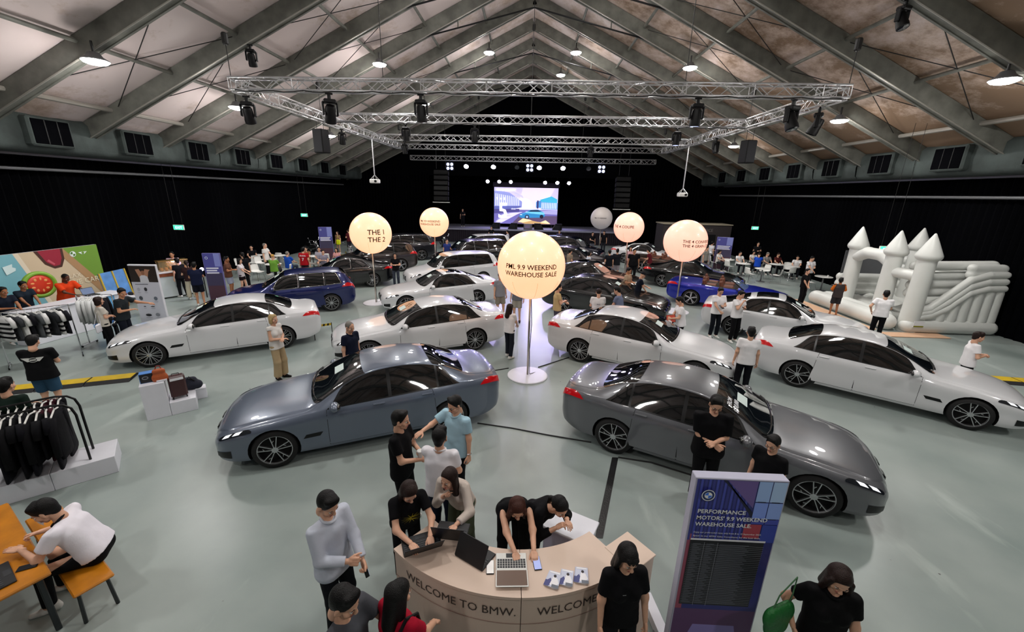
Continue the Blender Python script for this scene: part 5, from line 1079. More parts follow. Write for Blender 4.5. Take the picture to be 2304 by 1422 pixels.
P2(2.6, 34.0, -100, 1.70, 'person in violet shirt at the stage front on the castle side', '4a4870', '1c1c28', arms=('phone', 'chest'))
P2(-6.4, 40.6, -80, 1.70, 'dark-clothed person on the stage edge', '14141a', '14141a', arms=('chest', 'down'), z=1.29)
# cafe side
p = P1(-11.15, 19.85, 95, 1.72, 'man in red football shirt seen from behind', 'a3141e', '26262e', arms=('down', 'down'), lod=1); chest_print(p, 'Arena', M_plate, .14, 0, 1.32, .12, True); chest_print(p, '7', M_plate, .14, 0, 1.1, .2, True)
P2(-12.6, 20.9, 80, 1.70, 'man in blue shirt seated with his back turned at a cafe table', '1c4cae', '2c3444', ('crop', 'hair_grey'), seat=.46, arms=('table', 'table'))
P2(-12.75, 19.85, 100, 1.66, 'person in green shirt and tan cap seated at a cafe table', '6a9a3a', '2a2a2e', ('cap', 'b08a4a'), seat=.46, arms=('table', 'table'))
P2(-13.93, 21.13, 10, 1.70, 'man in white shirt and black trousers standing between cafe tables', 'd6d4d0', '101014', ('crop', 'hair_grey'), arms=('phonelow', 'down'), build=1.15)
P2(-15.9, 22.9, -60, 1.68, 'person in black seated behind the farthest cafe table', '101014', '16161a', seat=.46, arms=('table', 'table'))
P2(-12.52, 17.12, 15, 1.55, 'woman in white top and dark skirt walking by the cafe', 'd2ccd0', '1c1218', ('long', 'hair_black'), fem=True, arms=('phone', 'phonelow'), leg='mini', stride=.3)
P2(-12.72, 16.62, 20, 1.70, 'man in brown tee and pale shorts behind the violet poster', '5a3a2c', '8c92a4', skin=3, arms=('chest', 'chest'), leg='short')
P2(-12.9, 17.9, 150, 1.70, 'person in black behind the violet poster', '0d0d12', '101014', ('tail', 'hair_black'), arms=('down', 'down'))
P2(-15.75, 17.4, -60, 1.72, 'man in pale shirt behind the food stall', 'd0b4c0', '24242a', arms=('phone', 'phone'), skin=1)
P2(-13.81, 15.84, 140, 1.62, 'woman in brown hooded top and white trousers at the food stall', '2e1c1e', 'c4bca6', ('tail', 'hair_brown'), fem=True, arms=('chest', 'chest'), leg='wide', stride=.3)
P2(-14.5, 16.2, 160, 1.64, 'person in black beside the woman in white trousers', '101014', '121216', arms=('down', 'chest'), stride=.2)
P2(-12.80, 15.0, 120, 1.72, 'person in navy top and dark shorts at the food stall', '141a34', '12141e', arms=('chest', 'phone'), leg='short', skin=1)
P2(-13.4, 16.9, -120, 1.68, 'person in violet shirt behind the violet poster', '7a6a94', '20202a', arms=('phone', 'down'))
P2(-13.9, 29.6, -100, 1.6, 'woman with a bright yellow bag by the motorcycles', '8a6a50', '2a2420', ('long', 'hair_brown'), fem=True, arms=('down', 'down'), leg='mini')
m = MB(); m.rbox((-13.75, 29.3, .85), (.3, .14, .36), .05); m.cyl((-13.85, 29.3, 1.0), (-13.8, 29.45, 1.3), .008, n=4); tag(m.build('handbag', mat('yellow_bag', 'd8e010', .5)), 'bright yellow bag carried near the motorcycles', 'bag')
P2(-13.2, 29.9, 160, 1.75, 'man in maroon shirt by the motorcycles', '4a1820', '22202a', arms=('chest', 'down'))
P2(-10.96, 23.0, -90, 1.6, 'woman in pink top seated behind the black car', 'd49a98', '3a3034', ('long', 'hair_black'), fem=True, seat=.46, arms=('lap', 'lap'))
P2(-11.9, 22.85, -60, 1.7, 'grey-shirted visitor seated on the cafe bench', '9a98a4', '6a6a74', seat=.46, arms=('lap', 'lap'), leg='short')
P2(-11.2, 21.9, -50, 1.66, 'second grey-clad visitor seated near the bench', '7c7a8a', '5a5a68', seat=.46, arms=('lap', 'chest'))
P2(-12.7, 22.9, -80, 1.68, 'visitor in orange-brown shirt seated at the bench table', '8a5a3c', '4a3a34', seat=.46, arms=('table', 'table'), leg='short')
# merchandise booth
P1(-15.05, 11.3, -8, 1.70, 'man in dark navy polo leaning on the booth counter, nearer the watermelon', '1a2430', '14161c', skin=3, arms=('type', 'type'), lean=.22)
P1(-14.7, 10.55, -8, 1.70, 'man in navy polo with arms on the booth counter at the frame edge', '141a28', '14161c', skin=3, arms=('type', 'chest'), lean=.2)
p = P1(-14.85, 12.3, -5, 1.74, 'man in orange shirt working at a laptop in the booth', 'd8421a', '20242c', ('crop', 'hair_black'), skin=2, arms=((.5, .2, 1.08), (.5, -.1, 1.08)), hands=('type', 'type'), lean=.25, head=(0, .3), build=1.2, sleeve=.8)
p = P1(-11.6, 10.2, 60, 1.58, 'woman with brown bob in cream top and black skirt at the clothes racks', 'ccc6bc', '0e0e12', ('bob', 'hair_brown'), fem=True, arms=('cross', 'cross'), lod=0)
m = MB(); m.rbox((-11.45, 9.9, .80), (.06, .22, .24), .03, rz=.4); m.tube([(-11.45, 9.98, .9), (-11.6, 10.12, 1.28), (-11.5, 9.86, .9)], .006, 4); tag(m.build('handbag', M_white), 'white shoulder bag of the woman at the clothes racks', 'bag')
P1(-11.3, 10.62, 15, 1.75, 'man in dark grey tee and dark jeans leaning towards the white rack', '20262a', '141824', skin=1, arms=('out', 'chest'), lean=.18, lod=0, build=1.1, head=(-.6, .2))
p = P1(-9.44, 6.94, 115, 1.70, 'man in black tee with white winged print on his back', '0b0b0e', '2c4a62', lod=0, arms=('phone', 'phone'), leg='short', build=1.15, head=(0, .3))
base = Vector(p['up']((-.135, 0, 1.30))); FM = frame(base, (0, -1, 0), (0, 0, 1)); wp = flat('d8d8d4', .7)
picture(p['o'], FM, [(wp, [(-.17, .05), (-.05, .045), (-.05, -.03), (-.09, -.035)]), (wp, [(.17, .05), (.05, .045), (.05, -.03), (.09, -.035)]), (wp, ell(0, 0, .07, .05)), (flat('0b0b0e', .7), ell(0, 0, .058, .04)), (wp, rect(-.045, -.012, .045, .012))], 'print')
P1(-7.75, 5.2, 100, 1.70, 'dark-clothed person at the frame edge behind the black clothes rack', '14241e', '20241f', arms=('chest', 'down'))
# castle-side cafe
for x, y, f, lb, sh_, fm, hr in ((12.3, 26.5, -60, 'woman in white seated at the cafe table farthest from the castle', 'd8d4d0', True, ('bob', 'hair_black')), (13.3, 25.9, -90, 'man in white seated alone with his head down', 'dadada', False, ('crop', 'hair_black')), (14.3, 25.6, 60, 'person in bright blue seated at the busy cafe table', '1c4cc0', False, ('crop', 'hair_brown')),
  (14.95, 25.85, -90, 'person in grey seated at the busy cafe table', '8a8684', False, ('short', 'hair_grey')), (15.55, 25.75, -90, 'person in dark red seated at the busy cafe table', '4a1c1c', True, ('tail', 'hair_brown')), (16.1, 24.75, -120, 'man in white tee seated at the table nearest the side wall', 'dcdcdc', False, ('short', 'hair_black')), (14.5, 26.6, -100, 'small person in white seated behind the busy table', 'd0ccc8', True, ('bob', 'hair_black'))):
    P2(x, y, f, 1.66, lb, sh_, '22242a', hr, fem=fm, seat=.46, arms=('table', 'table'), head=(0, .35), group='seated cafe visitors')
P2(15.6, 28.3, -100, 1.70, 'person in black standing against the dark wall behind the cafe', '0e0e12', '1c1c22', arms=('chest', 'down'))
P2(12.45, 28.1, 20, 1.70, 'man in white shirt standing at the grey podium', 'd0d0d4', '16161e', arms=('phone', 'down'))
P2(10.9, 25.2, -60, 1.66, 'person in grey standing behind the pinkish balloon', '8c8a84', '2a2a2e', arms=('down', 'down'))
# ---------------------------------------------------------------- reception counter
M_beige = mat('beige_laminate', 'd6bfae', .4, var=.03, vscale=3); M_seamb = mat('counter_seam', '8c7468', .7); M_txt = mat('dark_brown_print', '3a2a22', .6)
CC = np.array((-.05, 4.57)); RO, RI, CT = 1.82, 1.33, 1.05
cn = empty('reception_counter', (0, 0, 0), 0, 'curved beige reception counter with WELCOME TO BMW lettering', 'counter')
def arcp(r, a): return (CC[0]+r*math.cos(R(a)), CC[1]+r*math.sin(R(a)))
for k, (a0, a1) in enumerate(((-131, -87.1), (-86.9, -52))):
    aa = np.linspace(a0, a1, 18); poly = [arcp(RO, a) for a in aa]+[arcp(RI, a) for a in aa[::-1]]
    m = MB(); m.prism(poly, 0, CT-.03); s_ = m.build('counter_section', M_beige, cn)
    po = [arcp(RO+.012, a) for a in aa]+[arcp(RI-.012, a) for a in aa[::-1]]; m = MB(); m.prism(po, CT-.03, CT); m.build('worktop', M_beige, cn)
    m = MB(); m.tube([(*arcp(RO+.002, a), .72) for a in aa], .004, 4); m.build('panel_groove', M_seamb, s_)
    V, F = text_geo('WELCOME TO BMW.', .135, .0); V = V-np.array((V[:, 0].min(), 0, 0)); st_ = a0+(6 if k == 0 else 4.5)
    A_ = np.radians(st_)+V[:, 0]*(1.16/V[:, 0].max())/RO; W = np.stack([CC[0]+(RO+.005)*np.cos(A_), CC[1]+(RO+.005)*np.sin(A_), .82+V[:, 1]], 1); m = MB(); m.add(W, F); m.build('lettering', M_txt, s_)
o = empty('pedestal', (1.14, 3.30, 0), R(38), 'beige square pedestal behind the young woman with the fringe', 'pedestal'); m = MB(); m.rbox((0, 0, .52), (.34, .34, 1.04), .008); m.build('body', M_beige, o); m = MB(); m.rbox((0, 0, 1.045), (.36, .36, .02), .004); m.build('top', M_beige, o)
o = empty('side_table', (.62, 3.98, 0), R(-27), 'low white side table behind the reception counter', 'table'); m = MB(); m.rbox((0, 0, .70), (.6, .4, .03), .006); m.build('table_top', M_white, o); m = MB(); m.rbox((0, 0, .34), (.54, .34, .68), .006); m.build('body', mat('pale_violet_laminate', 'b6b6cc', .5), o)
M_lap = mat('laptop_black', '17181b', .5); M_key = mat('laptop_keys', '2a2c30', .5)
def laptop(x, y, z, rz, op, label, mt=None, w_=.34, d=.23, dsp=None):
    o = empty('laptop', (x, y, z), R(rz), label, 'laptop', 'laptops'); mt = mt or M_lap
    m = MB(); m.rbox((0, 0, .009), (w_, d, .018), .005); m.build('base', mt, o)
    kb = MB()
    for i in range(11):
        for j in range(4): kb.box((-w_*.42+i*w_*.084, -.01+j*.026, .0195), (w_*.068, .019, .004))
    ko = kb.build('keyboard', M_key, o); ko['kind'] = 'stuff'
    m = MB(); m.box((0, -d*.32, .0185), (.10, .05, .001)); m.build('touchpad', M_key, o)
    h = link('lid', None, o); m = MB(); m.rbox((0, 0, d/2), (w_, .008, d), .003); h = m.build('lid', mt, o) if True else h
    h.location = (0, d/2, .016); h.rotation_euler = (R(-(op-90)), 0, 0)
    m = MB(); m.box((0, -.0048, d/2), (w_*.94, .001, d*.88)); m.build('display', dsp or flat('5a6a88', .2, .4), h)
    for c_ in list(o.children):
        if c_.data is None: bpy.data.objects.remove(c_)
    return o
laptop(-.99, 3.27, CT, 205, 125, 'open black laptop at the counter end, under the typing woman', w_=.38)
laptop(-.70, 3.44, CT, 176, 112, 'open black laptop beside the woman in the pale cardigan')
laptop(-.42, 3.16, CT, 150, 62, 'half-closed dark laptop lying mid-counter')
laptop(-.06, 3.10, CT, 184, 176, 'silver laptop under the hands of the red-haired woman', M_wht_pl, .30, .19, flat('6a5448', .25))
for x, y, rz, lb, scn in ((.19, 3.10, 100, 'phone with lit screen lying on the counter', 'a8b4e8'), (-.26, 3.03, 95, 'white phone lying beside the silver laptop', 'e4e0dc')): phone(Matrix.Translation((x, y, CT+.006)) @ Matrix.Rotation(R(rz), 4, 'Z'), lb, screen=scn)
for i, (x, y, rz) in enumerate(((.33, 2.93, -9), (.455, 2.955, -4), (.60, 2.99, 2))):
    for j in range(3):
        o = empty('magazine', (x+.006*j, y-.004*j, CT+.002+.007*j), R(rz-14+j*4), ['first', 'second', 'third'][i]+' pile of white and blue magazines from the laptop, '+['bottom', 'middle', 'top'][j]+' copy', 'magazine', 'magazines on the counter')
        m = MB(); m.box((0, 0, .003), (.115, .165, .006)); m.build('pages', M_white, o)
        picture(o, frame((-.0575, -.0825, .0062), (1, 0, 0), (0, 1, 0)), [(flat('c9cde0'), rect(0, 0, .115, .165)), (flat('4a4f86'), [(0, .06), (.03, .09), (.05, .04), (.02, 0), (0, 0)]), (flat('f0eef2'), [(.03, .02), (.05, .11), (.09, .10), (.11, .05), (.08, .01)]), (flat('6a707c'), rect(.05, 0, .115, .03)), (flat('2a2228'), ell(.065, .118, .014, .016, 10)), (flat('f4f4f8'), rect(.01, .145, .105, .158))], 'cover_print', .0003)
# ---------------------------------------------------------------- tall sale banner
bn = empty('standing_banner', (1.93, 3.08, 0), 0, 'tall violet-blue sale banner reading WEEKEND WAREHOUSE SALE', 'banner')
m = MB(); m.rbox((0, 0, 1.10), (.80, .10, 2.15), .006); m.build('frame', mat('banner_frame', 'b8b8cc', .4), bn); m = MB(); m.rbox((0, 0, .015), (.9, .4, .03), .01); m.build('foot', M_grey, bn)
BF = frame((-.385, -.051, .05), (1, 0, 0), (0, 0, 1)); bw, bh = .77, 2.11
def B_(h, g=1.35): return flat(''.join('%02x' % min(255, int(int(h[i:i+2], 16)*g)) for i in (0, 2, 4)), .45)
pl = [(B_('23265c'), rect(0, 0, bw, bh)), (B_('4a2f52'), rect(0, 0, bw, .62)), (B_('7a3a4c'), rect(0, .62, .06, 1.52)), (B_('6f6596'), [(.08, 0), (.70, 0), (.6, .42), (.2, .42)])]
for i in range(15): pl.append((B_('39408c' if i % 2 else '2c3070'), [(.0+.034*i, 1.45), (.02+.034*i, 1.45), (.02+.034*i, bh), (.0+.034*i, bh)]))
pl += [(B_('5a4a7c'), [(.26, bh), (.52, bh), (.52, 1.83)]), (B_('14142c'), [(.22, bh), (.25, bh), (.53, 1.72), (.53, 1.78)])]
for i, (a, b, c, d, h) in enumerate(((.53, 1.90, .645, bh, '7f97d6'), (.652, 1.90, .77, bh, '8aa0dc'), (.53, 1.72, .645, 1.89, '6a80c8'), (.652, 1.72, .77, 1.89, '748ad0'), (.53, 1.66, .645, 1.715, '39428c'), (.652, 1.66, .77, 1.715, '39428c'), (.48, 1.50, .63, 1.655, '8a3440'), (.64, 1.46, .77, 1.655, '2c3a86'))): pl += [(B_(h), rect(a, b, c, d))]
for a in (.55, .67): pl += [(B_('10122c'), rect(a, 1.893, a+.07, 1.903)), (B_('10122c'), rect(a, 1.712, a+.07, 1.720))]
pl += [(B_('b8b8dc'), rect(.03, 1.455, .70, 1.475)), (B_('15151c'), rect(.03, .68, .69, 1.455))]
for i in range(34):
    z = .70+i*.0218; pl += [(B_('74767e'), rect(.035, z, .685, z+.0022))]
    for a, b in ((.05, .13), (.17, .25), (.29, .56)): pl.append((B_('4a4c54'), rect(a, z+.007, b-(i*37 % 5)*.01, z+.013)))
for a in (.15, .27): pl.append((B_('74767e'), rect(a, .69, a+.003, 1.45)))
W1 = B_('f4f4fa'); c0 = (.105, 1.96)
pl += [(W1, ell(*c0, .058, .058, 28)), (B_('1c2a52'), ell(*c0, .051, .051, 28)), (W1, ell(*c0, .033, .033, 24)), (B_('2f62b8'), [c0]+ell(*c0, .030, .030, 6, 90, 180)), (B_('2f62b8'), [c0]+ell(*c0, .030, .030, 6, 270, 360))]
picture(bn, BF, pl, 'printed_face', .00012)
for s_, u, v, sz, wd in (('PERFORMANCE', .04, 1.765, .058, .42), ("MOTORS' 9.9 WEEKEND", .04, 1.695, .058, .62), ('WAREHOUSE SALE.', .04, 1.625, .058, .50)): lettering(bn, s_, BF @ Matrix.Translation((u, v, .013)), sz, W1, .018, wmax=wd)
for s_, v in (('Enjoy our preferential rates only from 8 to 10 September 2023.', 1.545), ('Speak to our BMW Sales Consultants for the best deals.', 1.505)): lettering(bn, s_, BF @ Matrix.Translation((.04, v, .013)), .024, W1, .0, wmax=.60)
for s_, a in (('B', 125), ('M', 90), ('W', 55)):
    q = BF @ Matrix.Translation((c0[0]+.0415*math.cos(R(a)), c0[1]+.0415*math.sin(R(a)), .013)) @ Matrix.Rotation(R(a-90), 4, 'Z') @ Matrix.Translation((0, -.006, 0)); lettering(bn, s_, q, .019, W1, .01, 'CENTER', 'emblem_letter')
o = empty('white_panel', (1.53, 3.36, 0), R(8), 'white panel edge standing behind the tall banner', 'panel'); m = MB(); m.rbox((0, 0, .06), (.10, .5, .12), .01); m.build('body', M_white, o); m = MB(); m.rbox((0, 0, .125), (.11, .52, .012), .003); m.build('top', M_white, o)
# ---------------------------------------------------------------- orange table, benches
M_wood = mat('orange_wood', 'b8720f', .38, var=.18, vscale=5, coat=.3); M_leg = mat('table_steel', '34383a', .4, .6)
d1 = np.array((.874, -.485)); ang = math.atan2(d1[1], d1[0])
t = empty('work_table', (-5.68, 3.05, 0), ang, 'orange wooden table with dark steel legs at the frame edge', 'table')
m = MB(); m.rbox((0, 0, .735), (1.8, .84, .04), .012); m.build('table_top', M_wood, t)
for a in (-.8, .8):
    for b in (-.34, .34):
        m = MB(); m.rbox((a, b, .36), (.05, .05, .72), .008); m.build('leg', M_leg, t)
for nm, c, rz, L, tx in (('bench', (-5.28, 3.56), ang, 1.9, 'orange wooden bench under the seated man in the face mask'), ('bench', (-6.6, 2.35), ang, 1.6, 'orange wooden bench on the far side of the orange table')):
    t = empty(nm, (*c, 0), rz, tx, 'bench', 'orange benches'); m = MB(); m.rbox((0, 0, .44), (L, .32, .035), .012); m.build('seat', M_wood, t)
    for a in (-1, 1):
        m = MB(); q = a*(L/2-.1); m.tube([(q, -.13, .0), (q, -.11, .42), (q, .11, .42), (q, .13, .0)], .018, 6); m.build('leg', M_leg, t)
laptop(-5.12, 2.88, .757, 150, 172, 'flat dark laptop lying open on the orange table', w_=.40, d=.20)
phone(Matrix.Translation((-4.98, 3.02, .762)) @ Matrix.Rotation(R(30), 4, 'Z'), 'dark phone lying on the orange table', screen='17181c')
# ---------------------------------------------------------------- garments
def garment_mesh(L, w_, flare=1.1, sleeve=.5):
    """shirt hanging from a hanger: hanger bar along local y, hanging down from z = 0"""
    m = MB(); n = 14; Z = np.linspace(0, -L, 9); rings = []
    for i, z in enumerate(Z):
        f = i/8; hw = w_*(.30+.70*min(1, f*9))*(1+(flare-1)*f); th = .045*(.4+.6*min(1, f*6)) ; t = np.arange(n)*2*math.pi/n
        wob = 1+.10*np.sin(3*t+i*.9)+.05*np.sin(5*t+i)
        rings.append(np.stack([th*np.sin(t)*wob, hw*np.cos(t), np.full(n, z)-.03*abs(np.cos(t))*(f < .12)], 1))
    V = np.vstack(rings); F = [(i*n+k, (i+1)*n+k, (i+1)*n+(k+1) % n, i*n+(k+1) % n) for i in range(8) for k in range(n)]; F += [tuple(range(n)), tuple(8*n+k for k in range(n-1, -1, -1))]
    m.add(V, F)
    for s_ in (-1, 1): m.tube([(0, s_*w_*.82, -.05), (.01, s_*(w_+.05), -.05-sleeve*.4), (.02, s_*(w_+.06), -.05-sleeve)], (.055, .05, .045), 8)
    return m.mesh('garment', cloth('0e0e12'), True)
G_T = garment_mesh(.66, .22, 1.1, .24); G_J = garment_mesh(.72, .23, 1.05, .58); G_D = garment_mesh(.85, .20, 1.5, .2); G_S = garment_mesh(.45, .16, 1.3, .02)
hm_ = MB(); hm_.tube([(0, -.20, -.035), (0, 0, .01), (0, .20, -.035)], .012, 6); hm_.tube([(0, 0, .01), (0, 0, .055), (.012, 0, .075), (0, 0, .09)], .004, 5); HG = hm_.mesh('hanger', M_wht_pl)
def hang(x, y, z, rz, me, colr, label, group, cat='garment'):
    o = empty('hanging_garment', (x, y, z-.095), rz, label, cat, group); q = link('garment', me, o); q.material_slots[0].link = 'OBJECT'; q.material_slots[0].material = cloth(colr); link('hanger', HG, o); return o
# rack with black clothes on a white plinth
r0 = np.array((-6.86, 5.27)); dv = np.array((-.745, -.667)); nv = np.array((-.667, .745))*.36; an = math.atan2(dv[1], dv[0])
pq = empty('rack_plinth', (-6.95, 5.20, 0), an, 'low white plinth under the black clothes rack', 'plinth')
for k in range(3):
    m = MB(); m.rbox((.32+.72*k-.36, -.19, .15), (.715, .62, .30), .006); m.build('plinth_block', M_white, pq)
rk = empty('clothes_rack', (*r0, .3), an, 'black tubular clothes rack full of black garments', 'rack')
for y in (0, -.36):
    m = MB(); m.tube([(0, y, 0), (0, y, .80), (.03, y, .93), (.10, y, 1.0), (.22, y, 1.03), (1.9, y, 1.03)], .017, 8); m.build('rack_frame', M_blkm, rk)
random.seed(3); ORD = ['first', 'second', 'third', 'fourth', 'fifth', 'sixth', 'seventh', 'eighth', 'ninth', 'tenth', 'eleventh']
for row, y in enumerate((0, -.36)):
    for k in range(11):
        u = .20+.085*k; p_ = r0+dv*u+np.array((-dv[1], dv[0]))*y
        hang(p_[0], p_[1], 1.345, an+random.uniform(-.15, .15), random.choice((G_T, G_J, G_T, G_D)), '3a1620' if (row == 1 and k in (1, 2)) else random.choice(('0c0c0f', '0f0f13', '121218')), ORD[k]+' garment, maroon, near the curved end of the black clothes rack' if (row == 1 and k in (1, 2)) else ORD[k]+' black garment from the curved end of the tubular rack, %s row' % ('front' if row else 'back'), 'garments on the black tubular rack')
# rack with striped and grey shirts near the booth
def rail(c, rz, L, H, label):
    o = empty('clothes_rack', (*c, 0), rz, label, 'rack', 'free-standing clothes rails'); m = MB(); m.tube([(-L/2, 0, .05), (-L/2, 0, H), (L/2, 0, H), (L/2, 0, .05)], .016, 8); m.build('rail', M_chrome, o)
    for a in (-1, 1):
        m = MB(); m.tube([(a*L/2, -.25, .05), (a*L/2, .25, .05)], .014, 6); m.build('foot', M_chrome, o)
        for b in (-.25, .25):
            m = MB(); m.cyl((a*L/2-.012, b, .03), (a*L/2+.012, b, .03), .03, n=10); m.build('caster', M_blk, o)
    return o
rail((-12.65, 9.5), R(50), 1.3, 1.42, 'chrome clothes rail of striped and grey shirts'); rail((-12.3, 10.75), R(10), .9, 1.5, 'chrome clothes rail of white jackets')
for k in range(9):
    u = -.5+k*.125; c_ = ['d8d8d8', '3a3c40', 'e2e2e0', '14141a', '55585c', 'd8d8d8', '2a2c30', 'e0e0e0', '181820'][k]; q = hang(-12.65+u*math.cos(R(50)), 9.5+u*math.sin(R(50)), 1.42, R(50)+.4+random.uniform(-.2, .2), G_T, c_, ['white', 'charcoal', 'white', 'black', 'grey', 'white', 'dark grey', 'white', 'black'][k]+' shirt on the striped-shirt rail, number %s from its inner end' % ['one', 'two', 'three', 'four', 'five', 'six', 'seven', 'eight', 'nine'][k], 'shirts on the chrome rail')
    if k in (0, 5, 7):
        for j in range(4):
            m = MB(); m.box((0, 0, -.18-.12*j), (.115, .462+.01*j, .045)); m.build('stripe', cloth('101014'), q)
for k in range(7):
    u = -.34+k*.09; hang(-12.3+u*math.cos(R(10)), 10.75+u*math.sin(R(10)), 1.5, R(10)+.35+random.uniform(-.1, .1), G_J, 'd4d6d6' if k < 6 else '16161c', ORD[k]+' white jacket on the chrome rail beside the booth counter' if k < 6 else 'dark jacket at the end of the white jacket rail', 'jackets on the chrome rail')
for k in range(3): hang(-12.25+.16*k, 10.72+.03*k, .78, R(40), G_S, '0e0e14', ORD[k]+' pair of black shorts hanging below the white jackets', 'jackets on the chrome rail')
# ---------------------------------------------------------------- plinth with bags
pc = empty('display_plinth', (-7.46, 6.85, 0), R(40), 'stepped white display plinth with bags and suitcase', 'plinth')
for nm, c, d in (('tall_block', (.19, .26, .375), (.38, .52, .75)), ('low_block', (.60, .26, .14), (.43, .52, .28)), ('back_block', (.72, .64, .12), (.55, .24, .24))):
    m = MB(); m.rbox(c, d, .006); m.build(nm, M_white, pc)
PM = pc.matrix_world if False else Matrix.Translation((-7.46, 6.85, 0)) @ Matrix.Rotation(R(40), 4, 'Z')
def on(u, v, z): return tuple(PM @ Vector((u, v, z)))
o = empty('toy_car_box', on(.17, .22, .75), R(40), 'blue-sided box with a black printed front on the plinth', 'box'); m = MB(); m.rbox((0, 0, .10), (.30, .16, .20), .006); m.build('carton', mat('blue_card', '3c78c0', .5), o)
picture(o, frame((-.14, -.082, .01), (1, 0, 0), (0, 0, 1)), [(flat('15161a'), rect(0, 0, .28, .18)), (flat('8a8e94'), ell(.08, .10, .05, .035)), (flat('15161a'), ell(.08, .10, .035, .02)), (flat('b8bcc4'), ell(.2, .06, .03, .012))], 'carton_print', .0006)
o = empty('hanging_bag', on(.33, .12, .80), R(40), 'orange-brown leather bag on a small stand', 'bag'); V, F = sdf_mesh([(v3(-.06, 0, .02), v3(.06, 0, .02), .07, .07, (1, .6, 1.4)), (v3(-.05, 0, .16), v3(.05, 0, .16), .055, .055, (1, .7, 1))], .014, .04); m = MB(); m.add(V, F.tolist()); m.build('bag_body', mat('orange_leather', 'b0562a', .5, bump=.3), o, True)
m = MB(); m.tube([(-.05, 0, .2), (-.02, 0, .27), (.03, 0, .27), (.05, 0, .2)], .01, 6); m.build('handle', mat('red_leather', '8a2a1c', .5), o); m = MB(); m.box((.02, 0, -.03), (.16, .14, .03)); m.build('stand', M_white, o)
o = empty('suitcase', on(.56, .20, .28), R(46), 'maroon trolley suitcase standing on the low plinth block', 'suitcase'); m = MB(); m.rbox((0, 0, .27), (.28, .18, .46), .03); m.build('shell', mat('maroon_shell', '3c1014', .35, coat=.4), o)
for k in range(5):
    m = MB(); m.box((-.10+.05*k, -.092, .25), (.012, .006, .38)); m.build('rib', MATS['maroon_shell'], o)
m = MB(); m.rbox((0, -.093, .44), (.22, .01, .05), .004); m.build('luggage_label', M_plate, o)
for a in (-.11, .11):
    for b in (-.06, .06):
        m = MB(); m.cyl((a-.01, b, .022), (a+.01, b, .022), .022, n=10); m.build('caster', M_blk, o)
m = MB(); m.tube([(-.06, .02, .50), (-.06, .02, .53), (.06, .02, .53), (.06, .02, .50)], .008, 6); m.build('handle', M_blk, o)
o = empty('travel_bag', on(.76, .50, .28), R(30), 'dark navy soft travel bag slumped beside the suitcase', 'bag'); V, F = sdf_mesh([(v3(-.10, 0, .10), v3(.10, 0, .10), .105, .105, (1, .8, 1)), (v3(-.06, 0, .22), v3(.05, .02, .22), .07, .06)], .016, .05, clips=((v3(0, 0, .005), (0, 0, -1)),)); m = MB(); m.add(V, F.tolist()); m.build('bag_body', mat('navy_canvas', '181c2c', .8, bump=.5), o, True); m = MB(); m.tube([(-.08, -.05, .2), (0, -.06, .32), (.08, -.05, .2)], .01, 6); m.build('handle', M_blk, o)
# ---------------------------------------------------------------- merchandise booth
M_bl = mat('blue_panel', '5f9fd0', .4, var=.15, vscale=2)
bk = empty('booth_backdrop', (-16.15, 13.05, 0), R(90), 'printed beach-themed backdrop with sunglasses and green corner', 'backdrop'); m = MB(); m.box((0, .05, 1.18), (3.3, .08, 2.36)); m.build('board', M_white, bk)
X_ = lambda h: flat(h, .5)
pl = [(X_('d2bea0'), rect(0, 0, 3.3, 2.36)), (X_('7ab6c4'), [(0, 0), (1.7, 0), (.95, 2.36), (0, 2.36)][:1]+[(1.45, 0), (.72, 2.36), (0, 2.36)]), (X_('e4d8c2'), [(.72, 2.36), (.86, 2.36), (1.58, 0), (1.45, 0)]), (X_('6f9a34'), [(2.15, 2.36), (3.3, 2.36), (3.3, .7)]), (X_('b08a62'), [(2.0, 2.2), (2.15, 2.36), (3.3, .75), (3.3, .2)])]
pl += [(X_('4a2c22'), [(1.28, 2.36), (1.5, 1.9), (1.75, 1.72), (1.98, 1.74), (2.12, 2.0), (2.14, 2.36)]), (X_('9a2438'), [(1.38, 2.36), (1.56, 1.96), (1.76, 1.80), (1.94, 1.82), (2.04, 2.04), (2.06, 2.36)]), (X_('c85a68'), [(1.58, 2.0), (1.76, 1.84), (1.8, 1.88), (1.64, 2.05)])]
pl += [(X_('e8f2f0'), ell(2.42, 2.12, .10, .10)), (X_('4a7a28'), ell(2.42, 2.12, .08, .08)), (X_('e8f2f0'), [(2.42, 2.12)]+ell(2.42, 2.12, .08, .08, 6, 0, 90)), (X_('e8f2f0'), [(2.42, 2.12)]+ell(2.42, 2.12, .08, .08, 6, 180, 270)), (X_('e8f2f0'), [(2.60, 2.16), (2.90, 2.16), (2.80, 2.08), (2.70, 2.08)]), (X_('6f9a34'), ell(2.75, 2.12, .05, .04)), (X_('d8eef0'), [(.36, 2.0), (.62, 2.06), (.60, 1.96), (.68, 1.92), (.66, 1.84), (.40, 1.74), (.38, 1.86)])]
picture(bk, frame((-1.65, .008, 0), (1, 0, 0), (0, 0, 1)), pl, 'backdrop_print', .0015)
lettering(bk, 'RELAX,', frame((.18, -.02, 1.30), (1, 0, 0), (0, 0, 1)), .22, flat('e8dcc4'), 0); lettering(bk, 'WE CARE', frame((.42, -.02, 1.05), (1, 0, 0), (0, 0, 1)), .26, flat('efe6c8'), 0)
bc = empty('booth_counter', (-14.25, 11.75, 0), R(84), 'white booth counter with a blue printed panel', 'counter')
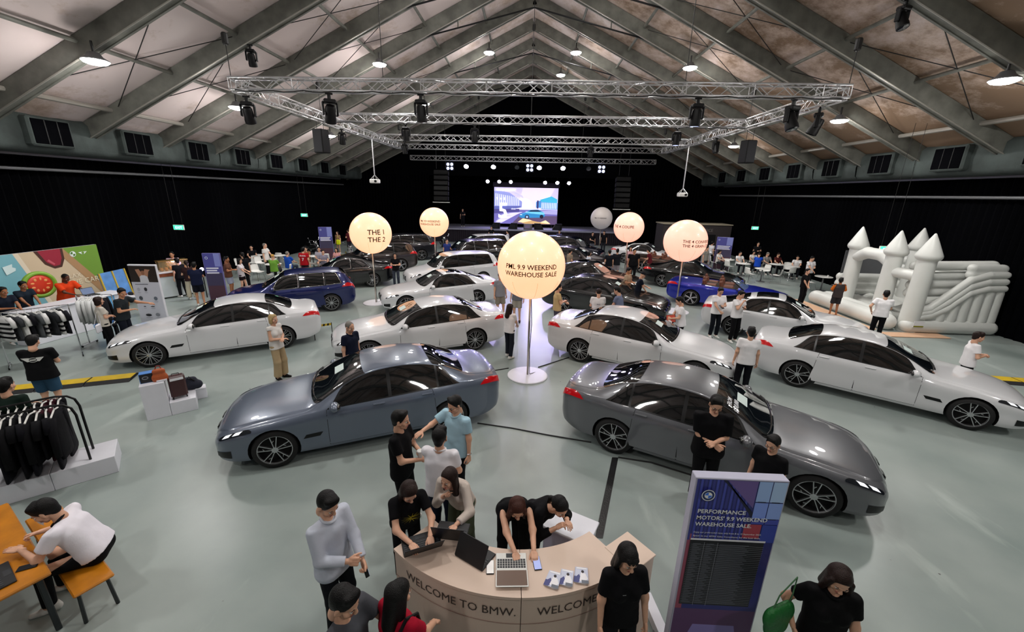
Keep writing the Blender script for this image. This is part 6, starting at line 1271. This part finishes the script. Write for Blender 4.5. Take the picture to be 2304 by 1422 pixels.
m = MB(); m.rbox((0, 0, .48), (2.7, .55, .96), .01); m.build('body', M_white, bc); m = MB(); m.rbox((0, 0, .985), (2.8, .65, .05), .01); m.build('worktop', M_white, bc); m = MB(); m.box((.62, -.283, .5), (.8, .012, .9)); m.build('printed_panel', M_bl, bc); m = MB(); m.box((.62, -.291, .25), (.78, .004, .34)); m.build('wave_print', flat('2c5a9c'), bc)
laptop(-14.3, 12.45, 1.01, 80, 110, 'dark laptop on the booth counter before the man in orange')
o = empty('swim_ring', (-15.35, 11.95, 1.02), R(78), 'round watermelon-slice pool float leaning in the booth', 'pool float'); m = MB(); m.tube([(.36*math.cos(t_), 0, .42+.36*math.sin(t_)) for t_ in np.linspace(0, 2*math.pi, 33)[:-1]], .065, 10, True); m.build('rim', mat('rind_green', '7fae3a', .4), o, True)
m = MB(); m.lathe([(.001, -.05), (.2, -.048), (.32, -.03), (.32, .03), (.001, .05)], (0, 0, 0), 28, 1); q = m.build('slice', mat('watermelon_red', 'd23a22', .4), o, True); q.location = (0, 0, .42)
for k in range(9):
    a = k*2*math.pi/9; m = MB(); m.ball((.19*math.cos(a), -.05, .42+.19*math.sin(a)), (.02+.03*abs(math.cos(a)), .008, .02+.03*abs(math.sin(a))), 8, 5); m.build('seed_mark', mat('seed_orange', 'f0a060', .5), o)
o = empty('deck_poster', (-15.2, 14.25, .0), R(98), 'blue picture board with yellow border beside the backdrop', 'board'); m = MB(); m.box((0, .1, .95), (1.1, .05, 1.0), rx=-.12); m.build('board', mat('poster_blue', '5a8fd0', .5, var=.2, vscale=3), o)
for a in (-.55, .0, .55):
    m = MB(); m.box((a, .065, .95), (.045, .04, 1.02), rx=-.12); m.build('border', mat('poster_yellow', 'c8a83a', .5), o)
for a in (-.45, .45):
    m = MB(); m.cyl((a, .12, .5), (a, .2, 0), .02, n=6); m.build('leg', M_wood, o)
o = empty('sunglasses_stand', (-13.75, 13.3, 0), .3, 'small table with bags and trinkets beside the booth counter', 'table'); m = MB(); m.rbox((0, 0, .80), (.8, .5, .04), .01); m.build('table_top', M_white, o)
for a in (-.35, .35):
    for b in (-.2, .2): m = MB(); m.cyl((a, b, 0), (a, b, .78), .015, n=6); m.build('leg', M_chrome, o)
for k, c_ in enumerate(('7a4a5c', '2a2c30', 'b8945a', '3a5a4a')):
    o = empty('pouch', (-14.0+.17*k, 13.24+.05*k, .82), .2*k, ['mauve', 'black', 'tan', 'green'][k]+' pouch on the trinket table', 'pouch', 'pouches on the trinket table'); V, F = sdf_mesh([(v3(-.04, 0, .05), v3(.04, 0, .05), .05, .05, (1, .7, 1.2))], .014, .02, clips=((v3(0, 0, .004), (0, 0, -1)),)); m = MB(); m.add(V, F.tolist()); m.build('body', cloth(c_), o, True); m = MB(); m.tube([(-.04, 0, .09), (0, 0, .15), (.04, 0, .09)], .006, 5); m.build('handle', M_blk, o)
sg = empty('product_sign', (-12.18, 12.25, 0), R(4), 'tall white product list sign with a photo of a man on top', 'sign'); m = MB(); m.rbox((0, .05, 1.06), (.86, .08, 2.1), .008); m.build('board', M_white, sg); m = MB(); m.rbox((0, .05, .012), (.9, .35, .024), .006); m.build('foot', M_grey, sg)
pl = [(X_('d4d6e2'), rect(0, 0, .84, 2.04)), (X_('2c221c'), rect(0, 1.52, .84, 2.04)), (X_('b8866a'), [(.30, 1.60), (.52, 1.60), (.60, 1.86), (.66, 1.92), (.5, 1.94), (.46, 1.86), (.36, 1.86), (.32, 1.94), (.20, 1.92)]), (X_('9a6a50'), ell(.42, 1.82, .05, .07)), (X_('d8dae2'), [(.28, 1.48), (.56, 1.48), (.54, 1.70), (.46, 1.74), (.36, 1.74), (.30, 1.70)]), (X_('3a3a40'), rect(.1, 1.44, .5, 1.455))]
for a, b, w_, h_, c_ in ((.12, 1.22, .10, .12, 'b8bac4'), (.34, 1.22, .10, .13, '2a2a30'), (.12, .92, .12, .14, '4a5058'), (.58, .92, .12, .13, '6a7280'), (.2, .70, .08, .03, '1c1c20'), (.42, .70, .14, .03, '1c1c20'), (.2, .38, .2, .09, '24262c'), (.52, .38, .14, .12, '8a8e98')): pl += [(X_(c_), ell(a+w_/2, b+h_/2, w_/2, h_/2, 8)), (X_('9a9ca8'), rect(a, b-.05, a+w_, b-.04))]
picture(sg, frame((-.42, .008, .03), (1, 0, 0), (0, 0, 1)), pl, 'printed_face', .0008)
def violet_sign(x, y, rz, label, w_=.62, h_=2.1):
    o = empty('standing_banner', (x, y, 0), rz, label, 'banner', 'small violet banners'); m = MB(); m.rbox((0, .04, h_/2), (w_, .07, h_-.02), .01); m.build('frame', mat('violet_frame', '6a66a0', .4), o); m = MB(); m.rbox((0, .04, .012), (w_+.08, .34, .024), .008); m.build('foot', M_grey, o)
    pl = [(X_('3a3452'), rect(0, 0, w_-.04, h_-.05)), (X_('4a2c3a'), rect(0, 0, w_-.04, .8)), (X_('4a4a94'), rect(0, 1.3, w_-.04, h_-.05)), (X_('8088c8'), rect(w_*.6, 1.55, w_-.04, h_-.05)), (X_('e8e8f4'), ell(.12, h_-.22, .05, .05)), (X_('2c4c9c'), ell(.12, h_-.22, .035, .035))]
    for k in range(3): pl.append((X_('e4e4f0'), rect(.05, 1.46-.09*k, w_-.14-.06*(k % 2), 1.51-.09*k)))
    picture(o, frame((-w_/2+.02, .003, .03), (1, 0, 0), (0, 0, 1)), pl, 'printed_face', .0008); return o
violet_sign(-12.05, 15.0, R(12), 'violet poster stand beside the food stall'); violet_sign(-13.1, 26.2, R(20), 'dark poster stand beside the motorcycles', .8, 2.2); violet_sign(12.75, 27.0, R(-20), 'violet poster stand beside the grey podium', .95)
# ---------------------------------------------------------------- food stall
fs = empty('food_stall', (-15.05, 16.35, 0), R(58), 'white food stall with wooden band and lit glass display', 'stall')
m = MB(); m.prism([(-.85, -.35), (.35, -.35), (.85, -.05), (.85, .35), (-.85, .35)], .06, 1.02); m.build('body', mat('pale_panel', 'c9d2d2', .5), fs); m = MB(); m.prism([(-.88, -.38), (.36, -.38), (.88, -.07), (.88, .38), (-.88, .38)], .92, 1.06); m.build('wooden_band', mat('warm_wood', '8a4a2a', .45, var=.2), fs)
m = MB(); m.prism([(-.9, -.4), (.37, -.4), (.9, -.08), (.9, .4), (-.9, .4)], 1.06, 1.09); m.build('worktop', M_white, fs)
m = MB(); m.rbox((.15, .05, 1.30), (1.0, .36, .40), .01); m.build('glass_display', mat('display_glass', 'd8c8a0', .05, alpha=.22, coat=1.), fs)
m = MB(); m.rbox((.15, .05, 1.515), (1.04, .4, .03), .01); m.build('display_roof', mat('brass', '9a7a4a', .3, .7), fs)
for k in range(6):
    m = MB(); m.rbox((-.25+.16*k, .02, 1.17), (.10, .2, .14), .03); m.build('pastry', mat('pastry', 'b06a2a', .6), fs)
m = MB(); m.cyl((.2, .05, 1.44), (.2, .05, 1.5), .06, .08, 12); m.build('warm_lamp', mat('warm_lamp', 'ffc070', .4, emit=30.), fs)
o = empty('menu_board', (-15.0, 15.62, 1.09), R(60), 'small black framed menu board on the food stall', 'menu board'); m = MB(); m.rbox((0, 0, .16), (.22, .02, .30), .005, rx=-.2); m.build('frame', M_wht_pl, o); m = MB(); m.box((0, -.014, .16), (.18, .006, .26), rx=-.2); m.build('slate', M_blk, o)
o = empty('violet_spot_lamp', (-13.55, 16.25, 1.15), 0, 'glaring violet-white lamp beside the food stall', 'lamp'); m = MB(); m.cyl((0, 0, -1.15), (0, 0, 0), .02, n=8); m.build('stand', M_blkm, o); m = MB(); m.ball((0, 0, .06), .07, 14, 10); m.build('bulb', mat('violet_bulb', 'd8c0ff', .4, emit=45.), o)
# ---------------------------------------------------------------- cafe tables and chairs
def chair_kit():
    o = empty('cafe_chair', (0, 0, 0)); G = np.zeros((12, 9, 3)); pr = [(-.22, .44), (-.20, .455), (-.08, .445), (.06, .44), (.15, .455), (.20, .50), (.225, .57), (.24, .66), (.255, .74), (.265, .80), (.262, .825), (.255, .83)]
    for i, (x, z) in enumerate(pr):
        w_ = .215 if i < 6 else .215-.004*(i-5)**1.2
        for j in range(9):
            v = j/4-1; G[i, j] = (x-(.05*v*v if i > 5 else 0), v*w_*(1 if 0 < i < 11 else .86), z+(.02*v*v if i < 6 else -.012*v*v))
    H = G.copy(); H[..., 2] -= .012; H[..., 0] += np.linspace(0, .012, 12)[:, None]
    m = MB(); m.grid(G, flip=True); m.grid(H); m.build('shell', M_wht_pl, o, True)
    for a, b in ((-1, -1), (-1, 1), (1, -1), (1, 1)):
        m = MB(); m.cyl((a*.14, b*.15, .44), (a*.22, b*.21, 0), .012, n=6); m.build('leg', M_chrome, o)
    return o
def table_kit():
    o = empty('cafe_table', (0, 0, 0)); m = MB(); m.lathe([(.001, .75), (.38, .75), (.395, .74), (.39, .725), (.001, .722)], n=28); m.build('table_top', M_wht_pl, o, 40); m = MB(); m.cyl((0, 0, .03), (0, 0, .725), .035, n=12); m.build('column', M_grey, o, True); m = MB(); m.lathe([(.001, .03), (.22, .02), (.24, 0)], n=24); m.build('base', M_grey, o, True); return o
ck = chair_kit(); tk = table_kit(); first = [True, True]
def put_kit(i, x, y, rz, label, cat, group):
    src = (ck, tk)[i]; o = src if first[i] else copy_tree(src); first[i] = False; o.location = (x, y, 0); o.rotation_euler = (0, 0, rz); tag(o, label, cat, group)
LT = [(-15.9, 23.2, 'by the person in black'), (-14.6, 23.3, 'behind the standing man in white'), (-13.2, 20.5, 'nearest the blue hatchback'), (-14.3, 21.9, 'beside the standing man in white'), (-12.6, 23.4, 'at the crowded bench')]
RT = [(12.9, 26.5, 'farthest from the castle'), (13.1, 24.95, 'with the man in white at it'), (13.3, 23.2, 'nearest the blue open-top'), (15.1, 25.0, 'with the busy group'), (15.6, 24.3, 'near the side wall'), (15.3, 21.2, 'nearest the castle')]
for x, y, t_ in LT: put_kit(1, x, y, 0, 'round white cafe table '+t_, 'table', 'round tables on the stall side')
for x, y, t_ in RT: put_kit(1, x, y, 0, 'round white cafe table '+t_, 'table', 'round tables on the castle side')
for i, (x, y, a) in enumerate([(-15.6, 21.4, 200), (-15.5, 22.35, 100), (-14.8, 20.7, 190), (-15.0, 22.2, 160), (-14.9, 24.0, -90), (-13.6, 19.8, 160), (-12.3, 20.1, 20), (-12.2, 24.1, -60)]):
    put_kit(0, x, y, R(a), 'white shell chair '+['nearest the food stall', 'before the person in black', 'facing away near the walking woman', 'empty beside the standing man in white', 'behind the second cafe table', 'empty, nearest the blue hatchback', 'beside the red football shirt', 'at the bench table'][i], 'chair', 'white chairs on the stall side')
for i, (x, y, a) in enumerate([(12.3, 27.1, 160), (12.6, 25.6, 200), (14.0, 24.2, 20), (12.55, 23.0, 190), (13.9, 22.8, -40), (15.2, 23.8, -80), (14.55, 21.0, 180), (15.6, 20.5, -70), (16.1, 21.0, 0), (14.4, 25.6, 120), (15.9, 25.2, 60)]):
    put_kit(0, x, y, R(a), 'white shell chair '+['farthest from the castle', 'behind the seated man in white', 'between the two middle tables', 'nearest the blue open-top, side on', 'turned towards the viewer near the blue open-top', 'below the table near the side wall', 'left of the lanyard man', 'in front of the lanyard man', 'alone beside the castle corner', 'under the person in bright blue', 'at the side wall'][i], 'chair', 'white chairs on the castle side')
for i, (x, y) in enumerate(((-15.9, 23.1), (-13.1, 20.4), (12.9, 26.4), (15.1, 24.9), (13.1, 24.9), (15.3, 21.1))):
    o = empty('takeaway_cup', (x+.1, y-.05, .75), 0, 'small white cup on the cafe table %s' % ('by the person in black', 'nearest the blue hatchback', 'farthest from the castle', 'with the busy group', 'before the man in white', 'nearest the castle')[i], 'cup', 'cups on cafe tables'); m = MB(); m.lathe([(.001, 0), (.03, 0), (.04, .1)], n=12); m.build('cup', M_wht_pl, o); m = MB(); m.lathe([(.042, .1), (.001, .105)], n=12); m.build('lid', M_blk, o)
o = empty('waste_bin', (15.2, 27.6, 0), 0, 'dark waste bin with shiny lid behind the castle-side cafe', 'bin'); m = MB(); m.lathe([(.2, 0), (.24, .8)], n=18); m.build('body', M_blk, o, True); m = MB(); m.lathe([(.25, .8), (.2, .86), (.001, .88)], n=18); m.build('lid', M_chrome, o, True)
o = empty('podium', (12.0, 27.7, 0), R(-10), 'pale grey podium near the office block', 'podium'); m = MB(); m.rbox((0, 0, .5), (.5, .4, 1.0), .01); m.build('body', mat('podium_grey', '9a9ca0', .5), o); m = MB(); m.rbox((0, -.02, 1.02), (.58, .46, .04), .01, rx=.12); m.build('desk', M_white, o)
ob = empty('office_cabin', (12.0, 30.6, 0), 0, 'dark box-like office cabin with a pale top edge', 'cabin'); m = MB(); m.rbox((0, 0, 1.32), (4.8, 1.6, 2.64), .02); m.build('walls', mat('cabin_dark', '241d1e', .7), ob); m = MB(); m.rbox((0, 0, 2.68), (4.9, 1.7, .07), .01); m.build('roof', mat('cabin_roof', '8a8270', .6), ob)
m = MB(); m.rbox((.9, -.81, 1.0), (.9, .03, 2.0), .01); m.build('door', M_blk, ob); lettering(ob, 'OFFICE', frame((.2, -.83, 2.2), (1, 0, 0), (0, 0, 1)), .28, flat('6a6460'), 0)
# ---------------------------------------------------------------- motorcycles
def motorcycle(x, y, rz, label, c_):
    o = empty('motorcycle', (x, y, 0), rz, label, 'motorcycle', 'parked motorcycles')
    for a in (-.72, .72):
        m = MB(); m.tube([(.27*math.cos(t_), 0, .32+.27*math.sin(t_)) for t_ in np.linspace(0, 2*math.pi, 25)[:-1]], .055, 8, True); wq = m.build('wheel', M_tyre, o, True); wq.location = (a, 0, 0); m = MB()
        for k in range(6): m.cyl((0, 0, .32), (.25*math.cos(k*1.047), 0, .32+.25*math.sin(k*1.047)), .01, n=4)
        m.lathe([(.07, -.03), (.07, .03)], (0, 0, .32), 12, 1); m.build('spokes', M_chrome, wq)
    V, F = sdf_mesh([(v3(.05, 0, .78), v3(.30, 0, .82), .13, .11, (1, .9, 1)), (v3(-.05, 0, .5), v3(.2, 0, .5), .17, .16, (1, .9, 1))], .025, .05); m = MB(); m.add(V, F.tolist()); m.build('tank_and_engine', mat('bike_'+c_, c_, .3, .2, 1.), o, True)
    V, F = sdf_mesh([(v3(-.55, 0, .82), v3(-.1, 0, .76), .09, .11, (1, 1, .6))], .025, .03); m = MB(); m.add(V, F.tolist()); m.build('seat', M_blk, o, True)
    for b in (-.09, .09):
        m = MB(); m.cyl((.72, b, .32), (.45, b, 1.0), .022, n=6); m.build('fork', M_chrome, o); m = MB(); m.cyl((-.72, b*1.5, .35), (-.1, b, .5), .025, n=6); m.build('swingarm', M_grey, o)
    m = MB(); m.tube([(.36, -.38, 1.06), (.44, -.15, 1.04), (.44, .15, 1.04), (.36, .38, 1.06)], .015, 6); m.build('handlebar', M_blkm, o); m = MB(); m.ball((.55, 0, .9), (.09, .1, .1), 12, 8); m.build('headlamp', M_chrome, o, True); m = MB(); m.tube([(.1, -.16, .3), (-.4, -.18, .3), (-.85, -.18, .42)], .04, 8); m.build('exhaust', M_chrome, o, True)
    for b in (-.4, .4):
        m = MB(); m.ball((.36, b, 1.22), (.02, .05, .035), 8, 6); m.cyl((.38, b*.8, 1.06), (.36, b, 1.2), .006, n=4); m.build('mirror', M_chrome, o)
    m = MB(); m.cyl((-.05, .1, .3), (-.15, .3, 0), .012, n=5); m.build('kickstand', M_grey, o)
motorcycle(-14.2, 26.6, R(-35), 'dark touring motorcycle beside the stall-side cafe', '1c1e22'); motorcycle(-15.4, 28.6, R(-30), 'black motorcycle behind the dark touring one', '101114'); motorcycle(-11.9, 26.9, R(-60), 'white-trimmed motorcycle beside the dark poster stand', 'b8b8b4'); motorcycle(-8.9, 33.3, R(-60), 'dark motorcycle near the stage behind the slate off-roader', '16181e'); motorcycle(-7.0, 33.9, R(-70), 'second dark motorcycle near the stage', '14161c')
bt = empty('bench', (-12.1, 22.6, 0), R(-10), 'plain grey bench for visitors behind the black car', 'bench', 'visitor benches'); m = MB(); m.rbox((0, 0, .43), (1.9, .4, .05), .01); m.build('seat', mat('bench_grey', '8a8680', .6), bt)
for a in (-.8, .8): m = MB(); m.rbox((a, 0, .2), (.06, .36, .4), .01); m.build('leg', M_grey, bt)
# ---------------------------------------------------------------- inflatable castle
M_inf = mat('white_vinyl', 'd6d8d4', .38, spec=.4, var=.03, vscale=2, bump=.12, bscale=5); M_net = mat('grey_mesh_net', '6c6e72', .8, alpha=.75)
ca = empty('inflatable_castle', (0, 0, 0), 0, 'white inflatable castle with pointed towers and a slide', 'bouncy castle')
def blob(name, prims, h=.05, k=.06, clips=((v3(0, 0, .005), (0, 0, -1)),), mt=None):
    V, F = sdf_mesh([tuple([np.array(p[0], float), np.array(p[1], float)])+tuple(p[2:]) for p in prims], h, k, .08, clips=clips); m = MB(); m.add(V, F.tolist()); return m.build(name, mt or M_inf, ca, True)
for i, (x, y) in enumerate(((13.72, 17.5), (13.68, 15.65), (13.85, 14.55), (16.25, 17.6))):
    m = MB(); m.lathe([(.28, 0), (.29, .4), (.275, 1.2), (.265, 2.0), (.265, 2.55), (.27, 2.62)], (x, y, 0), 24); to = m.build('tower', M_inf, ca, True); m = MB(); m.lathe([(.265, 2.58), (.33, 2.63), (.365, 2.70), (.36, 2.77), (.27, 2.97), (.15, 3.24), (.03, 3.49), (.001, 3.51)], (x, y, 0), 24); m.build('spire', M_inf, to, 60)
blob('bounce_base', [((13.25, 18.5, .28), (13.25, 14.75, .28), .30, .30, (1, 1, 1)), ((13.6, 18.3, .30), (13.6, 15.3, .30), .3, .3), ((14.3, 18.3, .30), (14.3, 15.0, .30), .32, .32), ((15.2, 18.3, .30), (15.2, 15.0, .30), .32, .32), ((16.1, 18.3, .30), (16.1, 15.0, .30), .32, .32)])
blob('arch_beam', [((13.70, 17.5, 2.25), (13.70, 16.9, 2.52), .22, .22), ((13.70, 16.9, 2.52), (13.70, 16.2, 2.52), .22, .22), ((13.70, 16.2, 2.52), (13.70, 15.65, 2.25), .22, .22)])
blob('front_beam', [((13.68, 15.65, 2.0), (13.85, 14.6, 2.0), .19, .19)])
blob('back_wall', [((16.35, 18.2, z_), (16.35, 14.8, z_), .20, .20) for z_ in (.7, 1.05, 1.4, 1.75, 2.1)]); blob('far_wall', [((13.9, 18.25, z_), (16.3, 18.25, z_), .18, .18) for z_ in (.7, 1.0, 1.3)])
m = MB(); m.box((14.9, 18.2, 1.95), (2.2, .02, 1.0)); m.build('mesh_window', M_net, ca); m = MB(); m.box((16.12, 16.6, 1.5), (.02, .6, .4)); m.build('mesh_window', M_net, ca)
# slide flank towards the viewer: stacked tubes, banister and ribbed skirt
blob('slide_base', [((13.75, 14.45, .24), (16.55, 14.45, .24), .25, .25)])
PTS = [(13.95, .60), (14.35, .68), (14.85, 1.02), (15.45, 1.60), (16.0, 1.78), (16.55, 1.80)]
for k in range(3):
    blob('banister', [((PTS[i][0], 14.42+.03*k, PTS[i][1]-.12+.235*k if i > 1 else PTS[i][1]-.05+.12*k), (PTS[i+1][0], 14.42+.03*k, PTS[i+1][1]-.12+.235*k if i+1 > 1 else PTS[i+1][1]-.05+.12*k), .125, .125) for i in range(len(PTS)-1)], .035, .03)
blob('slide_top', [((15.5, 14.6, z_), (16.5, 14.6, z_), .15, .15) for z_ in (2.12, 2.35)]); blob('slide_back_tube', [((14.0, 15.1, 2.30), (16.4, 14.85, 2.42), .17, .17)]); blob('slide_wall', [((14.1, 15.15, 1.9), (16.3, 14.95, 2.05), .16, .16), ((14.1, 15.15, 1.6), (16.3, 14.95, 1.75), .16, .16), ((14.1, 15.15, 1.3), (16.3, 14.95, 1.45), .16, .16)])
m = MB(); m.prism([(14.1, .4), (16.5, .4), (16.5, 1.62), (15.5, 1.45), (14.8, .85), (14.2, .55)], -.1, .1); m.xf(Matrix.Translation((0, 14.5, 0)) @ Matrix.Rotation(R(90), 4, 'X')); m.build('slide_panel', M_inf, ca)
for x, zt in ((14.75, .80), (15.15, 1.12), (15.5, 1.38), (15.85, 1.48), (16.2, 1.5), (16.5, 1.5)): blob('skirt_rib', [((x, 14.40, .5), (x, 14.42, zt), .16, .15, (1, .55, 1))], .035)
m = MB(); m.box((15.2, 15.3, 1.1), (2.6, .55, .06), ry=-.42); m.build('slide_chute', M_inf, ca)
m = MB(); m.box((13.9, 14.19, .38), (.36, .01, .22)); m.build('notice_label', M_plate, ca); m = MB(); m.box((13.9, 14.184, .295), (.34, .006, .05)); m.build('notice_band', mat('notice_green', '8a8c2a', .6), ca)
mt = empty('castle_mat', (12.95, 16.4, 0), 0, 'peach foam mat laid around the castle entrance', 'mat')
for x, y, dx, dy in ((-.45, .4, .75, 4.4), (.5, -2.35, 2.6, .5)): m = MB(); m.rbox((x, y, .015), (dx, dy, .03), .008); m.build('mat_section', mat('peach_foam', 'd8b090', .7), mt)
# ---------------------------------------------------------------- floor ramps, tape and cables
M_yel = mat('ramp_yellow', 'c8a820', .6, var=.1); M_ramp = mat('ramp_rubber', '1a1a1c', .8)
for a, b, n, tx in (((-11.9, 7.72), (-9.5, 8.72), 3, 'yellow and black cable ramp beside the man with winged print'), ((12.3, 10.42), (15.4, 10.05), 4, 'yellow and black cable ramp below the inflatable castle')):
    a = np.array(a); b = np.array(b); d = (b-a)/n; L = np.linalg.norm(d); o = empty('cable_ramp', (*a, 0), math.atan2(d[1], d[0]), tx, 'cable ramp', 'cable ramps')
    for k in range(n):
        m = MB(); m.prism([(-.28, 0), (.28, 0), (.16, .055), (-.16, .055)], 0, L-.02); m.xf(Matrix.Translation((k*L, 0, 0)) @ Matrix(((0, 0, 1, 0), (1, 0, 0, 0), (0, 1, 0, 0), (0, 0, 0, 1)))); s_ = m.build('ramp_section', M_ramp, o); m = MB(); m.box((k*L+L/2-.01, 0, .058), (L-.04, .30, .008)); m.build('ramp_lid', M_yel, s_)
m = MB(); m.add([(1.64, 6.31, .004), (1.75, 6.31, .004), (1.16, 4.49, .004), (1.05, 4.49, .004)], [(3, 2, 1, 0)]); m.add([(1.64, 6.31, 0), (1.75, 6.31, 0), (1.16, 4.49, 0), (1.05, 4.49, 0)], [(0, 1, 2, 3)]); tag(m.build('floor_tape', mat('black_tape', '101012', .4, bump=.3)), 'strip of black tape over a cable on the floor', 'tape')
for pts, tx in ([((-.9, 7.25, .01), (-.2, 7.12, .01), (.5, 6.93, .01), (1.33, 6.74, .01)), 'black cable on the floor between the two front sedans'], [((-.8, 9.82, .01), (-.4, 10.02, .01)), 'short black cable left of the centre balloon base'], [((.4, 10.15, .01), (1.3, 10.92, .01)), 'black cable running from the centre balloon to the white sedan'], [((1.75, 6.31, .01), (2.3, 6.2, .01), (2.9, 5.9, .01)), 'thin cable under the grey front sedan'], [((4.5, 13.6, .01), (5.4, 13.3, .01), (6.3, 13.05, .01)), 'black cable on the floor near the two staff men']):
    m = MB(); m.tube(pts, .014, 6); tag(m.build('floor_cable', M_cable), tx, 'cable')
o = empty('barrier_tape', (-6.3, 11.78, .45), R(38), 'short stretch of black and yellow barrier tape between white sedans', 'tape'); m = MB(); m.box((0, 0, 0), (.5, .004, .07)); m.build('tape', M_yel, o)
for k in range(4): m = MB(); m.box((-.2+.12*k, 0, 0), (.05, .006, .07), ry=.4); m.build('stripe', M_blk, o)
for a in (-.26, .26): m = MB(); m.cyl((a, 0, -.45), (a, 0, .05), .012, n=6); m.build('post', M_blkm, o)
